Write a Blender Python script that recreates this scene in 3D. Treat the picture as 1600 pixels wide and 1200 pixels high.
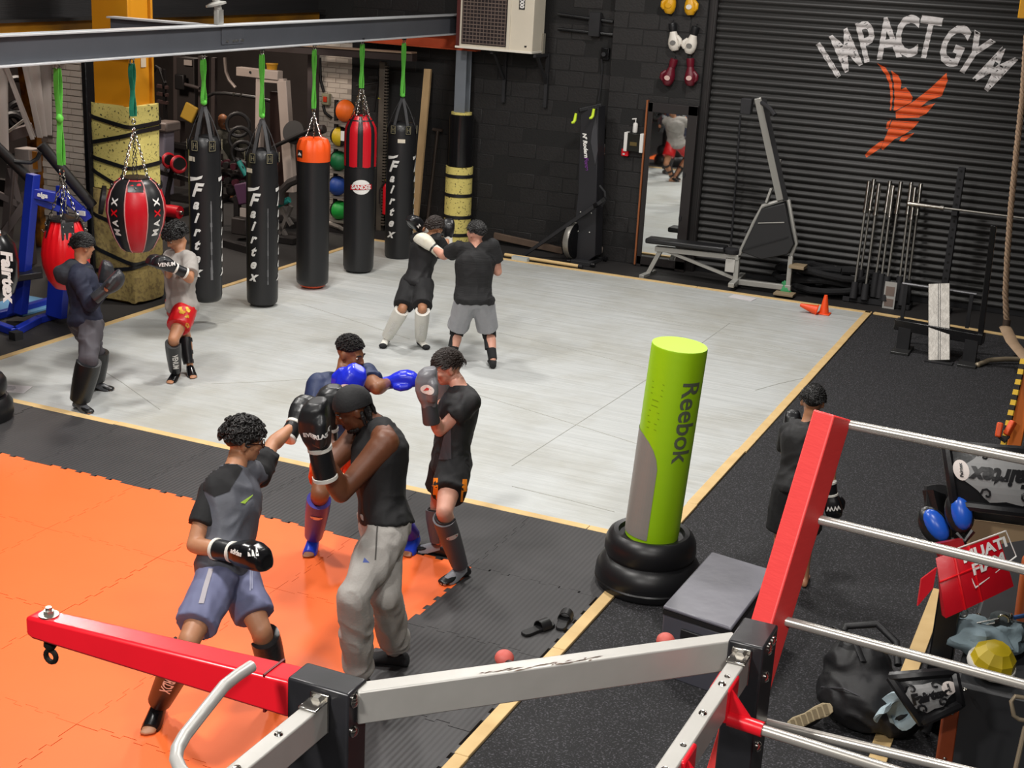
import bpy, bmesh, math, random
from mathutils import Vector, Matrix, noise
random.seed(7)
SC = bpy.context.scene
COL = SC.collection
for o in list(bpy.data.objects): bpy.data.objects.remove(o)
V = Vector
TMP = bpy.data.scenes.new('workbench')      # scratch scene for lettering and fused meshes, removed at the end
def evald(o):
    TMP.collection.objects.link(o); vl = TMP.view_layers[0]
    with bpy.context.temp_override(scene=TMP, view_layer=vl):
        vl.update(); dg = bpy.context.evaluated_depsgraph_get(); return o.evaluated_get(dg)
# ------------------------------------------------------------------ camera
CAMH = 4.2; FPX = 2197.0
PITCH, ROLL, YAW = .30092, -.05367, -.40863
_f = V((math.sin(YAW)*math.cos(PITCH), math.cos(YAW)*math.cos(PITCH), -math.sin(PITCH)))
_r0 = V((math.cos(YAW), -math.sin(YAW), 0)); _d0 = _f.cross(_r0)
_r = _r0*math.cos(ROLL)+_d0*math.sin(ROLL); _d = _d0*math.cos(ROLL)-_r0*math.sin(ROLL)
CAM = V((0, 0, CAMH))
cd = bpy.data.cameras.new('camera'); co = bpy.data.objects.new('camera', cd); COL.objects.link(co)
cd.sensor_fit = 'HORIZONTAL'; cd.sensor_width = 36; cd.lens = FPX*36/1600; cd.clip_start = .05; cd.clip_end = 200
co.matrix_world = Matrix(((_r.x, -_d.x, -_f.x, 0), (_r.y, -_d.y, -_f.y, 0), (_r.z, -_d.z, -_f.z, CAMH), (0, 0, 0, 1)))
SC.camera = co
# survey helpers: turn a sight line into a point on a known plane of the hall
def ray(px, py): return _r*((px-800)/FPX)+_d*((py-600)/FPX)+_f
def G(px, py, z=0.):
    d = ray(px, py); return CAM+d*((z-CAMH)/d.z)
def onX(px, py, x): d = ray(px, py); return CAM+d*(x/d.x)
def onY(px, py, y): d = ray(px, py); return CAM+d*(y/d.y)
def dep(px, py, t): return CAM+ray(px, py)*t
# ------------------------------------------------------------------ world, lamps, exposure
w = bpy.data.worlds.new('hall_air'); SC.world = w; w.use_nodes = True
w.node_tree.nodes['Background'].inputs[0].default_value = (.95, .97, 1, 1)
w.node_tree.nodes['Background'].inputs[1].default_value = .10
SC.view_settings.view_transform = 'Standard'; SC.view_settings.look = 'None'
SC.view_settings.gamma = 1; SC.view_settings.exposure = -.75; SC.view_settings.use_curve_mapping = False
def lamp(loc, size, power, col=(1, .965, .92), sy=None):
    l = bpy.data.lights.new('ceiling_lamp', 'AREA'); l.shape = 'RECTANGLE'; l.size = size; l.size_y = sy or size
    l.energy = power; l.color = col
    o = bpy.data.objects.new('ceiling_lamp', l); COL.objects.link(o); o.location = loc
    return o
LAMPS = [((-8.2, 8.6, 6.3), 300), ((-8.6, 13.6, 6.3), 320), ((-4.6, 10.6, 6.3), 420), ((-4.0, 15.6, 6.3), 330),
         ((-5.2, 5.2, 6.3), 430), ((-1.2, 11.0, 6.3), 110), ((-0.8, 4.6, 6.3), 220), ((-2.6, -.6, 5.9), 620), ((1.2, -.8, 5.9), 420)]
for p, e in LAMPS: lamp(p, .55, e)
for p, e in [((-13.6, 15.2, 4.6), 330), ((-13.8, 19.6, 4.6), 330)]: lamp(p, 1.0, e, (1, .86, .74))
# ------------------------------------------------------------------ materials
def lin(c):
    if isinstance(c, str): c = tuple(int(c[i:i+2], 16)/255 for i in (0, 2, 4))
    return tuple((x/12.92 if x <= .04045 else ((x+.055)/1.055)**2.4) for x in c)
MATS = {}
def mat(name, c, rough=.6, metal=0., var=0., vscale=8., bump=0., bscale=60., c2=None, coat=0., stretch=None, spec=.5, detail=4.):
    """plain procedural surface: base colour, noise variation towards c2, noise bump"""
    if name in MATS: return MATS[name]
    m = bpy.data.materials.new(name); m.use_nodes = True; MATS[name] = m
    nt = m.node_tree; b = nt.nodes['Principled BSDF']
    b.inputs['Roughness'].default_value = rough; b.inputs['Metallic'].default_value = metal
    b.inputs['Specular IOR Level'].default_value = spec; b.inputs['Coat Weight'].default_value = coat
    col = lin(c); b.inputs['Base Color'].default_value = (*col, 1)
    def coords():
        tc = nt.nodes.new('ShaderNodeTexCoord'); out = tc.outputs['Object']
        if stretch:
            mp = nt.nodes.new('ShaderNodeMapping'); mp.inputs['Scale'].default_value = stretch
            nt.links.new(out, mp.inputs[0]); out = mp.outputs[0]
        return out
    if var or bump: cs = coords()
    if var:
        n = nt.nodes.new('ShaderNodeTexNoise'); n.inputs['Scale'].default_value = vscale; n.inputs['Detail'].default_value = detail
        nt.links.new(cs, n.inputs['Vector'])
        r = nt.nodes.new('ShaderNodeValToRGB'); e = r.color_ramp.elements
        k = lin(c2) if c2 else tuple(x*.5 for x in col)
        e[0].position = .5-.25*1; e[1].position = .5+.22
        e[0].color = (*[a*(1-var)+bb*var for a, bb in zip(col, k)], 1); e[1].color = (*col, 1)
        nt.links.new(n.outputs['Fac'], r.inputs[0]); nt.links.new(r.outputs[0], b.inputs['Base Color'])
    if bump:
        n = nt.nodes.new('ShaderNodeTexNoise'); n.inputs['Scale'].default_value = bscale; n.inputs['Detail'].default_value = 3
        nt.links.new(cs, n.inputs['Vector'])
        bp = nt.nodes.new('ShaderNodeBump'); bp.inputs['Strength'].default_value = bump; bp.inputs['Distance'].default_value = .01
        nt.links.new(n.outputs['Fac'], bp.inputs['Height']); nt.links.new(bp.outputs[0], b.inputs['Normal'])
    return m
def speckle(name, c, c2, scale, lo, hi, rough=.8, bump=.2, smooth=False):
    """base colour with scattered flecks of a second colour (rubber crumb, chip foam)"""
    if name in MATS: return MATS[name]
    m = bpy.data.materials.new(name); m.use_nodes = True; MATS[name] = m
    nt = m.node_tree; b = nt.nodes['Principled BSDF']; b.inputs['Roughness'].default_value = rough
    tc = nt.nodes.new('ShaderNodeTexCoord'); n = nt.nodes.new('ShaderNodeTexNoise')
    n.inputs['Scale'].default_value = scale; n.inputs['Detail'].default_value = 2
    nt.links.new(tc.outputs['Object'], n.inputs['Vector'])
    r = nt.nodes.new('ShaderNodeValToRGB'); e = r.color_ramp.elements
    e[0].position = lo; e[1].position = hi; e[0].color = (*lin(c), 1); e[1].color = (*lin(c2), 1)
    nt.links.new(n.outputs['Fac'], r.inputs[0]); nt.links.new(r.outputs[0], b.inputs['Base Color'])
    bp = nt.nodes.new('ShaderNodeBump'); bp.inputs['Strength'].default_value = bump; bp.inputs['Distance'].default_value = .01
    nt.links.new(n.outputs['Fac'], bp.inputs['Height']); nt.links.new(bp.outputs[0], b.inputs['Normal'])
    return m
black_vinyl = mat('black_vinyl', '1b1b1d', .38, bump=.12, bscale=25)
black_matt = mat('black_matt', '17171a', .75, var=.5, vscale=6, c2='28272a')
black_gloss = mat('black_gloss', '121214', .22)
black_leather = mat('black_leather', '191a1c', .35, bump=.15, bscale=40)
black_cloth = mat('black_cloth', '131315', .85, var=.4, vscale=12, c2='1d1d20', bump=.2, bscale=30)
white_print = mat('white_print', 'e4e2de', .5)
white_soft = mat('white_soft', 'd9d7cf', .5, bump=.1, bscale=30)
chrome = mat('chrome', 'c4c0b9', .2, 1.)
steel = mat('steel', 'b4b2ac', .38, 1., bump=.05, bscale=20)
silver_paint = mat('silver_paint', 'a8a7a2', .42, .35, var=.25, vscale=14, c2='9a9892')
dark_steel = mat('dark_steel', '2a2a2c', .45, .5)
grey_steel = mat('grey_steel', '565960', .5, .1, var=.35, vscale=3, c2='45484e', bump=.05, bscale=15)
red_paint = mat('red_paint', 'd81826', .28, var=.25, vscale=9, c2='c01420', bump=.04, bscale=25)
red_worn = mat('red_worn', 'ec4644', .45, var=.3, vscale=14, c2='d83638', stretch=(1, 1, 6), bump=.05, bscale=30)
red_vinyl = mat('red_vinyl', 'c01020', .36, bump=.12, bscale=18)
red_bright = mat('red_bright', 'd8121c', .33, bump=.12, bscale=18)
blue_paint = mat('blue_paint', '1a2f9c', .35, var=.2, vscale=6)
amber_paint = mat('amber_paint', 'c9850f', .5, var=.35, vscale=3, c2='a66a08', stretch=(1, 1, .3))
pine = mat('pine', 'dcbd86', .65, var=.5, vscale=7, c2='c19b62', stretch=(1, 1, 1), bump=.1, bscale=60)
green_strap = mat('green_strap', '5fbf45', .7, bump=.2, bscale=120)
teal_strap = mat('teal_strap', '1e7d62', .7, bump=.2, bscale=120)
orange_vinyl = mat('orange_vinyl', 'f0561a', .4, bump=.12, bscale=18)
orange_plastic = mat('orange_plastic', 'f2501a', .45)
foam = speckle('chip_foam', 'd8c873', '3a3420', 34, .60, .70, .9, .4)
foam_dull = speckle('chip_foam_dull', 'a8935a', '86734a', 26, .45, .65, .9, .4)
wht_brick = mat('white_brick', 'c9bcae', .8, var=.4, vscale=8, c2='a99a8c', bump=.4, bscale=40)
blk_block = mat('black_block', '1b1919', .6, var=.45, vscale=5, c2='131212', bump=.35, bscale=35)
blk_mortar = mat('black_mortar', '121111', .8, bump=.3, bscale=50)
mirror_glass = mat('mirror_glass', 'e6e8e6', .02, 1.)
dark_rubber = mat('dark_rubber', '1c1a1a', .7, var=.5, vscale=2, c2='282423', bump=.15, bscale=40)
# ------------------------------------------------------------------ mesh builder
ORG = {}
def frame(d, up=V((0, 0, 1))):
    d = V(d).normalized(); up = V(up)
    if abs(d.dot(up.normalized())) > .985: up = V((0, 1, 0)) if abs(d.y) < .9 else V((1, 0, 0))
    x = up.cross(d).normalized(); y = d.cross(x).normalized(); return x, y, d
class MB:
    def __init__(s): s.v = []; s.f = []; s.m = []
    def _add(s, vs, fs, mi=0):
        n = len(s.v); s.v += [V(p) for p in vs]
        s.f += [tuple(i+n for i in f) for f in fs]; s.m += [mi]*len(fs); return s
    def hexa(s, p, mi=0):   # 8 points: bottom ring 0-3, top ring 4-7
        return s._add(p, [(3, 2, 1, 0), (4, 5, 6, 7), (0, 1, 5, 4), (1, 2, 6, 5), (2, 3, 7, 6), (3, 0, 4, 7)], mi)
    def box(s, c, d, R=None, mi=0):
        c = V(c); hx, hy, hz = d[0]/2, d[1]/2, d[2]/2
        ps = [V(q) for q in ((-hx, -hy, -hz), (hx, -hy, -hz), (hx, hy, -hz), (-hx, hy, -hz), (-hx, -hy, hz), (hx, -hy, hz), (hx, hy, hz), (-hx, hy, hz))]
        if R is not None: ps = [R @ q for q in ps]
        return s.hexa([c+q for q in ps], mi)
    def bar(s, a, b, w, h, up=(0, 0, 1), mi=0):
        a = V(a); b = V(b); x, y, d = frame(b-a, up)
        r = [x*(-w/2)-y*(h/2), x*(w/2)-y*(h/2), x*(w/2)+y*(h/2), x*(-w/2)+y*(h/2)]
        return s.hexa([a+q for q in r]+[b+q for q in r], mi)
    def loft(s, rings, cap=True, mi=0, closed=False):
        n = len(rings[0]); vs = [p for r in rings for p in r]; fs = []
        m = len(rings)
        for i in range(m if closed else m-1):
            j = (i+1) % m
            for k in range(n):
                l = (k+1) % n; fs.append((i*n+k, i*n+l, j*n+l, j*n+k))
        if cap and not closed:
            fs.append(tuple(range(n-1, -1, -1))); fs.append(tuple((m-1)*n+k for k in range(n)))
        return s._add(vs, fs, mi)
    def cyl(s, a, b, r0, r1=None, n=12, cap=True, mi=0):
        a = V(a); b = V(b); r1 = r0 if r1 is None else r1; x, y, d = frame(b-a)
        cs = [(math.cos(2*math.pi*k/n), math.sin(2*math.pi*k/n)) for k in range(n)]
        return s.loft([[a+(x*c+y*t)*r0 for c, t in cs], [b+(x*c+y*t)*r1 for c, t in cs]], cap, mi)
    def tube(s, pts, r, n=8, closed=False, mi=0, cap=True, up=None, flat=None):
        pts = [V(p) for p in pts]; m = len(pts); rings = []; px = None
        for i in range(m):
            if closed: d = pts[(i+1) % m]-pts[i-1]
            else: d = pts[min(i+1, m-1)]-pts[max(i-1, 0)]
            d.normalize()
            if px is None: x, y, _ = frame(d, up or (0, 0, 1))
            else:
                x = px-d*px.dot(d); x.normalize(); y = d.cross(x)
            px = x; rr = r[i] if isinstance(r, (list, tuple)) else r
            fy = flat if flat else 1
            rings.append([pts[i]+x*(math.cos(2*math.pi*k/n)*rr)+y*(math.sin(2*math.pi*k/n)*rr*fy) for k in range(n)])
        return s.loft(rings, cap, mi, closed)
    def lathe(s, prof, o=(0, 0, 0), axis=(0, 0, 1), n=20, mi=0, cap=True, up=(0, 0, 1)):
        o = V(o); x, y, d = frame(axis, up)
        rings = [[o+d*z+(x*math.cos(2*math.pi*k/n)+y*math.sin(2*math.pi*k/n))*max(r, .0005) for k in range(n)] for r, z in prof]
        return s.loft(rings, cap, mi)
    def ell(s, c, r, R=None, n=12, m=8, mi=0):
        c = V(c); vs = [V((0, 0, -r[2]))]; fs = []
        for i in range(1, m):
            a = -math.pi/2+math.pi*i/m
            for k in range(n):
                t = 2*math.pi*k/n; vs.append(V((r[0]*math.cos(a)*math.cos(t), r[1]*math.cos(a)*math.sin(t), r[2]*math.sin(a))))
        vs.append(V((0, 0, r[2])))
        for k in range(n): fs.append((0, 1+(k+1) % n, 1+k))
        for i in range(m-2):
            for k in range(n): fs.append((1+i*n+k, 1+i*n+(k+1) % n, 1+(i+1)*n+(k+1) % n, 1+(i+1)*n+k))
        b = 1+(m-2)*n
        for k in range(n): fs.append((b+k, b+(k+1) % n, len(vs)-1))
        if R is not None: vs = [R @ q for q in vs]
        return s._add([c+q for q in vs], fs, mi)
    def prism(s, poly, o, ux, uy, t, mi=0):   # flat outline poly (2D) extruded by t along ux x uy
        o = V(o); ux = V(ux); uy = V(uy); nn = ux.cross(uy).normalized(); n = len(poly)
        a = [o+ux*x+uy*y for x, y in poly]; b = [p+nn*t for p in a]
        fs = [tuple(range(n-1, -1, -1)), tuple(range(n, 2*n))]+[(i, (i+1) % n, n+(i+1) % n, n+i) for i in range(n)]
        return s._add(a+b, fs, mi)
    def torus(s, c, R_, r, axis=(0, 0, 1), n=20, k=8, mi=0):
        x, y, d = frame(axis); c = V(c)
        return s.tube([c+(x*math.cos(2*math.pi*i/n)+y*math.sin(2*math.pi*i/n))*R_ for i in range(n)], r, k, True, mi)
    def build(s, name, mats, parent=None, ang=40, bevel=0., org=None, segs=2, solid=0.):
        me = bpy.data.meshes.new(name)
        if parent is not None: o0 = ORG[parent]
        elif org is not None: o0 = V(org)
        else:
            xs = [p.x for p in s.v]; ys = [p.y for p in s.v]; zs = [p.z for p in s.v]
            o0 = V(((min(xs)+max(xs))/2, (min(ys)+max(ys))/2, min(zs)))
        me.from_pydata([p-o0 for p in s.v], [], s.f)
        for mt in (mats if isinstance(mats, (list, tuple)) else [mats]): me.materials.append(mt)
        me.polygons.foreach_set('material_index', s.m)
        bm = bmesh.new(); bm.from_mesh(me); bmesh.ops.recalc_face_normals(bm, faces=bm.faces); bm.to_mesh(me); bm.free()
        o = bpy.data.objects.new(name, me); COL.objects.link(o); ORG[o] = o0
        if parent is not None: o.parent = parent
        else: o.location = o0
        if ang:
            me.polygons.foreach_set('use_smooth', [True]*len(me.polygons))
            me.set_sharp_from_angle(angle=math.radians(ang))
        if bevel:
            b = o.modifiers.new('bevel', 'BEVEL'); b.width = bevel; b.segments = segs; b.limit_method = 'ANGLE'; b.angle_limit = math.radians(50)
        return o
def tag(o, label=None, cat=None, group=None, kind=None):
    if label: o['label'] = label
    if cat: o['category'] = cat
    if group: o['group'] = group
    if kind: o['kind'] = kind
    return o
def thing(name, loc, label, cat, group=None, kind=None):
    o = bpy.data.objects.new(name, None); COL.objects.link(o); o.location = V(loc); ORG[o] = V(loc); o.empty_display_size = .1
    return tag(o, label, cat, group, kind)
def part(fn, name, mats, parent, **k):
    m = MB(); fn(m); return m.build(name, mats, parent, **k)
def linkcopy(o, name, parent, loc):   # another piece that shares the mesh; loc in world
    c = bpy.data.objects.new(name, o.data); COL.objects.link(c); c.parent = parent
    c.location = V(loc)-(ORG[parent] if parent is not None else V((0, 0, 0))); return c
def circ(n, r, a0=0): return [(r*math.cos(a0+2*math.pi*i/n), r*math.sin(a0+2*math.pi*i/n)) for i in range(n)]
# lettering: filled 2D outline of a text, cut by a grid and mapped on to a surface
def letters(txt, size=1., weight=0., shear=0., cut=None, space=1.):
    cu = bpy.data.curves.new('t', 'FONT'); cu.body = txt; cu.size = size; cu.offset = weight; cu.shear = shear
    cu.align_x = 'CENTER'; cu.align_y = 'CENTER'; cu.resolution_u = 3; cu.fill_mode = 'FRONT'; cu.space_character = space
    ob = bpy.data.objects.new('t', cu)
    me = evald(ob).to_mesh()
    bm = bmesh.new(); bm.from_mesh(me); ob.to_mesh_clear()
    bpy.data.objects.remove(ob); bpy.data.curves.remove(cu)
    return cutgrid(bm, cut)
def cutgrid(bm, cut):
    if cut:
        for ax, step in ((0, cut[0]), (1, cut[1])):
            if not step: continue
            cs = [v.co[ax] for v in bm.verts]; lo, hi = min(cs), max(cs); x = math.floor(lo/step)*step
            while x < hi:
                nrm = V((1, 0, 0)) if ax == 0 else V((0, 1, 0))
                bmesh.ops.bisect_plane(bm, geom=bm.verts[:]+bm.edges[:]+bm.faces[:], plane_co=nrm*x, plane_no=nrm); x += step
    vs = [v.co.copy() for v in bm.verts]; idx = {v: i for i, v in enumerate(bm.verts)}
    fs = [tuple(idx[v] for v in f.verts) for f in bm.faces]; bm.free(); return vs, fs
def poly2(outlines, cut=None):
    bm = bmesh.new()
    for o in outlines:
        bm.faces.new([bm.verts.new((x, y, 0)) for x, y in o])
    bmesh.ops.triangulate(bm, faces=bm.faces[:]); return cutgrid(bm, cut)
def mapped(data, fn, name, material, parent, mb=None):
    vs, fs = data; m = mb or MB(); m._add([fn(p.x, p.y) for p in vs], fs)
    if mb is None: return m.build(name, material, parent, ang=60)
def on_plane(o, ux, uy, lift=.002):
    o = V(o); ux = V(ux).normalized(); uy = V(uy).normalized(); n = ux.cross(uy).normalized()
    return lambda x, y: o+ux*x+uy*y+n*lift
# ================================================================== THE HALL
YW = 18.75                       # far wall plane
MX0, MX1, MY0, MY1 = -10.04, -2.80, 9.34, 17.70   # canvas mat
def struct(fn, name, m, **k):
    b = MB(); fn(b); o = b.build(name, m, **k); tag(o, kind='structure'); return o
struct(lambda b: b.box((-7, 11, -.10), (28, 30, .2)), 'floor', dark_rubber, ang=0)
struct(lambda b: b.box((-7, 11, 7.1), (28, 30, .2)), 'ceiling', mat('ceiling_board', '2c2a28', .8, var=.4, vscale=2), ang=0)
wall_dark = mat('wall_dark', '1d1b1b', .7, var=.5, vscale=2, c2='121111', bump=.2, bscale=14)
bay_wall = mat('bay_wall', '4a423f', .8, var=.5, vscale=3, c2='352e2c', bump=.2, bscale=20)
struct(lambda b: b.box((7, 11, 3.5), (.2, 30, 7)), 'wall_right', wall_dark, ang=0)
struct(lambda b: b.box((-7, -4, 3.5), (28, .2, 7)), 'wall_near', wall_dark, ang=0)
wl = struct(lambda b: b.box((-19.5, 10, 3.5), (.2, 28, 7)), 'wall_left', bay_wall, ang=0)
struct(lambda b: b.box((-15.6, 24.1, 3.5), (7.8, .2, 7)), 'wall_bay', bay_wall, ang=0)
# far wall: backing with courses of black painted concrete block, a pilaster and the white brick end
wf = struct(lambda b: (b.box((-8.25, YW+.118, 3.5), (5.5, .3, 7)), b.box((-4.55, YW+.45, 5.6), (23, .3, 3))), 'wall_far', blk_mortar, ang=0)
bm_ = MB(); bm_.box((0, 0, .1), (.432, .07, .205)); blk = bm_.build('block', blk_block, wf, bevel=.006, segs=1)
blk.location = V((-50, 0, 0)); first = True
def put_block(src, name, parent, loc):
    o = linkcopy(src, name, parent, loc)
    b = o.modifiers.new('bevel', 'BEVEL'); b.width = .006; b.segments = 1; b.limit_method = 'ANGLE'
    return o
def brick_mesh(name, L, H, m, parent, jit=0):
    b = MB(); b.box((0, 0, 0), (L, .07, H)); o = b.build(name, m, None, bevel=.006, segs=1, org=(0, 0, 0)); return o.data, o
bd, bo = brick_mesh('block', .430, .205, blk_block, wf); bpy.data.objects.remove(bo)
bpy.data.objects.remove(blk)
hd, ho = brick_mesh('block', .207, .205, blk_block, wf); bpy.data.objects.remove(ho)
def pieces(data, name, parent, locs, bev=.006):
    for p in locs:
        c = bpy.data.objects.new(name, data); COL.objects.link(c); c.parent = parent; c.location = V(p)-ORG[parent]
        if bev:
            m = c.modifiers.new('bevel', 'BEVEL'); m.width = bev; m.segments = 1; m.limit_method = 'ANGLE'
full, half = [], []
for r in range(19):
    z = .11+r*.215; off = .22*(r % 2)
    x = -11.0+.215+off
    if off: half.append((-10.89, YW+random.uniform(0, .004), z))
    while x < -6.9:
        full.append((x, YW+random.uniform(-.003, .005), z)); x += .44
    # pilaster, 12 cm proud: x -6.84 .. -5.50
    for k in range(3):
        xx = -6.62+k*.44+(.22 if r % 2 else 0)
        if k < 2 or r % 2 == 0: full.append((xx, YW-.12+random.uniform(-.003, .004), z))
    if r % 2: half += [(-6.73, YW-.12, z), (-5.63, YW-.12, z)]
pieces(bd, 'block', wf, full); pieces(hd, 'block', wf, half)
part(lambda b: b.box((-6.17, YW-.087, 2.2), (1.30, .13, 4.4)), 'pilaster_core', blk_mortar, wf, ang=0)
# white painted brick end of the far wall
struct(lambda b: b.box((-11.355, YW+.112, 4.9), (.71, .28, 4.2)), 'wall_header', blk_mortar, ang=0)
wb = struct(lambda b: b.box((-11.355, YW+.112, 1.4), (.71, .28, 2.8)), 'wall_brick', mat('pale_mortar', '9b8f84', .9), ang=0)
br, bro = brick_mesh('brick', .205, .064, wht_brick, wb); bpy.data.objects.remove(bro)
locs = []
for r in range(37):
    z = .05+r*.0745
    for k in range(3 if r % 2 else 3): locs.append((-11.60+k*.215+(.07 if r % 2 else 0), YW+random.uniform(-.004, .006), z))
pieces(br, 'brick', wb, locs, 0)
# white brick pier with its black plastic side, left
pa = struct(lambda b: b.box((-11.83, 13.75, 1.47), (.66, .8, 2.94)), 'wall_pier', mat('pale_mortar', '9b8f84', .9), ang=0)
locs = []
for r in range(39):
    z = .05+r*.0745
    for k in range(3): locs.append((-12.05+k*.215+(.06 if r % 2 else 0), 13.362+random.uniform(-.004, .006), z))
pieces(br, 'brick', pa, locs, 0)
blk_wrap = mat('black_wrap', '121214', .3, bump=.5, bscale=9, stretch=(1, 1, 2.5))
part(lambda b: b.box((-11.46, 13.75, 1.46), (.07, .86, 2.92)), 'plastic_wrap', blk_wrap, pa, bevel=.01)
# upper part of the left side: wall above the openings with an amber crane girder under it
struct(lambda b: b.box((-11.75, 12, 5.2), (.3, 26, 4.1)), 'wall_upper', mat('upper_boards', '1e1c1d', .7, var=.6, vscale=2, c2='121111', stretch=(1, .4, 6), bump=.3, bscale=12), ang=0)
gird = thing('crane_girder', (-11.55, 13, 3.0), 'amber painted girder with black patches above the left openings', 'girder')
part(lambda b: b.box((-11.55, 12.3, 3.055), (.10, 12.6, .16)), 'web', mat('amber_patchy', 'c08312', .6, var=1., vscale=1.2, c2='1a1614', stretch=(1, .7, 2)), gird, bevel=.01)
part(lambda b: (b.box((-11.5, 12.3, 3.15), (.2, 12.6, .03)), b.box((-11.5, 12.3, 2.965), (.2, 12.6, .03))), 'flange', mat('girder_black', '1a1716', .6), gird)
struct(lambda b: b.box((-11.75, 21.5, 1.8), (.2, 5.2, 3.6)), 'wall_return', bay_wall, ang=0)
# ---- floor finishes
crumb = speckle('rubber_crumb', '1b1b1d', '56545a', 85, .54, .74, .85, .4)
struct(lambda b: b.box((2.0, 7.35, -.004), (9.5, 20.6, .02)), 'floor_crumb', crumb, ang=0)
def canvas_mat():
    m = bpy.data.materials.new('grey_canvas'); m.use_nodes = True; nt = m.node_tree; b = nt.nodes['Principled BSDF']
    b.inputs['Roughness'].default_value = .5; L = nt.links.new
    tc = nt.nodes.new('ShaderNodeTexCoord')
    n0 = nt.nodes.new('ShaderNodeTexNoise'); n0.inputs['Scale'].default_value = .55; n0.inputs['Detail'].default_value = 5; n0.inputs['Roughness'].default_value = .65
    L(tc.outputs['Object'], n0.inputs['Vector'])
    r = nt.nodes.new('ShaderNodeValToRGB'); e = r.color_ramp.elements
    e[0].position = .33; e[0].color = (*lin('aaaaa3'), 1); e[1].position = .56; e[1].color = (*lin('bcbfbe'), 1)
    L(n0.outputs['Fac'], r.inputs[0]); L(r.outputs[0], b.inputs['Base Color'])
    prev = None
    for sc, ang, st, dist in (((.5, 5), .25, .35, .02), ((.45, 4), -.5, .25, .02), ((1, 9), 1.1, .14, .01)):
        mp = nt.nodes.new('ShaderNodeMapping'); mp.inputs['Rotation'].default_value = (0, 0, ang); mp.inputs['Scale'].default_value = (sc[0], sc[1], 1)
        L(tc.outputs['Object'], mp.inputs[0]); nn = nt.nodes.new('ShaderNodeTexNoise'); nn.inputs['Scale'].default_value = 1.6; nn.inputs['Detail'].default_value = 4
        L(mp.outputs[0], nn.inputs['Vector']); bp = nt.nodes.new('ShaderNodeBump'); bp.inputs['Strength'].default_value = st; bp.inputs['Distance'].default_value = dist*2.5
        L(nn.outputs['Fac'], bp.inputs['Height'])
        if prev: L(prev.outputs[0], bp.inputs['Normal'])
        prev = bp
    L(prev.outputs[0], b.inputs['Normal']); return m
cv = thing('canvas_mat', (-6.4, 13.5, 0), 'large light grey canvas training mat inside the pine border', 'mat')
part(lambda b: b.box(((MX0+MX1)/2, (MY0+MY1)/2, .006), (MX1-MX0, MY1-MY0, .012)), 'canvas', canvas_mat(), cv, ang=0)
seam = mat('canvas_seam', 'a4a59f', .7)
def seamline(a, b):
    part(lambda m: m.tube([a, V(a).lerp(V(b), .5)+V((random.uniform(-.03, .03), random.uniform(-.03, .03), 0)), b], .0045, 5), 'crease', seam, cv)
for a, b in (((800, 728), (1015, 590)), ((1015, 590), (1140, 505)), ((780, 520), (1010, 575)), ((690, 600), (1000, 695)), ((1105, 515), (1290, 560)), ((1180, 610), (1260, 590)), ((470, 475), (640, 530)), ((900, 470), (1130, 520)), ((800, 760), (960, 800)), ((330, 600), (520, 590)), ((130, 560), (250, 640))):
    seamline(G(*a, .012), G(*b, .012))
# interlocking foam tiles
TS = .98
def tile_outline(w, h, g=.0035, n=13, d=.028):
    pts = []
    def edge(a, b, nn):
        ax = V((b[0]-a[0], b[1]-a[1], 0)); L = ax.length; u = ax/L; nrm = V((-u.y, u.x, 0)); out = []
        step = L/n
        for i in range(n):
            s0, s1 = i*step, (i+1)*step; o = nn if i % 2 == 0 and 0 < i < n-1 else 0
            fl = .007 if o else -.007
            out += [(s0-(fl if 0 < i else 0), o), (s1+(fl if i < n-1 else 0), o)]
        return [V((a[0], a[1], 0))+u*s+nrm*o for s, o in out]
    x0, x1, y0, y1 = -w/2+g/2, w/2-g/2, -h/2+g/2, h/2-g/2
    pts += edge((x0, y0), (x1, y0), d)[:-1]; pts += edge((x1, y0), (x1, y1), -d)[:-1]
    pts += edge((x1, y1), (x0, y1), -d)[:-1]; pts += edge((x0, y1), (x0, y0), d)[:-1]
    return [(p.x, p.y) for p in pts]
def ribbed(name, c, c2):
    m = mat(name, c, .55, var=.5, vscale=3.5, c2=c2); nt = m.node_tree; b = nt.nodes['Principled BSDF']
    tc = nt.nodes.new('ShaderNodeTexCoord'); wv = nt.nodes.new('ShaderNodeTexWave'); wv.bands_direction = 'X'; wv.inputs['Scale'].default_value = 9
    nt.links.new(tc.outputs['Object'], wv.inputs['Vector']); bp = nt.nodes.new('ShaderNodeBump'); bp.inputs['Strength'].default_value = .25; bp.inputs['Distance'].default_value = .006
    nt.links.new(wv.outputs['Fac'], bp.inputs['Height']); nt.links.new(bp.outputs[0], b.inputs['Normal']); return m
or_tile = mat('orange_foam', 'f87032', .5, var=.25, vscale=2.2, c2='f26428', bump=.06, bscale=50)
bk_tile = ribbed('black_foam', '353435', '413f40')
def tiles(name, m, xs, ys, w, h, z, label):
    t = thing(name, (xs[0], ys[0], 0), label, 'mat')
    tb = MB(); tb.prism(tile_outline(w, h), (0, 0, 0), (1, 0, 0), (0, 1, 0), .02)
    o = tb.build('tile', m, None, ang=0, org=(0, 0, 0)); data = o.data; bpy.data.objects.remove(o)
    bm = bmesh.new(); bm.from_mesh(data); bmesh.ops.triangulate(bm, faces=[f for f in bm.faces if len(f.verts) > 4]); bm.to_mesh(data); bm.free()
    for x in xs:
        for y in ys:
            c = bpy.data.objects.new('tile', data); COL.objects.link(c); c.parent = t; c.location = V((x, y, z+random.uniform(-.001, .001)))-ORG[t]
    return t
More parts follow.
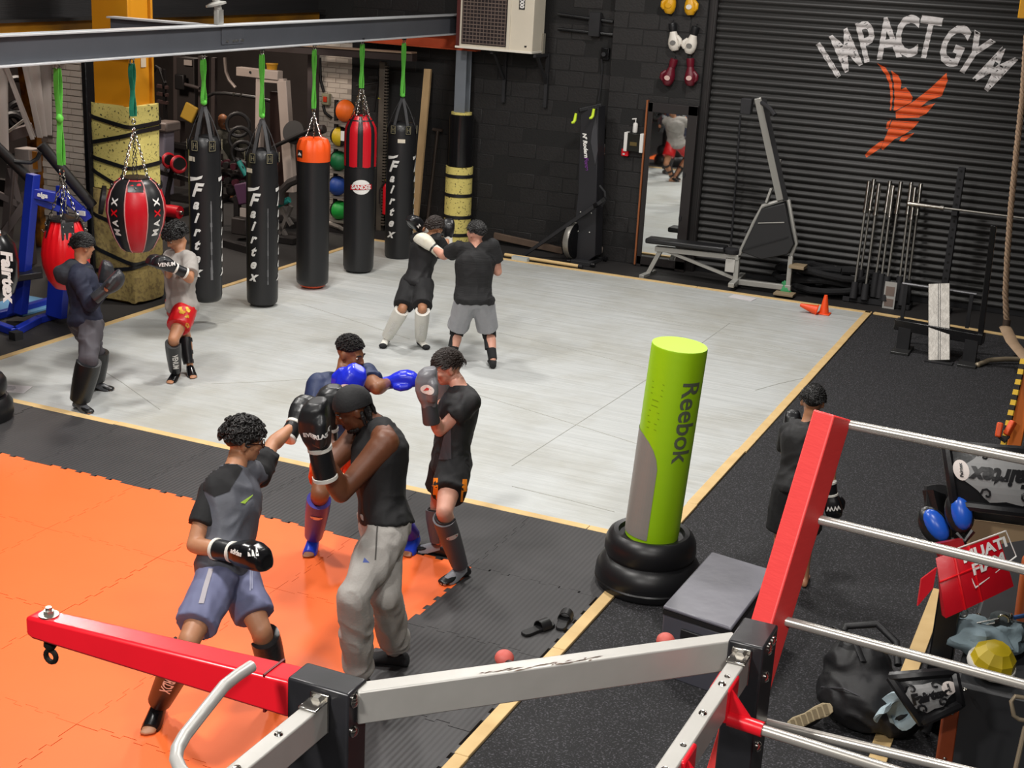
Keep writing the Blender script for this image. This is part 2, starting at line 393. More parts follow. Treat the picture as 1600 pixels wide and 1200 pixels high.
tiles('orange_tile_floor', or_tile, [-3.80-TS/2-TS*i for i in range(6)], [8.24-TS/2-TS*i for i in range(5)], TS, TS, 0, 'bright orange interlocking foam tiles in the left foreground')
bt = tiles('black_tile_floor', bk_tile, [-3.80+.47-TS*i for i in range(8)], [8.24+.535], TS, 1.07, 0, 'row of black ribbed foam tiles between pine border and orange tiles')
tiles('black_tile_floor', bk_tile, [-3.80+.47], [8.24-TS/2-TS*i for i in range(6)], .94, TS, 0, 'column of black ribbed foam tiles right of the orange tiles')
# pine border boards
def trim(n, a, b, wdt, label, L=2.4, th=.022):
    a = V(a); b = V(b); d = (b-a); T = d.length; d.normalize()
    t = thing('trim_%d' % n, a, None, None, kind='structure'); s = 0; i = 0
    while s < T-.05:
        e = min(T, s+L*random.uniform(.9, 1.05)); j = random.uniform(-.006, .006)
        pr = V((-d.y, d.x, 0))*j
        part(lambda m: m.bar(a+d*s+pr+V((0, 0, th/2)), a+d*(e-.004)+pr+V((0, 0, th/2)), wdt, th), 'board', pine, t, bevel=.003, segs=1)
        s = e
trim(1, (MX0-.1, MY0, 0), (MX1-.04, MY0, 0), .085, '')
trim(2, (MX1, MY1+.04, 0), (MX1, 2.5, 0), .085, '', L=1.5)
trim(3, (MX0, MY1, 0), (MX1+.04, MY1, 0), .075, '')
trim(4, (MX0, MY0, 0), (MX0, MY1, 0), .075, '')
trim(5, (MX1+.06, MY1+.02, 0), (1.6, MY1-.35, 0), .07, '')
trim(6, (-.77, 9.6, 0), (-.77, 5.6, 0), .10, '')
# ---- roller shutter with the painted name and bird
PZ = .094; RX0, RX1 = -5.42, 1.6
rs = thing('door_1', (RX0, YW, 0), 'black ribbed roller shutter with IMPACT GYM lettering and orange bird', None, kind='structure')
NP = 8
def prof(u):   # u 0..1 over one slat: proud roll in the upper part, hollow below
    return .030*max(0., math.sin(math.pi*min(1, max(0, (u-.12)/.80))))**.7
shut = mat('shutter_black', '201f1e', .5, var=.3, vscale=3, c2='1a1919', stretch=(.3, 1, 3))
sb = MB(); RL = RX1-RX0
ring0 = [V((0, -prof(k/NP), PZ*k/NP)) for k in range(NP+1)]+[V((0, .02, PZ)), V((0, .02, 0))]
sb.loft([ring0, [p+V((RL, 0, 0)) for p in ring0]])
so = sb.build('slat', shut, None, org=(0, 0, 0), ang=50); sd = so.data; bpy.data.objects.remove(so)
pieces(sd, 'slat', rs, [(RX0, YW, .06+i*PZ) for i in range(46)], 0)
def on_shutter(x, z, lift=.003):
    u = ((z-.06)/PZ) % 1.; return V((x, YW-prof(u)-lift, z))
part(lambda b: b.box(((RX0+RX1)/2, YW+.02, .04), (RL, .05, .08)), 'bottom_rail', dark_steel, rs, bevel=.005)
part(lambda b: (b.box((RX0-.06, YW-.02, 2.2), (.13, .14, 4.4)), b.box((RX0-.02, YW-.06, 2.2), (.03, .08, 4.4))), 'guide_channel', mat('guide_black', '1c1919', .5), rs, bevel=.006)
paint_white = mat('stencil_white', 'c9c5c4', .7, var=.4, vscale=30, c2='9b9796')
paint_orange = mat('stencil_orange', 'e0581a', .65, var=.3, vscale=20, c2='c2440f')
def wpt(px, py): p = onY(px, py, YW-.03); return p.x, p.z
import functools
arc = [('I', (1296, 97), 36), ('M', (1323, 82), 30), ('P', (1355, 68), 17), ('A', (1387, 63), 5), ('C', (1417, 60), -4), ('T', (1449, 62), -10), ('G', (1489, 74), -22), ('Y', (1519, 88), -33), ('M', (1552, 111), -38)]
xs_ = [wpt(*p) for _, p, _ in arc]
def circle3(a, b, c):
    ax, ay = a; bx, by = b; cx, cy = c; d = 2*(ax*(by-cy)+bx*(cy-ay)+cx*(ay-by))
    ux = ((ax*ax+ay*ay)*(by-cy)+(bx*bx+by*by)*(cy-ay)+(cx*cx+cy*cy)*(ay-by))/d
    uy = ((ax*ax+ay*ay)*(cx-bx)+(bx*bx+by*by)*(ax-cx)+(cx*cx+cy*cy)*(bx-ax))/d
    return ux, uy
ccx, ccz = circle3(xs_[0], xs_[4], xs_[8])
lt = MB()
for (ch, p, a), (x, z) in zip(arc, xs_):
    an = math.atan2(x-ccx, z-ccz)      # clockwise tilt along the arc
    data = letters(ch, .68, .019, 0, (.12, PZ/7/1.0))
    wsc = .62 if ch != 'M' else .54
    def f(X, Y, x=x, z=z, an=an):
        X *= wsc; Y *= 1.02
        return on_shutter(x+X*math.cos(an)+Y*math.sin(an), z-X*math.sin(an)+Y*math.cos(an))
    mapped(data, f, '', None, None, lt)
lt.build('lettering', paint_white, rs, ang=0)
bird = [[(683,395),(735,425),(755,455),(775,520),(780,600),(770,690),(762,690),(765,600),(758,530),(735,470)],
 [(770,440),(810,470),(832,505),(830,560),(862,545),(905,608),(893,640),(800,690),(785,690),(790,600),(785,520)],
 [(1115,455),(1122,505),(1085,600),(1000,630),(950,672),(1045,645),(990,710),(940,735),(800,740),(795,700),(900,640),(1010,555)],
 [(775,755),(945,758),(910,800),(860,835),(790,870),(715,940),(705,930),(735,850)],
 [(700,885),(722,880),(705,925),(615,985),(603,970),(640,930)], [(745,762),(768,748),(750,810),(735,805)], [(820,880),(835,855),(915,830),(895,850),(850,885)]]
bp_ = MB()
polys = [[wpt(1200+x/4, y/4) for x, y in o] for o in bird]
vs, fs = poly2(polys, (.2, PZ/7))
bp_._add([on_shutter(p.x, p.y) for p in vs], fs); bp_.build('bird_emblem', paint_orange, rs, ang=0)
# hanging chain of the shutter
part(lambda b: b.tube([onY(1157, 180, YW-.12), onY(1150, 280, YW-.12), onY(1142, 385, YW-.12)], .014, 6), 'chain', black_matt, rs)
# ---- steelwork
BX = -9.15
mb = thing('steel_beam', (BX, 11, 2.98), 'long grey steel beam that carries the punch bags', 'beam')
part(lambda b: b.box((BX, 11.5, 3.115), (.02, 14.2, .25)), 'web', grey_steel, mb)
flange_m = mat('flange_grey', 'c2c4c6', .45, .2, var=.25, vscale=6, c2='9a9da0')
part(lambda b: b.box((BX, 11.5, 3.245), (.17, 14.2, .018)), 'top_flange', flange_m, mb, bevel=.003)
part(lambda b: b.box((BX, 11.5, 2.985), (.17, 14.2, .018)), 'bottom_flange', flange_m, mb, bevel=.003)
spl = part(lambda b: b.box((BX+.018, 13.0, 3.13), (.016, .40, .17)), 'splice_plate', grey_steel, mb, bevel=.003)
for y in (12.88, 13.0, 13.06, 13.16):
    part(lambda b: b.cyl((BX+.02, y, 3.08), (BX+.045, y, 3.08), .013, n=6), 'bolt', steel, mb)
cb = thing('cross_beam', (-9.8, 12.9, 3.1), 'short steel cross beam between amber column and main beam', 'beam')
part(lambda b: (b.box((-9.8, 12.62, 3.12), (1.3, .02, .25)),), 'web', grey_steel, cb)
part(lambda b: (b.box((-9.8, 12.62, 3.25), (1.3, .15, .018)), b.box((-9.8, 12.62, 2.99), (1.3, .15, .018))), 'flange', flange_m, cb)
cl = thing('beam_hanger', (BX, 12.75, 3.25), 'pale grey clamp bracket on top of the main beam', 'bracket')
part(lambda b: b.box((BX, 12.78, 3.33), (.06, .10, .16)), 'clamp', silver_paint, cl, bevel=.008)
part(lambda b: b.cyl((BX, 12.78, 3.40), (BX-.25, 12.6, 4.6), .04, n=10), 'hanger_rod', silver_paint, cl)
part(lambda b: b.lathe([(.05, 0), (.11, .01), (.11, .03), (.05, .05)], (BX-.02, 12.77, 3.44), (-.2, -.15, 1)), 'collar', silver_paint, cl)
# amber column with foam wrap
YC = V((-10.62, 13.02, 0)); ang_c = 0
ac = thing('amber_column', YC, 'amber painted steel column rising behind the round red and black bag', 'column')
part(lambda b: (b.box(YC+V((0, -.20, 2.6)), (.50, .035, 5.2)), b.box(YC+V((0, .20, 2.6)), (.50, .035, 5.2)), b.box(YC+V((.0, 0, 2.6)), (.42, .38, 5.2))), 'steel_section', amber_paint, ac, bevel=.006)
part(lambda b: b.box(onX(224, 98, YC.x+.215), (.004, .09, .10)), 'sticker', mat('pale_sticker', 'c9b79f', .6), ac)
def wrap(b, z0, z1, hx, hy, wob=.012):
    rings = []
    N = 28
    for i in range(9):
        z = z0+(z1-z0)*i/8; ring = []
        for k in range(N):
            t = 2*math.pi*k/N; c, s_ = math.cos(t), math.sin(t); e = .35
            x = hx*math.copysign(abs(c)**e, c); y = hy*math.copysign(abs(s_)**e, s_)
            q = 1+wob*3*noise.noise(V((c*2, s_*2, z*2.5)))
            ring.append(V((YC.x+x*q, YC.y+y*q, z+(.05*noise.noise(V((c*1.5, s_*1.5, 7))) if i in (0, 8) else 0))))
        rings.append(ring)
    b.loft(rings)
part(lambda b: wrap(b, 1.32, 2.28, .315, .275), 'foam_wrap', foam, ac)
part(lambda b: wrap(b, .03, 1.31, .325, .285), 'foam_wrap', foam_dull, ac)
def strap_loop(z, tilt, hgt=.045):
    def f(b):
        N = 28; ra, rb, rc, rd = [], [], [], []
        for k in range(N):
            t = 2*math.pi*k/N; c, s_ = math.cos(t), math.sin(t)
            x = .335*math.copysign(abs(c)**.35, c); y = .295*math.copysign(abs(s_)**.35, s_)
            zz = z+tilt*x/.33*.5+.03*s_
            for lst, dz, gr in ((ra, -hgt/2, 0), (rb, hgt/2, 0), (rc, hgt/2, -.03), (rd, -hgt/2, -.03)):
                lst.append(V((YC.x+x*(1+gr), YC.y+y*(1+gr), zz+dz)))
        b.loft([ra, rb, rc, rd], closed=True)
    part(f, 'strap', black_vinyl, ac)
for z, t in ((2.12, -.10), (1.93, .16), (1.66, -.10), (1.45, -.25), (.98, -.14), (.58, -.16), (.42, .12)): strap_loop(z, t)
# grey post near the far wall, wrapped in black sheet and foam
PP = V((-9.02, 18.48, 0))
gpst = thing('padded_post', PP, 'grey steel post by the far wall with black and foam padding', 'column')
post_grey = mat('post_grey', '7a8088', .5, .2, var=.3, vscale=4)
part(lambda b: (b.box(PP+V((0, -.08, 1.38)), (.17, .012, 2.76)), b.box(PP+V((0, .08, 1.38)), (.17, .012, 2.76)), b.box(PP+V((0, 0, 1.38)), (.012, .16, 2.76))), 'steel_section', post_grey, gpst)
def rwrap(z0, z1, r, m, name, seed):
    def f(b):
        b.loft([[PP+V((math.cos(2*math.pi*k/20)*r*(1+.05*noise.noise(V((math.cos(k), math.sin(k), z*3+seed)))), math.sin(2*math.pi*k/20)*r*(1+.05*noise.noise(V((math.cos(k), k, z*3+seed)))), z)) for k in range(20)] for z in [z0+(z1-z0)*i/6 for i in range(7)]])
    part(f, name, m, gpst)
rwrap(1.12, 1.86, .185, black_gloss, 'black_wrap', 1); rwrap(.0, 1.11, .20, foam, 'foam_wrap', 5); rwrap(1.85, 1.89, .15, foam, 'foam_wrap', 3)
for z in (.98, .70, .38, .12): part(lambda b: b.lathe([(.205, -.025), (.212, -.02), (.212, .02), (.205, .025)], PP+V((0, 0, z)), n=20), 'strap', black_vinyl, gpst)
ob_ = thing('orange_beam', (-9.7, 18.5, 2.7), 'faded orange steel beam resting on the padded post', 'beam')
oxid = mat('oxide_orange', 'c0502a', .6, var=.4, vscale=5, c2='8e3416')
part(lambda b: (b.box((-9.75, 18.48, 2.86), (1.9, .02, .2)), b.box((-9.75, 18.48, 2.95), (1.9, .15, .02)), b.box((-9.75, 18.48, 2.77), (1.9, .15, .02))), 'section', oxid, ob_)
lb = thing('lintel_beam', (-11.2, 18.4, 2.5), 'dark lintel beam with pale lower edge over the brick end', 'beam')
a_, b_ = onY(372, 73, 18.3), onY(648, 92, 18.3)
part(lambda b: b.bar(a_+V((0, 0, .02)), b_+V((0, 0, .02)), .16, .11), 'web', mat('lintel_brown', '3d3230', .6, var=.4, vscale=3), lb, bevel=.005)
part(lambda b: b.bar(a_+V((0, -.02, .085)), b_+V((0, -.02, .085)), .17, .02), 'edge_board', mat('lintel_edge', 'a08670', .7), lb)
po = thing('wall_channel', (-11.72, 18.6, 0), 'brown grey steel channel at the end of the white brickwork', 'column')
q_ = onY(488, 300, 18.62); part(lambda b: b.box((q_.x, 18.62, 1.4), (.14, .12, 2.8)), 'section', mat('channel_brown', '4f4442', .6), po, bevel=.006)
tr = thing('threaded_upright', (-10.4, 18.4, 0), 'dull steel upright with punched edge beside the leaning plank', 'column')
q_ = onY(598, 300, 18.45); part(lambda b: (b.box((q_.x-.04, 18.45, 1.25), (.09, .08, 2.5)),), 'section', mat('dull_steel', '6f665c', .5, .4, var=.5, vscale=6), tr, bevel=.004)
part(lambda b: [b.box((q_.x+.035, 18.42, .1+i*.045), (.05, .05, .02)) for i in range(53)], 'punched_edge', mat('dull_steel', '6f665c'), tr)['kind'] = 'stuff'
sb_d = thing('weathered_board', G(800, 377), 'weathered brown board lying along the base of the black wall', 'board')
part(lambda b: b.bar(onY(772, 368, YW-.16)+V((0, 0, .0)), onY(880, 392, YW-.16), .05, .10), 'timber', mat('weathered_wood', '5c4a3c', .8, var=.6, vscale=6, c2='3a2f28'), sb_d, bevel=.01)
part(lambda b: b.box(onY(936, 390, YW-.25), (.10, .10, .10), Matrix.Rotation(.5, 3, 'Z')), 'rubble', mat('rubble_grey', '7a7068', .9, bump=.5, bscale=20), sb_d, bevel=.02)
# ================================================================== PUNCH BAGS
def ppm(P): return FPX/((V(P)-CAM).dot(_f))      # pixels per metre at a point
def zx(px, py, x=BX): return onX(px, py, x).z
def on_cyl(c, r, a0, lift=.003, z0=0.):      # maps (x along girth, y up) on a cylinder; a0 = facing angle
    c = V(c)
    def f(x, y):
        a = a0+x/r; return c+V(((r+lift)*math.cos(a), (r+lift)*math.sin(a), z0+y))
    return f
TOCAM = lambda P: math.atan2(-P[1], -P[0])       # angle that faces the camera
def web(b, pts, w, t=.006, side=(0, 1, 0)):
    for i in range(len(pts)-1): b.bar(pts[i], pts[i+1], w, t, up=side)
def chain(parent, a, b, r=.011, n=None, m=None):
    a = V(a); b = V(b); L = (b-a).length; n = n or max(3, int(L/(r*3.0)))
    d = (b-a)/n; x, y, _ = frame(d)
    def f(mb):
        for i in range(n):
            s = x if i % 2 else y; c = a+d*(i+.5); h = d*.62
            pts = [c+h*math.cos(t)+s*(r*.8*math.sin(t)) for t in [2*math.pi*k/8 for k in range(8)]]
            mb.tube(pts, r*.28, 4, True)
    o = part(f, 'chain', m or chrome, parent); return o
def hanger(t, y, ztop, zbot, m, w=.045, knot=True):
    part(lambda b: b.torus((BX, y, ztop), .028, .008, (1, 0, 0), 12, 6), 'shackle', steel, t)
    part(lambda b: b.box((BX, y, ztop+.035), (.05, .04, .03)), 'beam_clip', dark_steel, t, bevel=.004)
    def f(b):
        for s in (-1, 1):
            pts = [V((BX+.004*s, y+s*(.012+.012*math.sin(i*1.1)), ztop-.02+(zbot-ztop+.04)*i/8)) for i in range(9)]
            for i in range(8): b.bar(pts[i], pts[i+1], w if s < 0 else w*.8, .004, up=(1, 0, 0) if False else (0, 1, .0))
    part(f, 'strap', m, t)
    if knot: part(lambda b: b.ell((BX, y, zbot+.03), (.035, .03, .03), n=8, m=6), 'knot', m, t)
def heavy_profile(r, H, top=.04):
    return [(.02, 0), (r*.80, .008), (r*.95, .03), (r, .08), (r*1.01, H*.3), (r*1.02, H*.6), (r, H-.12), (r*.95, H-.05), (r*.78, H-.01), (.02, H+.015)]
def fair_text(parent, c, r, a0, ztop, sc, mb=None):
    b = MB(); z = ztop
    for i, ch in enumerate('Fairtex'):
        s = sc*(.95 if i == 0 else .74)
        f0 = on_cyl(c, r, a0)
        mapped(letters(ch, s, .004*s/.1, .4, (.02, None)), lambda X, Y, z=z, i=i: f0(X+.012, z+Y-(0 if i else .02)), '', None, None, b)
        z -= sc*(.70 if i else .80)
    wing = [[(-.07, .0), (-.075, .045), (.02, .05), (.09, .075), (.075, .04), (.03, .022), (-.02, .01)]]
    mapped(poly2(wing, (.02, None)), lambda X, Y: on_cyl(c, r, a0)(X+.015, ztop+.075+Y), '', None, None, b)
    b.build('lettering', white_print, parent, ang=0)
def fair_bag(y, strap_px, shoulder_px, label, bot_px=None, strap=green_strap, w_px=50, scuff=None, tag_z=None):
    ztop = 2.93; P = V((BX, y, 1)); k = ppm(P); r = w_px/2/k
    zs = zx(strap_px[0], strap_px[1]); zb = zx(*bot_px); zsh = zx(*shoulder_px)
    t = thing('punch_bag', (BX, y, zb), label, 'punch bag', 'heavy bags hanging from the beam')
    hanger(t, y, ztop, zs, strap)
    H = zsh-zb
    part(lambda b: b.lathe(heavy_profile(r, H), (BX, y, zb), n=28), 'bag_body', black_vinyl, t)
    n = 6; a0 = TOCAM(P)+.45
    for i in range(n):
        a = a0+2*math.pi*i/n; d = V((math.cos(a), math.sin(a), 0)); tx = V((-d.y, d.x, 0))
        top = V((BX, y, zs-.01))+d*.018
        def f(b):
            pts = [top, top.lerp(V((BX, y, zsh+.02))+d*r*.8, .55)+d*.01, V((BX, y, zsh-.005))+d*r*.86, V((BX, y, zsh-.10))+d*(r+.006)]
            for j in range(3): b.bar(pts[j], pts[j+1], .04, .006, up=d if abs((pts[j+1]-pts[j]).normalized().dot(d)) < .9 else (0, 0, 1))
        part(f, 'hanging_strap', mat('webbing_grey', '3a3a3c', .7, bump=.2, bscale=90), t)
        pt = part(lambda b: b.bar(V((BX, y, zsh-.03))+d*(r+.004), V((BX, y, zsh-.15))+d*(r+.006), .085, .008, up=d), 'strap_patch', black_leather, t, bevel=.003)
        st = mat('gold_stitch', '8c8468', .7)
        def g(b):
            o = V((BX, y, zsh-.09))+d*(r+.012)
            for (x0, y0), (x1, y1) in (((-.033, .05), (.033, .05)), ((-.033, -.05), (.033, -.05)), ((-.033, -.05), (-.033, .05)), ((.033, -.05), (.033, .05)), ((-.015, .0), (.015, .0)), ((-.015, -.03), (-.015, .03)), ((.015, -.03), (.015, .03))):
                b.bar(o+tx*x0+V((0, 0, y0)), o+tx*x1+V((0, 0, y1)), .004, .004, up=d)
        part(g, 'stitching', st, pt)
    ac_ = TOCAM(P)
    fair_text(t, (BX, y, 0), r*1.02, ac_-.72, zsh-.52*H/1.72-.0, .20*H/1.72)
    fair_text(t, (BX, y, 0), r*1.02, ac_+1.25, zsh-.52*H/1.72, .20*H/1.72)
    if scuff:
        m = mat('scuff_grey', '6a6a6c', .7)
        def f(b):
            fc = on_cyl((BX, y, 0), r*1.02, ac_+.35, .002)
            zz = zb+H*.15
            while zz < zb+H*.62:
                h = random.uniform(.03, .09); wv = random.uniform(.003, scuff)
                b._add([fc(-wv, zz), fc(wv, zz), fc(wv*.7, zz+h), fc(-wv, zz+h)], [(0, 1, 2, 3)]); zz += h*.9
        part(f, 'scuff_marks', m, t, ang=0)
    if tag_z:
        fc = on_cyl((BX, y, 0), r*1.02, ac_+(.0 if tag_z > 0 else -.9), .004); hz = zsh-.26
        part(lambda b: b._add([fc(-.05, hz), fc(.05, hz), fc(.05, hz+.05), fc(-.05, hz+.05)], [(0, 1, 2, 3)]), 'brand_tag', mat('tag_cream', 'cfc6b4', .6), t, ang=0)
    return t
fair_bag(12.50, (318, 165), (318, 212), 'black punch bag just right of the boy in red shorts, white script down it', (322, 470), scuff=.016, tag_z=-1, w_px=49)
fair_bag(13.59, (411, 185), (411, 232), 'black punch bag with white script, second from the amber column', (412, 474), scuff=.008, tag_z=-1, w_px=49)
fair_bag(16.92, (632, 152), (630, 190), 'black punch bag with white script farthest along the beam near the plank', (626, 402), tag_z=1, w_px=44)
# bag with an orange top
def bag_orange():
    y = 14.69; P = V((BX, y, 1)); k = ppm(P); r = 25.5/k
    zb, zsh, zr = zx(486, 448), zx(487, 250), zx(492, 172)
    t = thing('punch_bag', (BX, y, zb), 'black punch bag with bright orange gathered top and orange base', 'punch bag', 'heavy bags hanging from the beam')
    hanger(t, y, 2.94, zr, green_strap, .035, False)
    part(lambda b: b.torus((BX, y, zr-.01), .03, .007, (1, 0, 0), 14, 6), 'ring', chrome, t)
    zt = zx(490, 216)
    for i in range(6):
        a = i*math.pi/3; chain(t, (BX, y, zr-.03), (BX+math.cos(a)*r*.6, y+math.sin(a)*r*.6, zt-.03), .011)
    part(lambda b: b.lathe([(r*.82, .0), (r*.97, .03), (r, .08), (r*1.0, (zsh-zb)*.5), (r*1.0, zsh-zb)], (BX, y, zb+.03), n=28), 'bag_body', black_vinyl, t)
    part(lambda b: b.lathe([(.02, 0), (r*.6, .0), (r*.80, .02), (r*.9, .055)], (BX, y, zb), n=24), 'base_panel', mat('base_orange', 'c8461a', .5), t)
    def f(b):
        rings = []; N = 48
        for rr, zz, am in ((1.01, zsh-.01, .0), (1.02, zsh+.10, .015), (.98, zsh+.18, .04), (.80, zsh+.25, .09), (.5, zt-.0, .16), (.1, zt+.005, .1)):
            rings.append([V((BX+math.cos(2*math.pi*q/N)*r*rr*(1+am*math.sin(q*1.57)), y+math.sin(2*math.pi*q/N)*r*rr*(1+am*math.sin(q*1.57)), zz+am*.1*math.cos(q*1.57))) for q in range(N)])
        b.loft(rings)
    part(f, 'orange_top', orange_vinyl, t)
    a = TOCAM(P)-.9; fc = on_cyl((BX, y, 0), r*1.03, a, .006)
    part(lambda b: b._add([fc(-.045, zsh+.04), fc(.045, zsh+.04), fc(.045, zsh+.13), fc(-.045, zsh+.13)], [(0, 1, 2, 3)]), 'brand_patch', mat('patch_dark', '2a2422', .5), t, ang=0)
    part(lambda b: mapped(poly2([[(-.03, -.02), (.03, -.02), (.03, 0), (.0, .02), (-.02, .0)]]), lambda X, Y: on_cyl((BX, y, 0), r*1.03, a, .009)(X, zsh+.085+Y), '', None, None, b), 'patch_print', white_print, t, ang=0)
bag_orange()
def bag_striped():
    y = 15.82; P = V((BX, y, 1)); k = ppm(P); r = 24/k
    zb, zm, zt, zr = zx(565, 421), zx(565, 258), zx(567, 185), zx(567, 140)
    t = thing('punch_bag', (BX, y, zb), 'black punch bag with red and black striped upper half and oval logo', 'punch bag', 'heavy bags hanging from the beam')
    hanger(t, y, 2.96, zr, green_strap, .045, False)
    for i in range(8):
        a = i*math.pi/4; chain(t, (BX+math.cos(a)*.02, y+math.sin(a)*.02, zr+.0), (BX+math.cos(a)*r*.72, y+math.sin(a)*r*.72, zt-.05), .013)
    part(lambda b: b.lathe([(.02, 0), (r*.8, .008), (r*.95, .03), (r, .08), (r*1.02, .5), (r*1.02, zm-zb)], (BX, y, zb), n=28), 'bag_body', black_vinyl, t)
    prof_ = [(1.025, zm), (1.04, zm+.2), (1.03, zm+.42), (.98, zt-.10), (.80, zt-.03), (.55, zt+.04), (.2, zt+.02)]
    n = 14
    for i in range(n):
        a0, a1 = 2*math.pi*i/n, 2*math.pi*(i+1)/n
        wide = .62 if i % 2 == 0 else .38
        base = (i//2)*2*2*math.pi/n; a0 = base+(0 if i % 2 == 0 else .62*4*math.pi/n); a1 = a0+wide*4*math.pi/n
        def f(b):
            rows = [[V((BX+math.cos(a0+(a1-a0)*j/4)*r*(q+.02*math.sin(math.pi*j/4)), y+math.sin(a0+(a1-a0)*j/4)*r*(q+.02*math.sin(math.pi*j/4)), z)) for j in range(5)] for q, z in prof_]
            vs = [p for ro in rows for p in ro]; b._add(vs, [(i_*5+j, i_*5+j+1, i_*5+6+j, i_*5+5+j) for i_ in range(len(rows)-1) for j in range(4)])
        part(f, 'stripe_panel', red_vinyl if i % 2 == 0 else black_vinyl, t)
    part(lambda b: b.lathe([(r*.74, -.015), (r*.79, 0), (r*.74, .015)], (BX, y, zt-.02), n=24), 'rim', black_vinyl, t)
    part(lambda b: b.lathe([(r*1.035, -.006), (r*1.045, 0), (r*1.035, .006)], (BX, y, zm), n=28), 'seam_band', dark_steel, t)
    a = TOCAM(P)+.1; zc = zx(572, 286); fc = on_cyl((BX, y, 0), r*1.03, a, .003)
    ov = [[(.125*math.cos(q*math.pi/10), .095*math.sin(q*math.pi/10)) for q in range(20)]]
    part(lambda b: mapped(poly2(ov, (.03, None)), lambda X, Y: fc(X, zc+Y), '', None, None, b), 'logo_oval', white_print, t, ang=0)
    fc2 = on_cyl((BX, y, 0), r*1.03, a, .006)
    bd_ = [[(-.145, -.03), (.145, -.02), (.14, .045), (-.14, .035)]]
    part(lambda b: mapped(poly2(bd_, (.03, None)), lambda X, Y: fc2(X, zc-.01+Y), '', None, None, b), 'logo_band', red_vinyl, t, ang=0)
    fc3 = on_cyl((BX, y, 0), r*1.03, a, .009)
    part(lambda b: mapped(letters('SANDEE', .072, .003, 0, (.02, None)), lambda X, Y: fc3(X*.95, zc-.003+Y), '', None, None, b), 'logo_text', white_print, t, ang=0)
bag_striped()
# round red and black bag
def bag_round():
    y = 11.34; zt, zb = zx(206, 279), zx(206, 393); H = zt-zb; P = V((BX, y, (zt+zb)/2)); k = ppm(P); R = 45.5/k
    t = thing('wrecking_ball_bag', (BX, y, zb), 'round red and black panelled bag in front of the foam-wrapped column', 'punch bag')
    zs, zc = zx(208, 185), zx(208, 200)
    hanger(t, y, 2.94, zs, teal_strap, .055, False)
    part(lambda b: b.torus((BX, y, zs-.03), .025, .007, (1, 0, 0), 12, 6), 'karabiner', chrome, t)
    for i in range(6):
        a = i*math.pi/3+.3; chain(t, (BX, y, zc), (BX+math.cos(a)*R*.50, y+math.sin(a)*R*.50, zt-.02), .013)
    pf = [(.05, .0), (.42, .0), (.58, .05), (.78, .20), (.93, .38), (1., .56), (.97, .70), (.86, .84), (.70, .94), (.5, 1.), (.46, 1.0)]
    a0 = TOCAM(P)
    ws = [.80, .77]     # red, black widths
    n = 8
    for i in range(n):
        am = a0+2*math.pi*i/n; hw = math.pi/n
        def f(b):
            rows = []
            for q, h in pf:
                rows.append([V((BX+math.cos(am-hw+2*hw*j/6)*R*q*(1+.012*math.cos(math.pi*(j-3)/6)), y+math.sin(am-hw+2*hw*j/6)*R*q*(1+.012*math.cos(math.pi*(j-3)/6)), zb+H*h)) for j in range(7)])
            vs = [p for ro in rows for p in ro]; b._add(vs, [(i_*7+j, i_*7+j+1, i_*7+8+j, i_*7+7+j) for i_ in range(len(rows)-1) for j in range(6)])
        o = part(f, 'panel', red_vinyl if i % 2 == 0 else black_vinyl, t)
        part(lambda b: b.tube([V((BX+math.cos(am+hw)*R*q*1.004, y+math.sin(am+hw)*R*q*1.004, zb+H*h)) for q, h in pf[1:-1]], .006, 5), 'piping', mat('piping_pink', 'c98f8c', .6), o)
        def rad(h):
            for (q0, h0), (q1, h1) in zip(pf[1:], pf[2:]):
                if h0 <= h <= h1: return R*(q0+(q1-q0)*(h-h0)/max(1e-6, h1-h0))
            return R*.5
        if i % 2:
            for ch, col, hh in (('M', white_print, .30), ('A', white_print, .43), ('X', red_bright, .57), ('X', white_print, .72)):
                sgn = 1 if i < 4 else -1
                def fm(X, Y, hh=hh):
                    h = hh+(X*.9)/H; rr = rad(h)+.007; a = am+(-Y)/rr*1.0
                    return V((BX+rr*math.cos(a), y+rr*math.sin(a), zb+H*h))
                part(lambda b: mapped(letters(ch, .105, .004, 0, (.02, .02)), fm, '', None, None, b), 'print', col, o, ang=0)
        else:
            fr = MB()
            rows = [[V((BX+math.cos(am+dx/rad(h))*(rad(h)*1.0+.008), y+math.sin(am+dx/rad(h))*(rad(h)+.008), zb+H*h)) for dx in (-.075, 0, .075)] for h in (.86, .93, .985)]
            vs = [p for ro in rows for p in ro]; fr._add(vs, [(a_*3+j, a_*3+j+1, a_*3+4+j, a_*3+3+j) for a_ in range(2) for j in range(2)])
            fr.build('strap_patch', black_leather, o)
            part(lambda b: b.ell(V((BX+math.cos(am)*(rad(.91)+.01), y+math.sin(am)*(rad(.91)+.01), zb+H*.91)), (.01, .01, .01), n=8, m=6), 'rivet', chrome, o)
    part(lambda b: b.lathe([(R*.44, -.01), (R*.50, -.005), (R*.50, .012), (R*.42, .015)], (BX, y, zt), n=24), 'rim', black_vinyl, t)
bag_round()
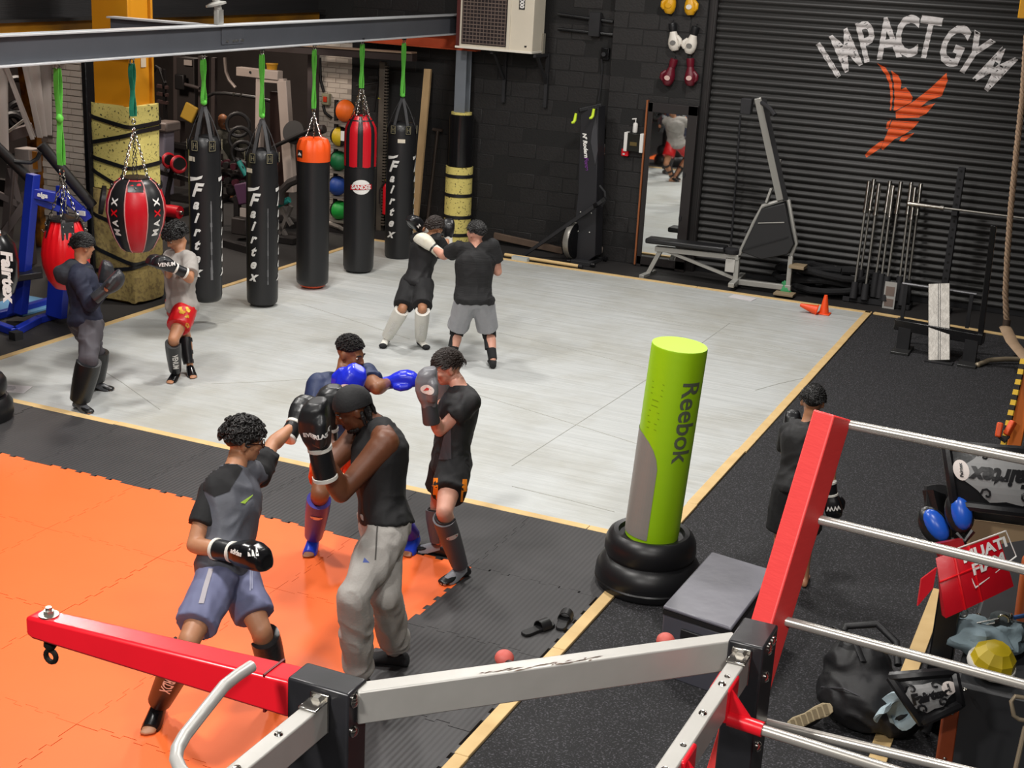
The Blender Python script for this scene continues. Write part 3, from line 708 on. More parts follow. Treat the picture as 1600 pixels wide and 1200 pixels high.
def bag_maize():
    y = 10.29; zt, zb = zx(92, 345), zx(95, 455); H = zt-zb; k = ppm((BX, y, 1.5)); R = 37/k
    t = thing('maize_bag', (BX, y, zb), 'glossy red teardrop bag on chains behind the boy in navy hoodie', 'punch bag')
    hanger(t, y, 2.95, zx(92, 262), green_strap, .06, False)
    part(lambda b: b.ell((BX, y, zx(87, 186)), (.04, .03, .045), n=8, m=6), 'knot', green_strap, t)
    zr = zx(92, 275)
    part(lambda b: (b.torus((BX, y, zr+.03), .03, .009, (1, 0, .2), 14, 6), b.torus((BX, y, zr-.03), .03, .009, (0, 1, 0), 14, 6)), 'ring', chrome, t)
    for i in range(4):
        a = i*math.pi/2+.5; chain(t, (BX, y, zr-.05), (BX+math.cos(a)*R*.6, y+math.sin(a)*R*.6, zt+.01), .016)
    part(lambda b: b.lathe([(R*.60, -.01), (R*.66, 0), (R*.64, .02), (R*.3, .025), (R*.05, .06)], (BX, y, zt), n=26), 'top_plate', mat('smoked_rim', '3a3636', .2, .6), t)
    def f(b):
        N = 60; rings = []
        for q, h, am in ((.1, 0, 0), (.5, .03, 0), (.8, .16, .0), (.97, .36, .006), (1., .52, .012), (.92, .7, .02), (.78, .85, .03), (.62, .96, .035), (.55, 1., .03)):
            rings.append([V((BX+math.cos(2*math.pi*j/N)*R*q*(1+am*math.sin(j*2.2+h)), y+math.sin(2*math.pi*j/N)*R*q*(1+am*math.sin(j*2.2+h)), zb+H*h)) for j in range(N)])
        b.loft(rings)
    part(f, 'bag_body', red_bright, t)
    for i in range(4):
        a = i*math.pi/2+.5+.4
        d = V((math.cos(a), math.sin(a), 0))
        o = part(lambda b: b.bar(V((BX, y, zt+.0))+d*R*.63, V((BX, y, zt-.16))+d*R*.82, .12, .012, up=d), 'strap_patch', black_leather, t, bevel=.004)
        part(lambda b: [b.ell(V((BX, y, zt-.04-.06*j))+d*(R*.70+.012+.03*j)+V((-d.y, d.x, 0))*s*.04, (.009, .009, .009), n=6, m=5) for j in range(2) for s in (-1, 1)], 'rivets', chrome, o)
bag_maize()
def bag_edge():
    y = 9.30; zb = zx(-4, 466); zt = zx(-8, 362); k = ppm((BX, y, 1.2)); R = .26
    t = thing('uppercut_bag', (BX, y, zb), 'black rounded punch bag cut off by the left picture edge', 'punch bag')
    hanger(t, y, 2.95, zt+.55, green_strap, .05)
    for i in range(4):
        a = i*math.pi/2; chain(t, (BX, y, zt+.53), (BX+math.cos(a)*R*.6, y+math.sin(a)*R*.6, zt), .014)
    H = zt-zb
    part(lambda b: b.lathe([(.02, 0), (R*.5, .01), (R*.8, H*.12), (R*.98, H*.35), (R, H*.6), (R*.9, H*.85), (R*.65, H)], (BX, y, zb), n=28), 'bag_body', black_gloss, t)
    part(lambda b: mapped(letters('Fairtex', .16, .008, .3, (.03, .03)), lambda X, Y: on_cyl((BX, y, 0), R*1.0, TOCAM((BX, y, 0))+.62)(Y, zb+H*.45-X), '', None, None, b), 'lettering', white_print, t, ang=0)
bag_edge()
# free-standing bag with green column
def standing_bag():
    B = G(1011, 914); B.z = 0.; t = thing('standing_bag', B, 'lime green and grey free-standing kick bag on a black base', 'punch bag')
    rub = mat('base_plastic', '161618', .38, bump=.05, bscale=8)
    o = part(lambda b: b.lathe([(.30, 0), (.352, .02), (.365, .06), (.362, .07), (.37, .10), (.362, .16), (.33, .215), (.30, .235), (.26, .25)], B, n=44), 'base', rub, t)
    part(lambda b: b.lathe([(.25, .22), (.30, .235), (.318, .28), (.312, .35), (.29, .395), (.262, .415), (.23, .41), (.22, .38)], B, n=44), 'upper_base', rub, t)
    part(lambda b: b.lathe([(.362, .062), (.372, .07), (.364, .08)], B, n=44), 'base_seam', rub, o)
    ax = V((.085, 0, 1.45)).normalized(); R = .186
    lime = mat('lime_vinyl', '9fd012', .42, var=.12, vscale=6, c2='8bbf10', bump=.12, bscale=7, stretch=(1, 1, 4))
    c0 = B+V((0, 0, .38)); L = 1.375
    part(lambda b: b.lathe([(R*.98, 0), (R, .03), (R, L-.012), (R*.99, L)], c0, ax, n=48), 'column', lime, t)
    part(lambda b: b.lathe([(R*.992, L-.004), (R*.985, L+.004), (.01, L+.006)], c0, ax, n=48), 'top_cap', mat('lime_top', 'b4e02c', .5), t, ang=30)
    x, y, d = frame(ax); a_cam = math.atan2(y.dot(-B), x.dot(-B))
    def cm(a_off, lift):
        def f(X, Y):
            a = a_cam+a_off+X/R; return c0+d*Y+(x*math.cos(a)+y*math.sin(a))*(R+lift)
        return f
    gp_ = [(-.40, .03), (-.03, .03), (-.03, .55), (-.045, .62), (-.075, .68), (-.12, .73), (-.18, .765), (-.26, .78), (-.40, .78)]
    grey = mat('warm_grey_vinyl', '8f8a84', .42, bump=.12, bscale=7, stretch=(1, 1, 4))
    part(lambda b: mapped(poly2([gp_], (.02, None)), cm(0, .003), '', None, None, b), 'grey_panel', grey, t, ang=0)
    part(lambda b: mapped(letters('Reebok', .20, .003, 0, (.03, .02)), lambda X, Y: cm(.62, .003)(Y*.95, .90-X*.92), '', None, None, b), 'lettering', mat('print_grey', '5d6450', .5), t, ang=0)
    def tiny(b):
        for i in range(9):
            f = cm(-.62, .003); yy = 1.14-.04*i; wv = random.uniform(.025, .05)
            b._add([f(-wv, yy), f(wv, yy), f(wv, yy+.006), f(-wv, yy+.006)], [(0, 1, 2, 3)])
    part(tiny, 'small_print', mat('lime_print', '7fa60c', .5), t, ang=0)
standing_bag()
def edge_base():
    B = G(-38, 655); B.z = 0; t = thing('bag_base', B, 'rounded black base of a standing bag at the left picture edge', 'punch bag')
    rub = MATS['base_plastic']
    part(lambda b: b.lathe([(.26, 0), (.31, .02), (.325, .07), (.32, .16), (.28, .22), (.2, .24)], B, n=36), 'base', rub, t)
    part(lambda b: b.lathe([(.2, .22), (.26, .24), (.28, .29), (.275, .36), (.25, .40), (.20, .42)], B, n=36), 'upper_base', rub, t)
    part(lambda b: b.lathe([(.185, .3), (.19, 1.7), (.17, 1.75), (.01, 1.76)], B, n=30), 'column', black_vinyl, t)
edge_base()
# ================================================================== EQUIPMENT BY THE FAR WALL
# wall-mounted air unit
def aircon():
    yf = 18.18; A = onY(713, 74, yf); B = onY(831, 84, yf); zb = (A.z+B.z)/2
    x0, x1 = A.x, B.x; t = thing('air_unit', ((x0+x1)/2, 18.35, zb), 'cream air conditioning unit with dark grille on wall brackets', 'air conditioner')
    cream = mat('cream_paint', 'd6cdbb', .5, var=.15, vscale=3)
    H = 1.35
    part(lambda b: b.box(((x0+x1)/2, yf+.20, zb+H/2), (x1-x0, .40, H)), 'casing', cream, t, bevel=.012)
    part(lambda b: b.box(((x0+x1)/2, yf+.19, zb+.012), (x1-x0+.02, .44, .03)), 'base_tray', mat('tray_white', 'e2dccf', .5), t, bevel=.004)
    gx1 = onY(792, 40, yf).x; gx0 = onY(722, 40, yf).x
    rec = mat('grille_dark', '1c0f10', .7)
    g = part(lambda b: b.box(((gx0+gx1)/2, yf-.004, zb+.03+H/2), (gx1-gx0, .012, H-.06)), 'grille', rec, t)
    wire = mat('grille_wire', '7a6a62', .5, .3)
    for i in range(13): part(lambda b: b.box((gx0+.02+(gx1-gx0-.04)*i/12, yf-.018, zb+.03+H/2), (.008, .008, H-.08)), 'wire', wire, g)
    for i in range(26): part(lambda b: b.box(((gx0+gx1)/2, yf-.012, zb+.08+i*.05), (gx1-gx0-.02, .008, .012)), 'wire', wire, g)
    part(lambda b: b.box((x0+.02, yf-.005, zb+H/2), (.05, .02, H)), 'edge_frame', mat('oxide_dark', '4a1410', .6), t)
    part(lambda b: b.box((gx1+.03, yf-.006, zb+H/2), (.05, .015, H-.02)), 'front_strip', cream, t, bevel=.003)
    pl = onY(816, 3, yf-.006); part(lambda b: b.box(pl, (.085, .006, .2)), 'badge', black_matt, t)
    part(lambda b: mapped(letters('000', .085, .004), on_plane(pl+V((0, -.004, -.02)), (0, 0, -1), (1, 0, 0), .002), '', None, None, b), 'badge_text', white_print, t, ang=0)
    part(lambda b: b.box((x1-.10, yf-.004, zb+.09), (.03, .01, .02)), 'latch', dark_steel, t)
    part(lambda b: b.box((x1+.01, yf+.36, zb+.12), (.03, .08, .28)), 'valve_cover', mat('valve_grey', '8f897c', .5), t, bevel=.004)
    for px, pz in ((787, 160), (852, 168)):
        p = onY(px, pz, YW-.06); br_ = thing('wall_bracket', (p.x, YW-.06, p.z), 'black steel bracket under the air unit, %s' % ('nearer the padded post' if px < 800 else 'nearer the ski machine'), 'bracket')
        part(lambda b: b.bar((p.x, YW-.07, p.z), (p.x, YW-.07, zb-.02), .05, .05), 'upright', black_matt, br_, bevel=.004)
        part(lambda b: b.bar((p.x, YW-.08, zb-.03), (p.x, yf+.02, zb-.03), .04, .04), 'arm', black_matt, br_)
        part(lambda b: b.bar((p.x, YW-.09, zb-.42), (p.x, yf+.12, zb-.04), .035, .035), 'brace', black_matt, br_)
aircon()
# conduit ladder, socket and cables on the wall
tr_ = thing('cable_tray', (-7.3, YW-.1, 3.1), 'black cable conduits running along the wall beside air unit', 'conduit')
part(lambda b: (b.tube([onY(872, 22, YW-.08), onY(958, 34, YW-.08)], .022, 8), b.tube([onY(872, 45, YW-.08), onY(958, 54, YW-.08)], .022, 8)), 'pipe', black_gloss, tr_)
part(lambda b: b.box(onY(930, 38, YW-.09), (.16, .09, .32)), 'junction_box', black_matt, tr_, bevel=.006)
sk = thing('wall_socket', onY(946, 84, YW-.05), 'black wall socket with hanging cable above the ski machine', 'socket')
part(lambda b: b.box(onY(946, 84, YW-.05), (.12, .06, .16)), 'box', black_gloss, sk, bevel=.008)
part(lambda b: b.cyl(onY(943, 85, YW-.08), onY(943, 85, YW-.12), .03, n=12), 'plug', black_matt, sk)
part(lambda b: b.tube([onY(940, 92, YW-.08), onY(941, 110, YW-.06), onY(938, 140, YW-.06), onY(935, 158, YW-.08)], .010, 6), 'cable', black_matt, sk)
# gloves hung on the wall
def wall_glove(px, py, col, col2, label, cuffm, side, rot=0., s=1., group=None):
    p = onY(px, py, YW-.20); t = thing('boxing_glove', p, label, 'boxing glove', group)
    R = Matrix.Rotation(rot, 3, 'Y'); Q = lambda x, y, z: p+R @ V((x*s*side, y*s, z*s))
    def rings(spec, n=16):
        return [[Q(cx+rx*math.cos(2*math.pi*k/n), cy+ry*math.sin(2*math.pi*k/n), z) for k in range(n)] for cx, cy, z, rx, ry in spec]
    part(lambda b: b.loft(rings([(0, 0, .09, .045, .045), (0, 0, .05, .055, .055), (0, 0, 0, .075, .06), (0, -.01, -.06, .085, .068), (0, -.01, -.12, .075, .06), (0, 0, -.16, .045, .04)])), 'fist', col, t)
    part(lambda b: b.loft(rings([(0, 0, .20, .052, .05), (0, 0, .16, .056, .054), (0, 0, .09, .048, .048)])), 'cuff', cuffm, t)
    part(lambda b: b.tube([Q(.055, -.02, .02), Q(.092, -.035, -.03), Q(.088, -.04, -.08), Q(.066, -.035, -.11)], [.026*s, .032*s, .03*s, .018*s], 10), 'thumb', col, t)
    part(lambda b: b.loft([[Q(.04*math.cos(2*math.pi*k/16), -.082+.0*k, -.055+.032*math.sin(2*math.pi*k/16)) for k in range(16)], [Q(.04*math.cos(2*math.pi*k/16), -.07, -.055+.032*math.sin(2*math.pi*k/16)) for k in range(16)]]), 'badge', col2, t)
    part(lambda b: b.torus(Q(0, .02, .215), .022*s, .004, (1, 0, 0), 10, 5), 'hanging_loop', black_matt, t)
yel = mat('mustard_leather', 'd19a12', .4); wgl = mat('white_leather', 'd6d0c6', .4); mar = mat('maroon_leather', '5e1020', .35)
wall_glove(1048, 2, yel, yel, 'mustard yellow glove of the top pair, left one', mat('blue_cuff', '1b2a6b', .5), -1, .1)
wall_glove(1079, 4, yel, wgl, 'mustard yellow glove of the top pair, right one', mat('blue_cuff', '1b2a6b', .5), 1, -.1)
wall_glove(1053, 60, wgl, mat('grey_badge', '6c6a66', .5), 'white glove with black cuff in the middle pair, left one', black_leather, 1, -.2)
wall_glove(1081, 65, wgl, mat('grey_badge', '6c6a66', .5), 'white glove with black cuff in the middle pair, right one', black_leather, -1, .2)
wall_glove(1047, 115, mar, mat('pink_badge', 'c9a8a0', .5), 'maroon glove of the lowest pair, left one', mar, -1, .22)
wall_glove(1079, 115, mar, mat('pink_badge', 'c9a8a0', .5), 'maroon glove of the lowest pair, right one', mar, 1, -.1)
# tall mirror
def mirror():
    y = YW-.20; A = onY(1013, 162, y); B = onY(1092, 170, y); x0, x1, zt = A.x, B.x, A.z+.03
    t = thing('wall_mirror', ((x0+x1)/2, y, .03), 'tall narrow mirror in a dark frame on the far wall', 'mirror')
    fr_ = mat('mirror_frame', '1d1818', .5); W = x1-x0
    part(lambda b: b.box(((x0+x1)/2, y+.01, .03+(zt-.03)/2), (W, .03, zt-.03)), 'backing_board', fr_, t)
    for nm, c, d in (('frame_rail', ((x0+x1)/2, y-.01, zt-.07), (W, .03, .13)), ('frame_rail', ((x0+x1)/2, y-.01, .09), (W, .03, .12)), ('frame_stile', (x0+.045, y-.01, zt/2), (.07, .03, zt)), ('frame_stile', (x1-.07, y-.01, zt/2), (.14, .03, zt))):
        part(lambda b: b.box(c, d), nm, fr_, t, bevel=.006)
    part(lambda b: b.box((x0-.005, y-.01, zt/2+.02), (.022, .06, zt)), 'copper_edge', mat('copper_edge', '9a5a34', .5, .3), t)
    part(lambda b: b.box(((x0+.08+x1-.14)/2, y-.009, (zt+.0)/2+.01), (W-.22, .006, zt-.27)), 'glass', mirror_glass, t)
    for z in (.75, 1.35): part(lambda b: b.box((x1-.12, y-.035, z), (.03, .02, .05)), 'clip', black_matt, t)
mirror()
# soap pump, dispenser, call point, notices
yb = YW-.2
def wallbox(name, px, py, d, m, label, cat, extra=None, y=None):
    p = onY(px, py, y or yb); t = thing(name, p, label, cat)
    part(lambda b: b.box(p, d), 'body', m, t, bevel=.008)
    if extra: extra(t, p)
    return t
pw = mat('white_plastic', 'd8d6d2', .4)
def disp(t, p):
    for s in (-1, 1): part(lambda b: b.box(p+V((s*.115, -.012, 0)), (.05, .12, .26)), 'side_cheek', pw, t, bevel=.006)
    part(lambda b: b.box(p+V((0, -.06, -.02)), (.10, .01, .05)), 'label', mat('olive_label', '5a4a22', .5), t)
wallbox('towel_dispenser', 992, 222, (.20, .12, .25), mat('smoked_plastic', '1c1e1a', .25), 'smoked wall dispenser with white side cheeks beside the mirror', 'dispenser', disp)
bp2 = onY(992, 207, yb-.02); sp = thing('pump_bottle', bp2, 'white pump bottle standing on the wall dispenser', 'bottle')
part(lambda b: b.lathe([(.03, 0), (.034, .01), (.034, .11), (.026, .13), (.012, .135)], bp2, n=16), 'bottle', pw, sp)
part(lambda b: (b.cyl(bp2+V((0, 0, .13)), bp2+V((0, 0, .19)), .008, n=8), b.bar(bp2+V((.01, 0, .19)), bp2+V((-.05, -.01, .18)), .016, .014)), 'pump', pw, sp)
wallbox('call_point', 977, 238, (.10, .06, .10), red_paint, 'red fire alarm call point left under the dispenser', 'alarm', lambda t, p: part(lambda b: b.box(p+V((-.01, -.033, -.02)), (.03, .006, .02)), 'glass', pw, t))
def notice(t, p):
    part(lambda b: b.box(p+V((0, -.012, -.01)), (.13, .004, .07)), 'red_print', mat('notice_red', 'c98a86', .6), t)
wallbox('wall_notice', 943, 233, (.15, .02, .15), pw, 'small white notice with red print right of ski machine', 'notice', notice, YW-.05)
wallbox('wall_switch', 937, 263, (.07, .04, .10), pw, 'white switch on black wall below the small notice', 'switch', lambda t, p: part(lambda b: b.box(p+V((0, -.022, 0)), (.03, .008, .05)), 'rocker', mat('rocker_grey', '8f8d88', .5), t), YW-.05)
# upright ski machine
def skierg():
    B = G(908, 412); B.z = 0; t = thing('ski_machine', B, 'black upright ski machine with yellow-green handles by far wall', 'exercise machine')
    k = ppm(B); yv = B.y
    P = lambda px, py, dy=0: onY(px, py, yv+dy)
    coal = mat('coal_panel', '1e1e22', .45)
    front = [P(907, 172), P(935, 166), P(930, 400), P(915, 411), P(892, 405), P(903, 300)]
    def pr(b):
        n = len(front); bk = [q+V((0.02, .22, 0)) for q in front]
        b._add(front+bk, [tuple(range(n)), tuple(range(2*n-1, n-1, -1))]+[(i, n+i, n+(i+1) % n, (i+1) % n) for i in range(n)])
    part(pr, 'tower', coal, t, bevel=.008)
    pan = [P(925, 205, -.012), P(932, 178, -.012), P(934, 235, -.012), P(930, 258, -.012), P(923, 222, -.012)]
    part(lambda b: b._add(pan+[q+V((0, .01, 0)) for q in pan], [tuple(range(5)), tuple(range(9, 4, -1))]+[(i, 5+i, 5+(i+1) % 5, (i+1) % 5) for i in range(5)]), 'side_panel', mat('slate_panel', '3a3a3e', .5), t)
    part(lambda b: b.bar(P(905, 172, -.03), P(940, 164, .1), .05, .05), 'top_bar', dark_steel, t, bevel=.008)
    part(lambda b: b.bar(P(937, 166, .14), P(928, 400, .14), .05, .06), 'rear_post', black_matt, t)
    neon = mat('neon_yellow', 'c6e02a', .5)
    for px, py in ((899, 179), (927, 172)):
        h = part(lambda b: b.tube([P(px+1, py-2, -.06), P(px-1, py+9, -.07), P(px-3, py+12, -.09), P(px-6, py+13, -.11)], [.018, .022, .02, .014], 8), 'handle', neon, t)
        part(lambda b: b.cyl(P(px+3, py-3, -.05), P(px+5, py-5, .0), .022, n=10), 'pulley', black_matt, h)
    def wm(b):
        o = P(914, 236, -.008); d = (P(917, 262, -.008)-P(913, 212, -.008)).normalized(); u = V((d.z, 0, -d.x))
        mapped(letters("N' Rodern", .078, .004, .2), on_plane(P(914.5, 227, -.006), d, -u if u.x < 0 else u, .003), '', None, None, b)
    part(wm, 'lettering', white_print, t, ang=0)
    def pm(b):
        d = (P(917, 262, -.008)-P(913, 212, -.008)).normalized(); u = V((d.z, 0, -d.x))
        mapped(letters("Force", .075, .004, .2), on_plane(P(916.5, 256, -.006), d, -u if u.x < 0 else u, .003), '', None, None, b)
    part(pm, 'lettering', mat('purple_print', '5c2a6e', .5), t, ang=0)
    fw = P(893, 376, -.02)
    o = part(lambda b: b.lathe([(.02, -.09), (.24, -.085), (.26, -.06), (.26, .04), (.22, .06), (.02, .06)], fw+V((.03, .06, 0)), (1, -.15, 0), n=30), 'flywheel_housing', black_gloss, t)
    part(lambda b: b.lathe([(.262, -.05), (.268, -.03), (.268, .02), (.262, .035)], fw+V((.03, .06, 0)), (1, -.15, 0), n=30), 'silver_band', mat('band_silver', '8d8a84', .35, .5), o)
    part(lambda b: b.box((B.x+.02, B.y+.12, .03), (.32, .5, .06)), 'base_plate', black_matt, t, bevel=.008)
    for sx, sy in ((-.16, -.12), (.2, -.12), (.2, .36)): part(lambda b: b.cyl((B.x+sx, B.y+sy, .035), (B.x+sx+.05, B.y+sy, .035), .034, n=14), 'wheel', black_gloss, t)
    part(lambda b: b.tube([P(937, 290, .0), P(945, 300, -.02), P(946, 315, -.02), P(940, 322, 0)], .016, 8), 'side_handle', black_matt, t)
    for px, py in ((907, 331), (924, 333), (903, 361), (921, 363)): part(lambda b: b.cyl(P(px, py, -.01), P(px, py, .0), .009, n=8), 'bolt', steel, t)
    for i, off in enumerate((0, 1)):
        a = G(818+off*16, 399-off*12, .02); e = P(941-off*12, 314+off*8, -.12)
        c = thing('leaning_bar', a, ('long black bar' if not off else 'shorter black bar')+' leaning from the floor against the ski machine', 'bar')
        part(lambda b: b.bar(a, e, .04, .05), 'shaft', black_matt, c, bevel=.006)
        part(lambda b: b.bar(e, e+(e-a).normalized()*.06, .046, .056), 'end_cap', black_gloss, c)
skierg()
sk_ = thing('wooden_pole', G(790, 396), 'pale wooden pole lying on floor in front of ski machine', 'pole')
a_, b_ = G(789, 398, .03), G(904, 416, .03)
part(lambda b: b.cyl(a_, b_, .026, n=12), 'shaft', pine, sk_); part(lambda b: b.cyl(b_, b_+(b_-a_).normalized()*.06, .03, n=12), 'end_grip', black_matt, sk_)
wb_ = thing('water_bottle', G(979, 407), 'clear water bottle with blue label on the floor by mirror', 'bottle')
q = G(979, 406); q.z = 0; clr = mat('clear_plastic', 'a8b4bc', .15)
part(lambda b: b.lathe([(.03, 0), (.035, .01), (.033, .07), (.035, .12), (.032, .17), (.014, .205), (.013, .215)], q, n=16), 'bottle', clr, wb_)
part(lambda b: b.lathe([(.0355, .10), (.0358, .155)], q, n=16, cap=False), 'label', mat('label_blue', '2a3f8c', .5), wb_)
part(lambda b: b.lathe([(.016, .21), (.016, .235), (.002, .236)], q, n=12), 'cap', mat('cap_blue', '1f3fa8', .4), wb_)
def flat_paper(px, py, w, h, rot, label, z=.014, th=.004, m=None, nm='paper_sheet', cat='paper'):
    c = G(px, py); c.z = z; R = Matrix.Rotation(rot, 3, 'Z')
    t = thing(nm, c, label, cat); part(lambda b: b.box(c+V((0, 0, th/2)), (w, h, th), R), 'sheet', m or mat('paper_white', 'd6d2d4', .7), t)
    return t, c, R
flat_paper(1160, 467, .32, .2, -.1, 'white paper sheet on the far mat edge by the bench machine')
t_, c_, R_ = flat_paper(20, 610, .30, .21, .35, 'printed white sheet on the mat by the left edge')
for i in range(6): part(lambda b: b.box(c_+R_ @ V((-.04, .06-.022*i, .0045)), (random.uniform(.08, .14), .006, .001), R_), 'print_line', mat('print_dark', '6a6a72', .7), t_)
flat_paper(813, 409, .24, .08, -.05, 'pale foam block on mat border before ski machine', .02, .05, mat('foam_pale', 'b4bab8', .6), 'foam_block', 'block')
# bench with tall rail (incline trainer)
def bench():
    B = G(1150, 442); B.z = 0; y0 = 18.05
    t = thing('rail_trainer', (onY(1150, 440, y0).x, y0, 0), 'silver bench machine with tall rail and black shroud before shutter', 'exercise machine')
    P = lambda px, py, y=y0: onY(px, py, y)
    S = silver_paint
    part(lambda b: b.bar(P(1025, 388), P(1155, 402), .10, .07), 'bench_beam', S, t, bevel=.006)
    part(lambda b: b.bar(P(1012, 374), P(1135, 389), .24, .07), 'seat_pad', black_vinyl, t, bevel=.02)
    part(lambda b: b.bar(P(1033, 390), P(1013, 427), .06, .06), 'front_leg', S, t, bevel=.004)
    part(lambda b: b.bar(P(1010, 429)+V((0, -.22, 0)), P(1012, 429)+V((.02, .22, 0)), .07, .07), 'front_foot', S, t, bevel=.006)
    part(lambda b: b.bar(P(1042, 392), P(1146, 434), .04, .04), 'strut', S, t)
    part(lambda b: b.bar(P(1152, 402), P(1149, 447), .07, .07), 'centre_leg', S, t, bevel=.005)
    part(lambda b: b.bar(P(1151, 440)+V((0, -.28, 0)), P(1151, 436)+V((0, .32, 0)), .08, .06), 'centre_foot', S, t, bevel=.005)
    part(lambda b: b.bar(P(1152, 440), P(1236, 450), .07, .07), 'ground_beam', S, t, bevel=.005)
    part(lambda b: b.bar(P(1236, 400), P(1231, 455), .06, .06), 'rear_leg', S, t, bevel=.005)
    part(lambda b: b.tube([P(1155, 398), P(1178, 348), P(1192, 322), P(1228, 311), P(1232, 313), P(1244, 380), P(1236, 400)], .028, 8), 'shroud_frame', S, t)
    sh = [P(1160, 392), P(1192, 325), P(1228, 316), P(1243, 380), P(1233, 396), P(1192, 404)]
    def pr(b):
        n = len(sh); f = [q+V((0, -.08, 0)) for q in sh]; k = [q+V((0, .10, 0)) for q in sh]
        b._add(f+k, [tuple(range(n)), tuple(range(2*n-1, n-1, -1))]+[(i, n+i, n+(i+1) % n, (i+1) % n) for i in range(n)])
    so_ = part(pr, 'shroud', mat('shroud_black', '1b1b1d', .5), t, bevel=.012)
    part(lambda b: (b.bar(P(1187, 347)+V((0, -.085, 0)), P(1228, 346)+V((0, -.085, 0)), .012, .012),), 'trim_line', S, so_)
    part(lambda b: b.bar(P(1163, 389)+V((0, -.085, 0)), P(1234, 369)+V((0, -.085, 0)), .012, .01), 'trim_line', dark_steel, so_)
    part(lambda b: b.bar(P(1219, 312), P(1184, 153, y0-.1), .11, .09), 'rail', mat('rail_alu', 'aaa9a4', .35, .7), t, bevel=.006)
    part(lambda b: b.bar(P(1224, 312)+V((.035, -.02, 0)), P(1189, 153, y0-.1)+V((.035, -.02, 0)), .03, .07), 'rail_slot', dark_steel, t)
    part(lambda b: b.bar(P(1198, 316), P(1206, 294), .10, .03), 'hinge_plate', S, t, bevel=.004)
    part(lambda b: b.box(P(1167, 166, y0-.1), (.14, .12, .20)), 'head_unit', black_matt, t, bevel=.01)
    part(lambda b: b.tube([P(1190, 160, y0-.12), P(1203, 170, y0-.25), P(1211, 180, y0-.3)], .03, 8), 'side_grip', black_matt, t)
    part(lambda b: b.box(P(1217, 260), (.04, .05, .18)), 'lock_lever', S, t)
    part(lambda b: b.tube([P(1192, 322), P(1178, 350), P(1164, 362)], .012, 6), 'pull_handle', black_matt, t)
    part(lambda b: b.box(P(1142, 413), (.13, .10, .20)), 'control_box', mat('box_grey', 'b9b7b2', .5), t, bevel=.006)
    part(lambda b: b.lathe([(.10, 0), (.11, .02), (.11, .06), (.09, .07)], P(1143, 396), n=18), 'foot_pulley', black_matt, t)
    part(lambda b: b.box(P(1247, 416), (.20, .22, .04)), 'foot_plate', mat('plate_tan', '8f7d63', .6), t, bevel=.004)
    part(lambda b: b.box(P(1226, 459, y0-.1), (.26, .2, .03)), 'ground_plate', mat('plate_tan', '8f7d63', .6), t, bevel=.004)
bench()
gb = G(1228, 461); gb.z = .07; gg = thing('green_cloth', gb, 'small crumpled green cloth at the foot of bench machine', 'cloth')
def crumple(b, c, rx, ry, rz, amp=.35, seed=0, n=16, m=10):
    s = len(b.v); b.ell(c, (rx, ry, rz), n=n, m=m)
    for i in range(s, len(b.v)):
        d = b.v[i]-V(c); q = 1+amp*noise.noise(V((d.x/rx*1.4+seed, d.y/ry*1.4, d.z/rz*1.4))); b.v[i] = V(c)+d*q
part(lambda b: crumple(b, gb+V((-.01, 0, .03)), .07, .06, .10, .7, 3), 'cloth', mat('green_cloth', '3f9a63', .7), gg)
# battle rope heap
def rope_heap():
    c = G(1290, 458); c.z = 0; t = thing('battle_rope', c, 'heap of thick black battle rope on the floor by shutter', 'rope')
    random.seed(3); pts = []
    for i in range(150):
        a = i*.33; rr = .30+.16*math.sin(i*.21)+.05*math.cos(i*.57); z = .05+.075*(i/38)+.03*math.sin(i*.9)
        pts.append(V((c.x+rr*1.5*math.cos(a)+.08*math.sin(i*.13), c.y+rr*.75*math.sin(a), min(z, .36))))
    part(lambda b: b.tube(pts, .045, 8), 'rope', mat('rope_black', '141416', .9, bump=.6, bscale=50), t)
    e = [pts[-1], V((c.x+.65, c.y+.05, .35)), V((c.x+.72, c.y-.05, .25)), V((c.x+.75, c.y-.12, .05)), V((c.x+.78, c.y-.3, .05))]
    part(lambda b: b.tube(e, .045, 8), 'rope_tail', MATS['rope_black'], t)
rope_heap()
# agility cones
def cone(px, py, h, lying, label):
    c = G(px, py); c.z = .014; t = thing('agility_cone', c, label, 'cone', 'orange cones on the mat')
    ax = V((0, 0, 1)) if not lying else V((-.93, -.2, .22))
    o = c if not lying else c+V((0, 0, .045))
    part(lambda b: b.lathe([(.075, 0), (.078, .008), (.062, .014), (.03, h*.8), (.02, h), (.014, h+.002), (.01, h-.01)], o, ax, n=24), 'cone_body', orange_plastic, t)
    if not lying: part(lambda b: b.box(c+V((0, 0, .006)), (.16, .16, .012)), 'cone_base', orange_plastic, t, bevel=.01)
cone(1287, 492, .24, False, 'orange cone standing upright on the mat corner'); cone(1276, 492, .22, True, 'orange cone lying on its side by the upright cone')
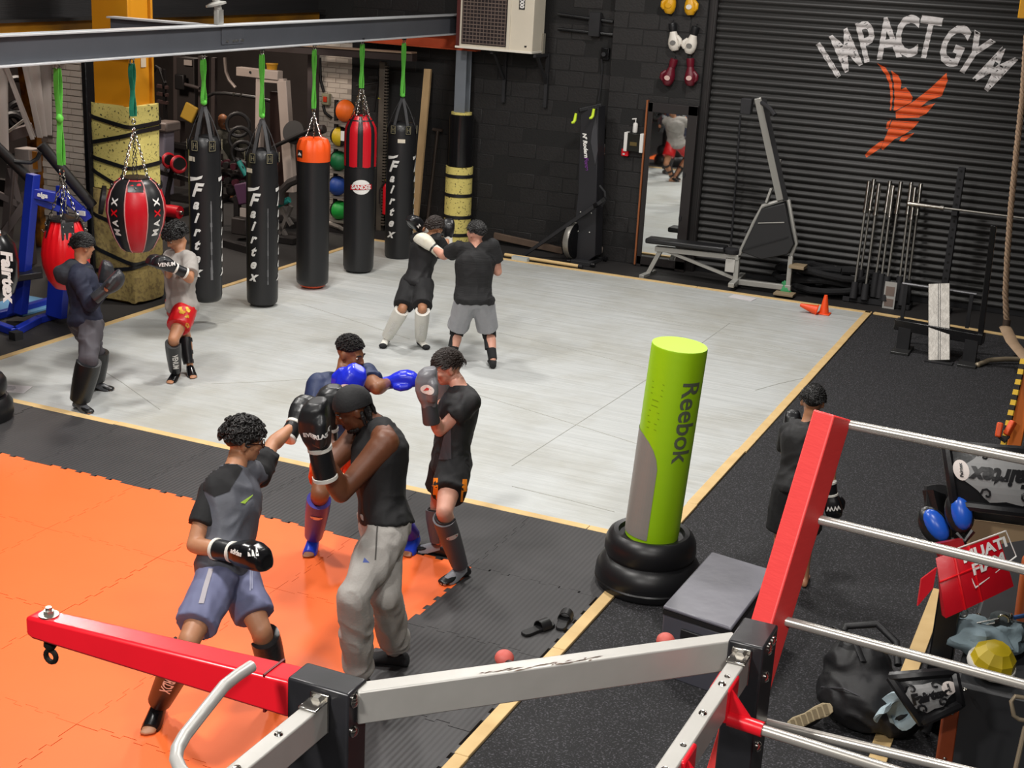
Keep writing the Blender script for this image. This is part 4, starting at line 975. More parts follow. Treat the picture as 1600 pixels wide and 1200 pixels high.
# barbells standing in a floor rack
def barbells():
    y0 = 18.22
    rk = thing('barbell_rack', onY(1385, 475, y0), 'black floor rack with tubes holding the barbells', 'rack')
    tops = [(1358, 283, 1336, 443), (1366, 280, 1345, 424), (1374, 287, 1353, 446), (1391, 283, 1369, 428), (1396, 290, 1378, 430), (1408, 284, 1387, 434), (1424, 285, 1406, 434), (1430, 293, 1412, 445), (1439, 287, 1420, 440)]
    bar_m = mat('bar_steel', '8f8c86', .4, .8)
    wh = ['at the left end', 'second from the left end', 'third from the left end', 'fourth from the left end', 'in the middle', 'fourth from the right end', 'third from the right end', 'second from the right end', 'at the right end']
    for i, (tx, ty, bx, by) in enumerate(tops):
        yy = y0+(0 if i in (0, 2, 5, 7) else .14)
        p0 = onY(bx, by, yy); p1 = onY(tx, ty, yy+.22); d = (p1-p0).normalized(); L = (p1-p0).length
        t = thing('barbell', (p0.x, p0.y, p0.z), 'steel barbell standing in the floor rack, '+wh[i], 'barbell', 'barbells in the floor rack')
        part(lambda b: b.cyl(p0-d*.1, p1-d*.38, .016, n=10), 'shaft', bar_m, t)
        part(lambda b: b.cyl(p1-d*.38, p1, .027, n=12), 'sleeve', chrome, t)
        part(lambda b: b.cyl(p1-d*.41, p1-d*.375, .036, n=12), 'collar', chrome, t)
        z0 = p0-d*.30
        part(lambda b: (b.cyl(V((z0.x, z0.y, max(.06, z0.z))), p0+d*.02, .05, .042, n=14),), 'holder_tube', black_matt, rk)
    a, c = onY(1322, 474, y0), onY(1415, 483, y0)
    part(lambda b: (b.box(((a.x+c.x)/2, y0+.02, .04), (c.x-a.x+.1, .08, .06)), b.box(((a.x+c.x)/2, y0+.2, .04), (c.x-a.x+.1, .08, .06)), b.box((a.x, y0+.11, .04), (.08, .3, .06)), b.box((c.x, y0+.11, .04), (.08, .3, .06))), 'base_frame', black_matt, rk)
    pc = onY(1390, 462, y0-.08)
    pst = thing('wall_poster', pc, 'small printed card standing against the barbell rack', 'card')
    part(lambda b: b.box(pc, (.15, .01, .36)), 'card', mat('card_grey', 'a8a6a2', .6), pst)
    for dz, hh in ((.06, .12), (-.09, .1)): part(lambda b: b.box(pc+V((0, -.007, dz)), (.11, .004, hh)), 'print_block', mat('card_print', '7a6a62', .6), pst)
barbells()
def rack_bar():
    y0 = 18.3; up = thing('rack_upright', onY(1475, 440, y0), 'perforated black rack upright in front of the shutter', 'rack')
    a = onY(1475, 445, y0); a.z = .03; top = onY(1505, 262, y0); X = (a.x+top.x)/2
    part(lambda b: b.box((X, y0, top.z/2), (.085, .085, top.z)), 'post', black_matt, up, bevel=.006)
    hole = mat('hole_black', '060606', .9)
    for i in range(int(top.z/.11)): part(lambda b: b.cyl((X, y0-.0435, .15+i*.105), (X, y0-.0445, .15+i*.105), .016, n=8), 'hole', hole, up, ang=0)
    part(lambda b: b.box((X, y0-.02, .02), (.22, .5, .03)), 'foot_plate', black_matt, up)
    l, r = onY(1419, 318, y0-.10), onY(1600, 341, y0-.10); d = (r-l).normalized(); e = l+d*2.2
    t = thing('barbell', l, 'steel barbell lying across the rack in front of shutter', 'barbell')
    part(lambda b: b.cyl(l, l+d*.42, .027, n=12), 'sleeve', chrome, t); part(lambda b: b.cyl(l+d*.40, l+d*.44, .038, n=12), 'collar', chrome, t)
    part(lambda b: b.cyl(l+d*.44, e-d*.4, .015, n=10), 'shaft', mat('bar_steel', ''), t); part(lambda b: b.cyl(e-d*.4, e, .027, n=12), 'sleeve', chrome, t)
    z = l.z+d.z*(X-l.x)/d.x; part(lambda b: b.box((X, y0-.08, z-.045), (.07, .12, .05)), 'hook', black_matt, up)
rack_bar()
# push sled with the bright metal ramp plate
def sled():
    t = thing('push_sled', G(1470, 530), 'black push sled with bright metal plate and upright post', 'sled')
    zc = .30; a, b_ = G(1400, 505, zc), G(1537, 530, zc)
    part(lambda b: b.bar(a, b_, .14, .12), 'cross_beam', black_gloss, t, bevel=.008)
    for q, s in ((a, .12), (b_, -.12)):
        d = (b_-a).normalized(); p = q+d*s
        part(lambda b: b.box((p.x, p.y-.02, .15), (.14, .12, .26)), 'strut', black_matt, t)
        part(lambda b: b.box((p.x, p.y-.05, .02), (.20, .42, .03)), 'skid', mat('skid_steel', '4a4a4a', .4, .7), t, bevel=.005)
    f0 = G(1449, 562, .02); f1 = G(1486, 566, .02); zt = .95
    # plate rises away from the viewer from the floor to a tip above the beam
    tl, tr2 = onY(1455, 443, f0.y+.52), onY(1480, 445, f1.y+.52)
    w = V((.24, .0, 0)); fl = (f0+f1)/2; fl = V((fl.x, fl.y, .02)); tp = (tl+tr2)/2
    pl = part(lambda b: b.bar(fl, tp, .235, .05, up=(0, -1, .5)), 'ramp_plate', mat('bright_alu', 'a8a49e', .48, .75, bump=.25, bscale=45, var=.5, vscale=18, c2='6a6660', stretch=(1, 1, .6)), t, bevel=.006)
    x, y, d = frame(tp-fl, (0, -1, .5)); L = (tp-fl).length
    for s in (-.012, .008): part(lambda b: b.bar(fl+y*.026+x*s, tp+y*.026+x*s, .006, .004, up=y), 'groove', dark_steel, pl)
    part(lambda b: b.box((fl.x, fl.y-.02, .012), (.3, .14, .02)), 'floor_plate', black_matt, t)
    p = b_+(a-b_).normalized()*.04
    tpst = onY(1553, 352, p.y+.05)
    part(lambda b: b.bar(p, tpst, .06, .06), 'push_post', black_gloss, t, bevel=.005)
    q0, q1 = onY(1410, 443, f0.y+.62), onY(1526, 460, f0.y+.62)
    part(lambda b: b.cyl(q0, q1, .018, n=10), 'cross_bar', mat('bar_grey', '77777a', .35, .8), t)
    for q in (q0+(q1-q0)*.06, q0+(q1-q0)*.94): part(lambda b: b.bar(q, V((q.x, a.y+.04 if q is q0 else q.y, .3)), .04, .04), 'riser', black_matt, t)
sled()
# climbing rope and curved bar at the right edge
def climb():
    y0 = 16.6; pts = [onY(1604, 60, y0), onY(1598, 150, y0), onY(1588, 240, y0), onY(1580, 320, y0), onY(1574, 400, y0), onY(1571, 460, y0), onY(1573, 503, y0)]
    top = pts[0]+V((.1, 0, 2.2)); pts = [top]+pts
    t = thing('climbing_rope', pts[-1], 'thick tan climbing rope hanging at the right edge', 'rope')
    rp = mat('manila', '9a8068', .8, var=.4, vscale=30)
    fine = []
    for i in range(len(pts)-1):
        for j in range(12): fine.append(pts[i].lerp(pts[i+1], j/12))
    fine.append(pts[-1])
    for s in range(3):
        tw = []; L = 0
        for i, p in enumerate(fine):
            if i: L += (fine[i]-fine[i-1]).length
            # finer helix
        # resample for the helix
        tw = []; n = 420; tot = L; acc = 0; seg = 0
        import bisect
        cum = [0]
        for i in range(1, len(fine)): cum.append(cum[-1]+(fine[i]-fine[i-1]).length)
        for i in range(n+1):
            d = cum[-1]*i/n; k = max(1, min(len(fine)-1, bisect.bisect(cum, d))); u = (d-cum[k-1])/max(1e-6, cum[k]-cum[k-1])
            c = fine[k-1].lerp(fine[k], u); a = d*2*math.pi/.17+s*2*math.pi/3
            tw.append(c+V((math.cos(a)*.017, math.sin(a)*.017, 0)))
        part(lambda b: b.tube(tw, .019, 6), 'strand', rp, t)
    part(lambda b: b.cyl(pts[-1]+V((0, 0, .03)), pts[-1]-V((0, 0, .05)), .042, n=12), 'rope_end', mat('rope_tape', '4a3a30', .7), t)
    b0 = [G(1571, 512, .45), G(1582, 535, .40), G(1600, 556, .36), G(1625, 585, .3)]
    t2 = thing('curved_plank', b0[-1], 'tan curved wooden plank poking in at the right edge', 'slat')
    part(lambda b: b.tube(b0, .07, 8, flat=.35), 'slat', mat('tan_wood', 'a68c72', .5, var=.4, vscale=8), t2)
    b1 = [G(1528, 570, .03), G(1545, 563, .05), G(1570, 561, .06), G(1640, 562, .06)]
    t3 = thing('bent_bar', b1[0], 'pale bent metal bar on the floor at the right edge', 'bar')
    part(lambda b: b.tube(b1, .028, 10), 'shaft', mat('tan_metal', '9a8c76', .4, .4), t3)
    part(lambda b: b.ell(b1[0], (.034, .034, .03), n=10, m=6), 'end_cap', mat('tan_metal', ''), t3)
    q = onY(1604, 8, 15.5); t4 = thing('yellow_lamp_box', q, 'yellow box hanging in the top right corner', 'box')
    part(lambda b: b.box(q+V((.05, 0, .12)), (.22, .2, .5)), 'box', mat('safety_yellow', 'e0a012', .45), t4, bevel=.01)
    part(lambda b: b.box(q+V((.05, 0, 2.0)), (.03, .03, 3.4)), 'hanger', dark_steel, t4)
climb()
# plank and pole leaning on the far wall, small items
lp = thing('leaning_plank', onY(641, 350, 18.3), 'long pale timber plank leaning against the black wall', 'plank')
a_, b_ = onY(646, 360, 18.2), onY(669, 108, 18.62); a_.z = max(a_.z, .0)
part(lambda b: b.bar(V((a_.x, a_.y, .0)), b_, .11, .05, up=(0, 1, 0)), 'timber', mat('timber', 'b99a70', .7, var=.4, vscale=5, c2='9a7c54', stretch=(3, 3, .6)), lp, bevel=.003)
lp2 = thing('leaning_pole', onY(668, 350, 18.5), 'dark brown pole with cross handle leaning on the wall', 'pole')
a_, b_ = onY(668, 345, 18.45), onY(684, 203, 18.62)
part(lambda b: b.cyl(V((a_.x-.02, a_.y, 0)), b_, .022, n=10), 'shaft', mat('dark_wood', '3a2f28', .6), lp2); part(lambda b: b.cyl(b_-V((.08, 0, 0)), b_+V((.08, 0, 0)), .025, n=10), 'cross_handle', mat('dark_wood', ''), lp2)
# ================================================================== PEOPLE
from mathutils.bvhtree import BVHTree
def solve(parent, px, py, L, sign):
    d = ray(px, py).normalized(); q = parent-CAM; b = d.dot(q); disc = b*b-(q.length_squared-L*L)
    if disc < 0:
        p = CAM+d*b; return parent+(p-parent).normalized()*L
    return CAM+d*(b+math.copysign(math.sqrt(disc), sign))
def PL(px, py, ref, k=0.):     # point on the upright plane through ref that faces the camera
    u = V((ref.x, ref.y, 0)).normalized(); dd = V((ref.x, ref.y, 0)).dot(u)+k; d = ray(px, py); return CAM+d*(dd/d.dot(u))
def hdir(ref, a):              # horizontal direction: 0 towards the camera, 90 image right, 180 away
    u = V((-ref.x, -ref.y, 0)).normalized(); r = V((-u.y, u.x, 0)); a = math.radians(a); return u*math.cos(a)+r*math.sin(a)
def seglimb(b, a, c, prof, n=14):
    a = V(a); c = V(c); b.tube([a.lerp(c, t) for t, _ in prof], [r for _, r in prof], n)
    return b
def ball(b, c, r): b.ell(c, (r, r, r), n=12, m=8)
def fuse(mb, voxel=.010, smooth=4, wrinkle=0., wscale=9., stretch=(1, 1, 1), seed=0., mask=None):
    me = bpy.data.meshes.new('tmp'); me.from_pydata([tuple(p) for p in mb.v], [], mb.f)
    bm = bmesh.new(); bm.from_mesh(me); bmesh.ops.recalc_face_normals(bm, faces=bm.faces); bm.to_mesh(me); bm.free()
    o = bpy.data.objects.new('tmp', me)
    r = o.modifiers.new('r', 'REMESH'); r.mode = 'VOXEL'; r.voxel_size = voxel
    if smooth: s = o.modifiers.new('s', 'SMOOTH'); s.factor = .5; s.iterations = smooth
    ev = evald(o); out = bpy.data.meshes.new_from_object(ev)
    bpy.data.objects.remove(o); bpy.data.meshes.remove(me)
    cos = [v.co.copy() for v in out.vertices]
    if wrinkle:
        nr = [v.normal.copy() for v in out.vertices]
        for i, p in enumerate(cos):
            q = V((p.x*stretch[0]+seed, p.y*stretch[1], p.z*stretch[2]))*wscale; q += V((0, 0, 1.2*noise.noise(q*.6)))
            w_ = 1-abs(noise.noise(q))*2.4; w2 = noise.noise(q*.45)
            cos[i] = p+nr[i]*wrinkle*(w_*.75+w2*.8-.3)
    m = MB(); m.v = cos; m.f = [tuple(p.vertices) for p in out.polygons]; m.m = [0]*len(m.f)
    bpy.data.meshes.remove(out); return m
def bvh(o):
    me = o.data; og = ORG[o]; return BVHTree.FromPolygons([v.co+og for v in me.vertices], [tuple(p.vertices) for p in me.polygons])
def decal(name, target, data, c, nrm, up, m, parent, lift=.003, reach=.25, sx=1., sy=1.):
    c = V(c); n = V(nrm).normalized(); u = V(up)-n*V(up).dot(n); u.normalize(); x = u.cross(n).normalized()
    t = bvh(target); vs, fs = data; out = []; good = []
    for p in vs:
        s = c+x*(p.x*sx)+u*(p.y*sy)+n*reach; h = t.ray_cast(s, -n, reach*2.2)
        if h[0] is None: out.append(c+x*p.x+u*p.y); good.append(False)
        else: out.append(h[0]+h[1]*lift); good.append(True)
    fs = [f for f in fs if all(good[i] for i in f)]
    if not fs: return None
    b = MB(); b._add(out, fs); return b.build(name, m, parent, ang=60)
def oval(rx, ry, n=20): return poly2([[(rx*math.cos(2*math.pi*i/n), ry*math.sin(2*math.pi*i/n)) for i in range(n)]], (rx/3, ry/3))
def skin(name, c, c2): return mat(name, c, .5, var=.35, vscale=10, c2=c2, bump=.04, bscale=60)
SKIN = dict(light=skin('skin_light', 'cf9a84', 'bf8070'), olive=skin('skin_olive', 'b5805f', '9c6a4c'), tan=skin('skin_tan', '9a6544', '82502f'),
            brown=skin('skin_brown', '8a5a3c', '734629'), deep=skin('skin_deep', '6a3f28', '54301e'))
hair_black = mat('hair_black', '100e0e', .55, bump=.5, bscale=90); hair_brown = mat('hair_brown', '2a1f1a', .55, bump=.5, bscale=90)
eye_white = mat('eye_white', 'd8d2ca', .3); eye_dark = mat('eye_dark', '1a100c', .2); lip_m = {}
class Person: pass
def pose(sp):
    J = Person(); S = sp['S']; J.S = S; k = S/1.75; J.k = k
    J.z0 = sp.get('z', .012); J.ank = {s: G(*sp['ank'+s], .085*k+J.z0) for s in 'LR'}; J.toe = {s: G(*sp['toe'+s], .03) for s in 'LR'}
    mid = (J.ank['L']+J.ank['R'])/2; mid.z = 0; J.mid = mid
    J.pel = PL(*sp['pel'], mid, sp.get('pk', 0.))
    J.hf = hdir(mid, sp['face']); J.hr = J.hf.cross(V((0, 0, 1))); cf = hdir(mid, sp.get('chest', sp['face'])); J.cf = cf; J.cr = cf.cross(V((0, 0, 1)))
    J.neck = solve(J.pel, *sp['neck'], .300*S, sp.get('ns', 1))
    J.hip = {'L': J.pel-J.hr*.092*k+V((0, 0, -.02)), 'R': J.pel+J.hr*.092*k+V((0, 0, -.02))}
    J.kne = {s: solve(J.hip[s], *sp['kne'+s], .243*S, sp.get('ks'+s, -1)) for s in 'LR'}
    J.sho, J.elb, J.wri = {}, {}, {}
    for s in 'LR':
        sg = 1 if s == 'R' else -1
        base = J.neck+J.cr*(sg*.104*S)-V((0, 0, .028*S))
        J.sho[s] = base if 'sho'+s not in sp else solve(J.neck-V((0, 0, .02*S)), *sp['sho'+s], .106*S, sp.get('ss'+s, math.copysign(1, (base-J.neck).dot(J.neck-CAM))))
        J.elb[s] = solve(J.sho[s], *sp['elb'+s], .168*S*sp.get('al', 1.), sp.get('es'+s, -1)); J.wri[s] = solve(J.elb[s], *sp['wri'+s], .148*S*sp.get('al', 1.), sp.get('ws'+s, -1))
    J.hs = sp.get('hs', k); J.head = solve(J.neck, *sp['head'], .165*J.hs, sp.get('hsg', -1))
    lk = sp['look']; f = hdir(mid, lk[0]); pt = math.radians(lk[1]); J.F = f*math.cos(pt)-V((0, 0, 1))*math.sin(pt)
    up = f*math.sin(pt)+V((0, 0, 1))*math.cos(pt); r = J.F.cross(up)
    if len(lk) > 2: a = math.radians(lk[2]); up = (up*math.cos(a)+r*math.sin(a)); 
    J.R = J.F.cross(up).normalized(); J.U = up.normalized()
    for s in ():
        print('POSE', sp['id'], s, 'shin %.2f/%.2f' % ((J.kne[s]-J.ank[s]).length, .24*S), 'thigh %.2f knee_z %.2f' % ((J.hip[s]-J.kne[s]).length, J.kne[s].z), 'pel_z %.2f/%.2f neck_z %.2f head_z %.2f' % (J.pel.z, .53*S, J.neck.z, J.head.z), 'elb_z %.2f wri_z %.2f' % (J.elb[s].z, J.wri[s].z))
    return J
TORSO = [(-.17, .085, .075, 0), (-.10, .150, .105, -.01), (0, .168, .118, -.012), (.12, .155, .112, 0), (.26, .142, .104, .008), (.45, .152, .112, .010), (.62, .170, .122, .008), (.78, .176, .118, 0), (.88, .150, .100, -.008), (.96, .095, .078, -.01), (1.03, .062, .060, -.005)]
def torso(b, J, g=1., inf=0., t0=-.2, t1=1.1, flare=0., belly=0.):
    P, N = J.pel, J.neck; ax = N-P; k = J.k; rings = []; n = 24
    for t, rx, ry, fo in TORSO:
        if not (t0 <= t <= t1): continue
        x = (J.hr*(1-max(0, min(1, t)))+J.cr*max(0, min(1, t))); x = (x-ax*(x.dot(ax)/ax.length_squared)).normalized()
        y = ax.cross(x).normalized()
        if y.dot(J.cf+J.hf) < 0: y = -y
        bl = belly*math.exp(-((t-.25)/.25)**2)
        c = P+ax*t+y*(fo*k+bl*.6); fl = flare*max(0, .15-t)
        rings.append([c+x*((rx*k*g+inf+fl)*math.cos(2*math.pi*i/n))+y*((ry*k*g+inf+fl+bl*.5)*math.sin(2*math.pi*i/n)) for i in range(n)])
    b.loft(rings); return b
ARM = [(0, .058), (.12, .060), (.3, .054), (.55, .050), (.8, .044), (1, .041)]
FORE = [(0, .042), (.18, .047), (.4, .043), (.7, .034), (1, .029)]
THIGH = [(0, .092), (.15, .094), (.4, .085), (.7, .070), (.9, .060), (1, .057)]
SHIN = [(0, .057), (.15, .056), (.3, .060), (.5, .053), (.75, .041), (1, .036)]
def sc(prof, k, inf=0., t0=0., t1=1.):
    out = []
    def at(t):
        for (a, ra), (c, rc) in zip(prof, prof[1:]):
            if a <= t <= c: return ra+(rc-ra)*(t-a)/(c-a)
        return prof[-1][1]
    ts = sorted(set([t0, t1]+[t for t, _ in prof if t0 < t < t1])); return [((t-t0)/(t1-t0), at(t)*k+inf) for t in ts]
def headshape(b, J, ears=True, m=1.):
    h = J.hs; C = J.head; F, U, R = J.F, J.U, J.R; M3 = Matrix((R, F, U)).transposed()
    E = lambda r, f, u, rr, rf, ru, n=14, mm=10: b.ell(C+(R*r+F*f+U*u)*h, (rr*h, rf*h, ru*h), M3, n, mm)
    E(0, -.012, .030, .075, .095, .088); E(0, .022, -.035, .060, .068, .082); E(0, .058, -.085, .034, .030, .026); E(0, .050, .0, .055, .045, .06)
    E(0, .080, .026, .046, .016, .012)                                   # brow
    b.tube([C+(F*.086+U*.022)*h, C+(F*.100+U*.0)*h, C+(F*.112-U*.022)*h, C+(F*.092-U*.034)*h], [.008*h, .011*h, .016*h, .009*h], 8)
    for s in (-1, 1):
        E(s*.036, .062, -.018, .024, .026, .022, 10, 6)                     # cheek
        E(s*.013, .094, -.028, .009, .010, .008, 8, 6)
        if ears: E(s*.077, -.008, -.008, .010, .020, .031, 10, 8); E(s*.080, -.014, .006, .009, .016, .018, 8, 6)
    E(0, .084, -.056, .022, .012, .007, 10, 6); E(0, .081, -.066, .019, .012, .007, 10, 6)      # lips
    b.tube([J.neck-(J.neck-J.pel).normalized()*.03, J.neck.lerp(C, .35), C-U*.07*h-F*.022*h, C-F*.01*h], [.066*J.k, .056*J.k, .053*h, .05*h], 14)
def foot(b, J, s, inf=0., toes=True, length=1., sole=0.):
    A = J.ank[s]; T = J.toe[s]; d = V((T.x-A.x, T.y-A.y, 0)).normalized(); w = V((-d.y, d.x, 0)); k = J.k; n = 14; rings = []; z0 = getattr(J, 'z0', 0.)
    for x, hw, ht in ((-.066, .020, .04), (-.055, .030, .065), (-.02, .034, .085), (.03, .034, .080), (.08, .039, .058), (.125, .045, .040), (.16, .042, .030), (.185, .030, .02)):
        c = V((A.x, A.y, z0))+d*x*k*length; hw = hw*k+inf; ht = ht*k+inf*1.2
        rings.append([c+w*(hw*math.cos(2*math.pi*i/n))+V((0, 0, max(.002, .002+ht*.5+ht*.5*math.sin(2*math.pi*i/n)*1.0))) for i in range(n)])
    b.loft(rings)
    if toes:
        for i, (o, x, r) in enumerate(((-.030, .185, .0135), (-.008, .192, .011), (.009, .188, .010), (.024, .180, .0095), (.037, .170, .009))):
            sg = 1 if s == 'R' else -1
            b.ell(V((A.x, A.y, z0+.012*k))+d*x*k+w*(o*sg*k), (r*k*1.6, r*k, r*k), Matrix((d, w, V((0, 0, 1)))).transposed(), 8, 6)
    return d
def body(t, J, sp):
    b = MB(); k = J.k; g = sp.get('g', 1.); torso(b, J, g, 0., belly=sp.get('belly', 0.)*.8); lg = sp.get('lg', 1.)
    for s in 'LR':
        seglimb(b, J.sho[s], J.elb[s], sc(ARM, k*lg)); ball(b, J.sho[s], .062*k*lg); ball(b, J.elb[s], .041*k*lg); seglimb(b, J.elb[s], J.wri[s], sc(FORE, k*lg)); ball(b, J.wri[s], .03*k)
        b.tube([J.neck-V((0, 0, .03*k)), J.neck.lerp(J.sho[s], .5)+V((0, 0, -.004)), J.sho[s]], [.06*k, .056*k*lg, .056*k*lg], 12)
        ll = sp.get('ll', min(lg, 1.12)); seglimb(b, J.hip[s], J.kne[s], sc(THIGH, k*ll)); ball(b, J.kne[s], .058*k*ll); seglimb(b, J.kne[s], J.ank[s], sc(SHIN, k*ll)); ball(b, J.ank[s], .037*k)
        foot(b, J, s, 0., sp.get('toes', True))
        hd = (J.wri[s]-J.elb[s]).normalized(); b.ell(J.wri[s]+hd*.06*k, (.035*k, .035*k, .045*k), n=10, m=6)
    headshape(b, J)
    m = fuse(b, sp.get('vox', .010), 3); o = m.build('body', SKIN[sp['skin']], t, ang=0); 
    o.data.polygons.foreach_set('use_smooth', [True]*len(o.data.polygons)); return o
def faceparts(t, J, sp):
    h = J.hs; C = J.head; F, U, R = J.F, J.U, J.R; M3 = Matrix((R, F, U)).transposed()
    for s in (-1, 1):
        part(lambda b: b.ell(C+(R*s*.031+F*.079+U*.008)*h, (.014*h, .009*h, .008*h), M3, 10, 6), 'eye', eye_white, t)
        part(lambda b: b.ell(C+(R*s*.031+F*.0865+U*.007)*h, (.0065*h, .003*h, .0065*h), M3, 8, 6), 'iris', eye_dark, t)
        part(lambda b: b.tube([C+(R*s*.014+F*.093+U*.026)*h, C+(R*s*.032+F*.091+U*.032)*h, C+(R*s*.05+F*.079+U*.026)*h], [.005*h, .006*h, .003*h], 6), 'eyebrow', sp.get('hairm', hair_black), t)
    lm = mat('lips_'+sp['skin'], {'light': 'b06a60', 'olive': '9a5a4c', 'tan': '7e4638', 'brown': '70402f', 'deep': '522c22'}[sp['skin']], .45)
    part(lambda b: (b.ell(C+(F*.091-U*.056)*h, (.019*h, .007*h, .005*h), M3, 10, 6), b.ell(C+(F*.089-U*.065)*h, (.016*h, .007*h, .005*h), M3, 10, 6)), 'lips', lm, t)
    if sp.get('beard'):
        def f(b):
            for a in range(-7, 8):
                an = a*.19; p = C+(R*math.sin(an)*.062+F*(.012+.062*math.cos(an))-U*(.082-.012*abs(a)*.5))*h; b.ell(p, (.012*h, .012*h, .018*h), n=6, m=5)
        part(lambda b: f(b), 'beard', hair_black, t)
def hair(t, J, style, m, seed=1):
    h = J.hs; C = J.head; F, U, R = J.F, J.U, J.R; rnd = random.Random(seed)
    def dirp(az, el, rad):      # az 0 = front
        return C+(R*(math.sin(az)*math.cos(el)*.078*rad)+F*(math.cos(az)*math.cos(el)*.098*rad-.012)+U*(math.sin(el)*.092*rad+.032))*h
    b = MB(); lo = {'short': -.10, 'fade': .02, 'curly': -.25, 'crop': -.05, 'bald': 2}[style]
    N = 28; rings = []; base = 1.07 if style != 'curly' else 1.12
    for i in range(9):
        el = lo+(math.pi/2-.05-lo)*i/8; ring = []
        for j in range(N):
            az = 2*math.pi*j/N; f = max(0, math.cos(az)); e2 = el+(.42*f**2 if i == 0 else .42*f**2*(1-i/8))-.45*(1-i/8)*max(0, -math.cos(az))**1.5
            r_ = base*(.92 if i == 0 else .975 if i == 1 else 1)+(0 if style != 'crop' and style != 'short' else .05*math.sin(el)*1.0)
            ring.append(dirp(az, e2, r_+.03*noise.noise(V((math.cos(az)*3, math.sin(az)*3, i*.8+seed)))))
        rings.append(ring)
    b.loft(rings)
    if style == 'curly':
        for q in range(520):
            az = rnd.uniform(0, 2*math.pi); el = math.asin(rnd.uniform(-.15, 1)); f = max(0, math.cos(az))
            if el < -.2+.42*f: continue
            p = dirp(az, el, rnd.uniform(1.10, 1.42)); r_ = rnd.uniform(.009, .015)*h
            x, y, _ = frame((p-C), (rnd.random(), rnd.random(), rnd.random()+.1)); a0 = rnd.uniform(0, 6)
            b.tube([p+(x*math.cos(a0+i*.9)+y*math.sin(a0+i*.9))*r_ for i in range(6)], r_*.40, 5)
    if style in ('short', 'crop'):
        for q in range(1100 if style == 'short' else 800):
            az = rnd.uniform(0, 2*math.pi); el = math.asin(rnd.uniform(-.12, 1)); f = max(0, math.cos(az))
            if el < -.10+.40*f: continue
            p = dirp(az, el, 1.06); nn = (p-C).normalized()
            d = F*(.9 if style == 'short' else .2)+R*(rnd.uniform(-.35, .35)+.25)-U*(.55*max(0, .8-el)); d = d-nn*d.dot(nn); d.normalize()
            d = d+R*rnd.uniform(-.18, .18)+nn*(.14 if style == 'short' else .40); d.normalize()
            L = rnd.uniform(.030, .048)*h if style == 'short' else rnd.uniform(.014, .024)*h
            b.tube([p, p+d*L*.55+nn*.004, p+d*L], [.0036*h, .0032*h, .001*h], 4)
    if style == 'fade':
        for q in range(520):
            az = rnd.uniform(0, 2*math.pi); el = math.asin(rnd.uniform(.0, 1)); f = max(0, math.cos(az))
            if el < .06+.40*f: continue
            p = dirp(az, el, 1.085+.05*math.sin(el)); r_ = rnd.uniform(.006, .010)*h; b.ell(p, (r_, r_, r_*.8), n=6, m=4)
    return b.build('hair', m, t, ang=60)
def cloth(fn, name, m, t, vox=.011, smooth=3, wr=.011, ws=9., st=(1, 1, .8), seed=0.):
    b = MB(); fn(b); q = fuse(b, vox, smooth, wr, ws, st, seed); o = q.build(name, m, t, ang=0)
    o.data.polygons.foreach_set('use_smooth', [True]*len(o.data.polygons)); return o
def shirt(t, J, sp, m, sleeve=.55, inf=.020, t0=-.12, name='t_shirt', sleeveless=False, hemflare=.04, long=False, cuffm=None, sm=None, seed=0., collar=.97):
    k = J.k; g = sp.get('g', 1.); lg = sp.get('lg', 1.)
    def f(b):
        torso(b, J, g, inf, t0, .97, hemflare, sp.get('belly', 0.)); ax_ = (J.neck-J.pel).normalized(); b.tube([J.neck-ax_*.13*k, J.neck-ax_*.05*k, J.neck+ax_*.012*k], [.11*k*g, .104*k*g, .082*k*g], 16)
        for s in 'LR':
            if not sleeveless:
                b.tube([J.neck-V((0, 0, .045*k)), J.neck.lerp(J.sho[s], .5)-V((0, 0, .008)), J.sho[s]], [.080*k, .062*k+inf*.7, .060*k+inf*.6], 14)
                if not sm:
                    ball(b, J.sho[s], .063*k*lg+inf*.55)
                    if long: seglimb(b, J.sho[s], J.elb[s], sc(ARM, k, inf)); ball(b, J.elb[s], .043*k+inf); seglimb(b, J.elb[s], J.wri[s], sc(FORE, k, inf*.8, 0, .93))
                    else: seglimb(b, J.sho[s], J.elb[s].lerp(J.sho[s], 1-sleeve), [(0, .062*k*lg+inf*.5), (.5, .058*k*lg+inf*.8), (1, .054*k*lg+inf*1.1)])
            else:
                b.tube([J.neck-V((0, 0, .04*k)), J.neck.lerp(J.sho[s], .30)-V((0, 0, .006)), J.neck.lerp(J.sho[s], .60)-V((0, 0, .012))], [.078*k, .069*k*lg, .060*k*lg+.004], 14)
    o = cloth(f, name, m, t, seed=seed)
    if sm:
        for s in 'LR':
            def g2(b):
                ball(b, J.sho[s], .063*k*lg+inf*.55+.002)
                if long: seglimb(b, J.sho[s], J.elb[s], sc(ARM, k, inf+.003)); ball(b, J.elb[s], .043*k+inf); seglimb(b, J.elb[s], J.wri[s], sc(FORE, k, inf*.8, 0, .93))
                else: seglimb(b, J.sho[s], J.elb[s].lerp(J.sho[s], 1-sleeve), [(0, .062*k*lg+inf*.5+.002), (.5, .058*k*lg+inf*.8+.002), (1, .054*k*lg+inf*1.1+.002)])
            cloth(g2, 'sleeve', sm, t, seed=seed+3)
    return o
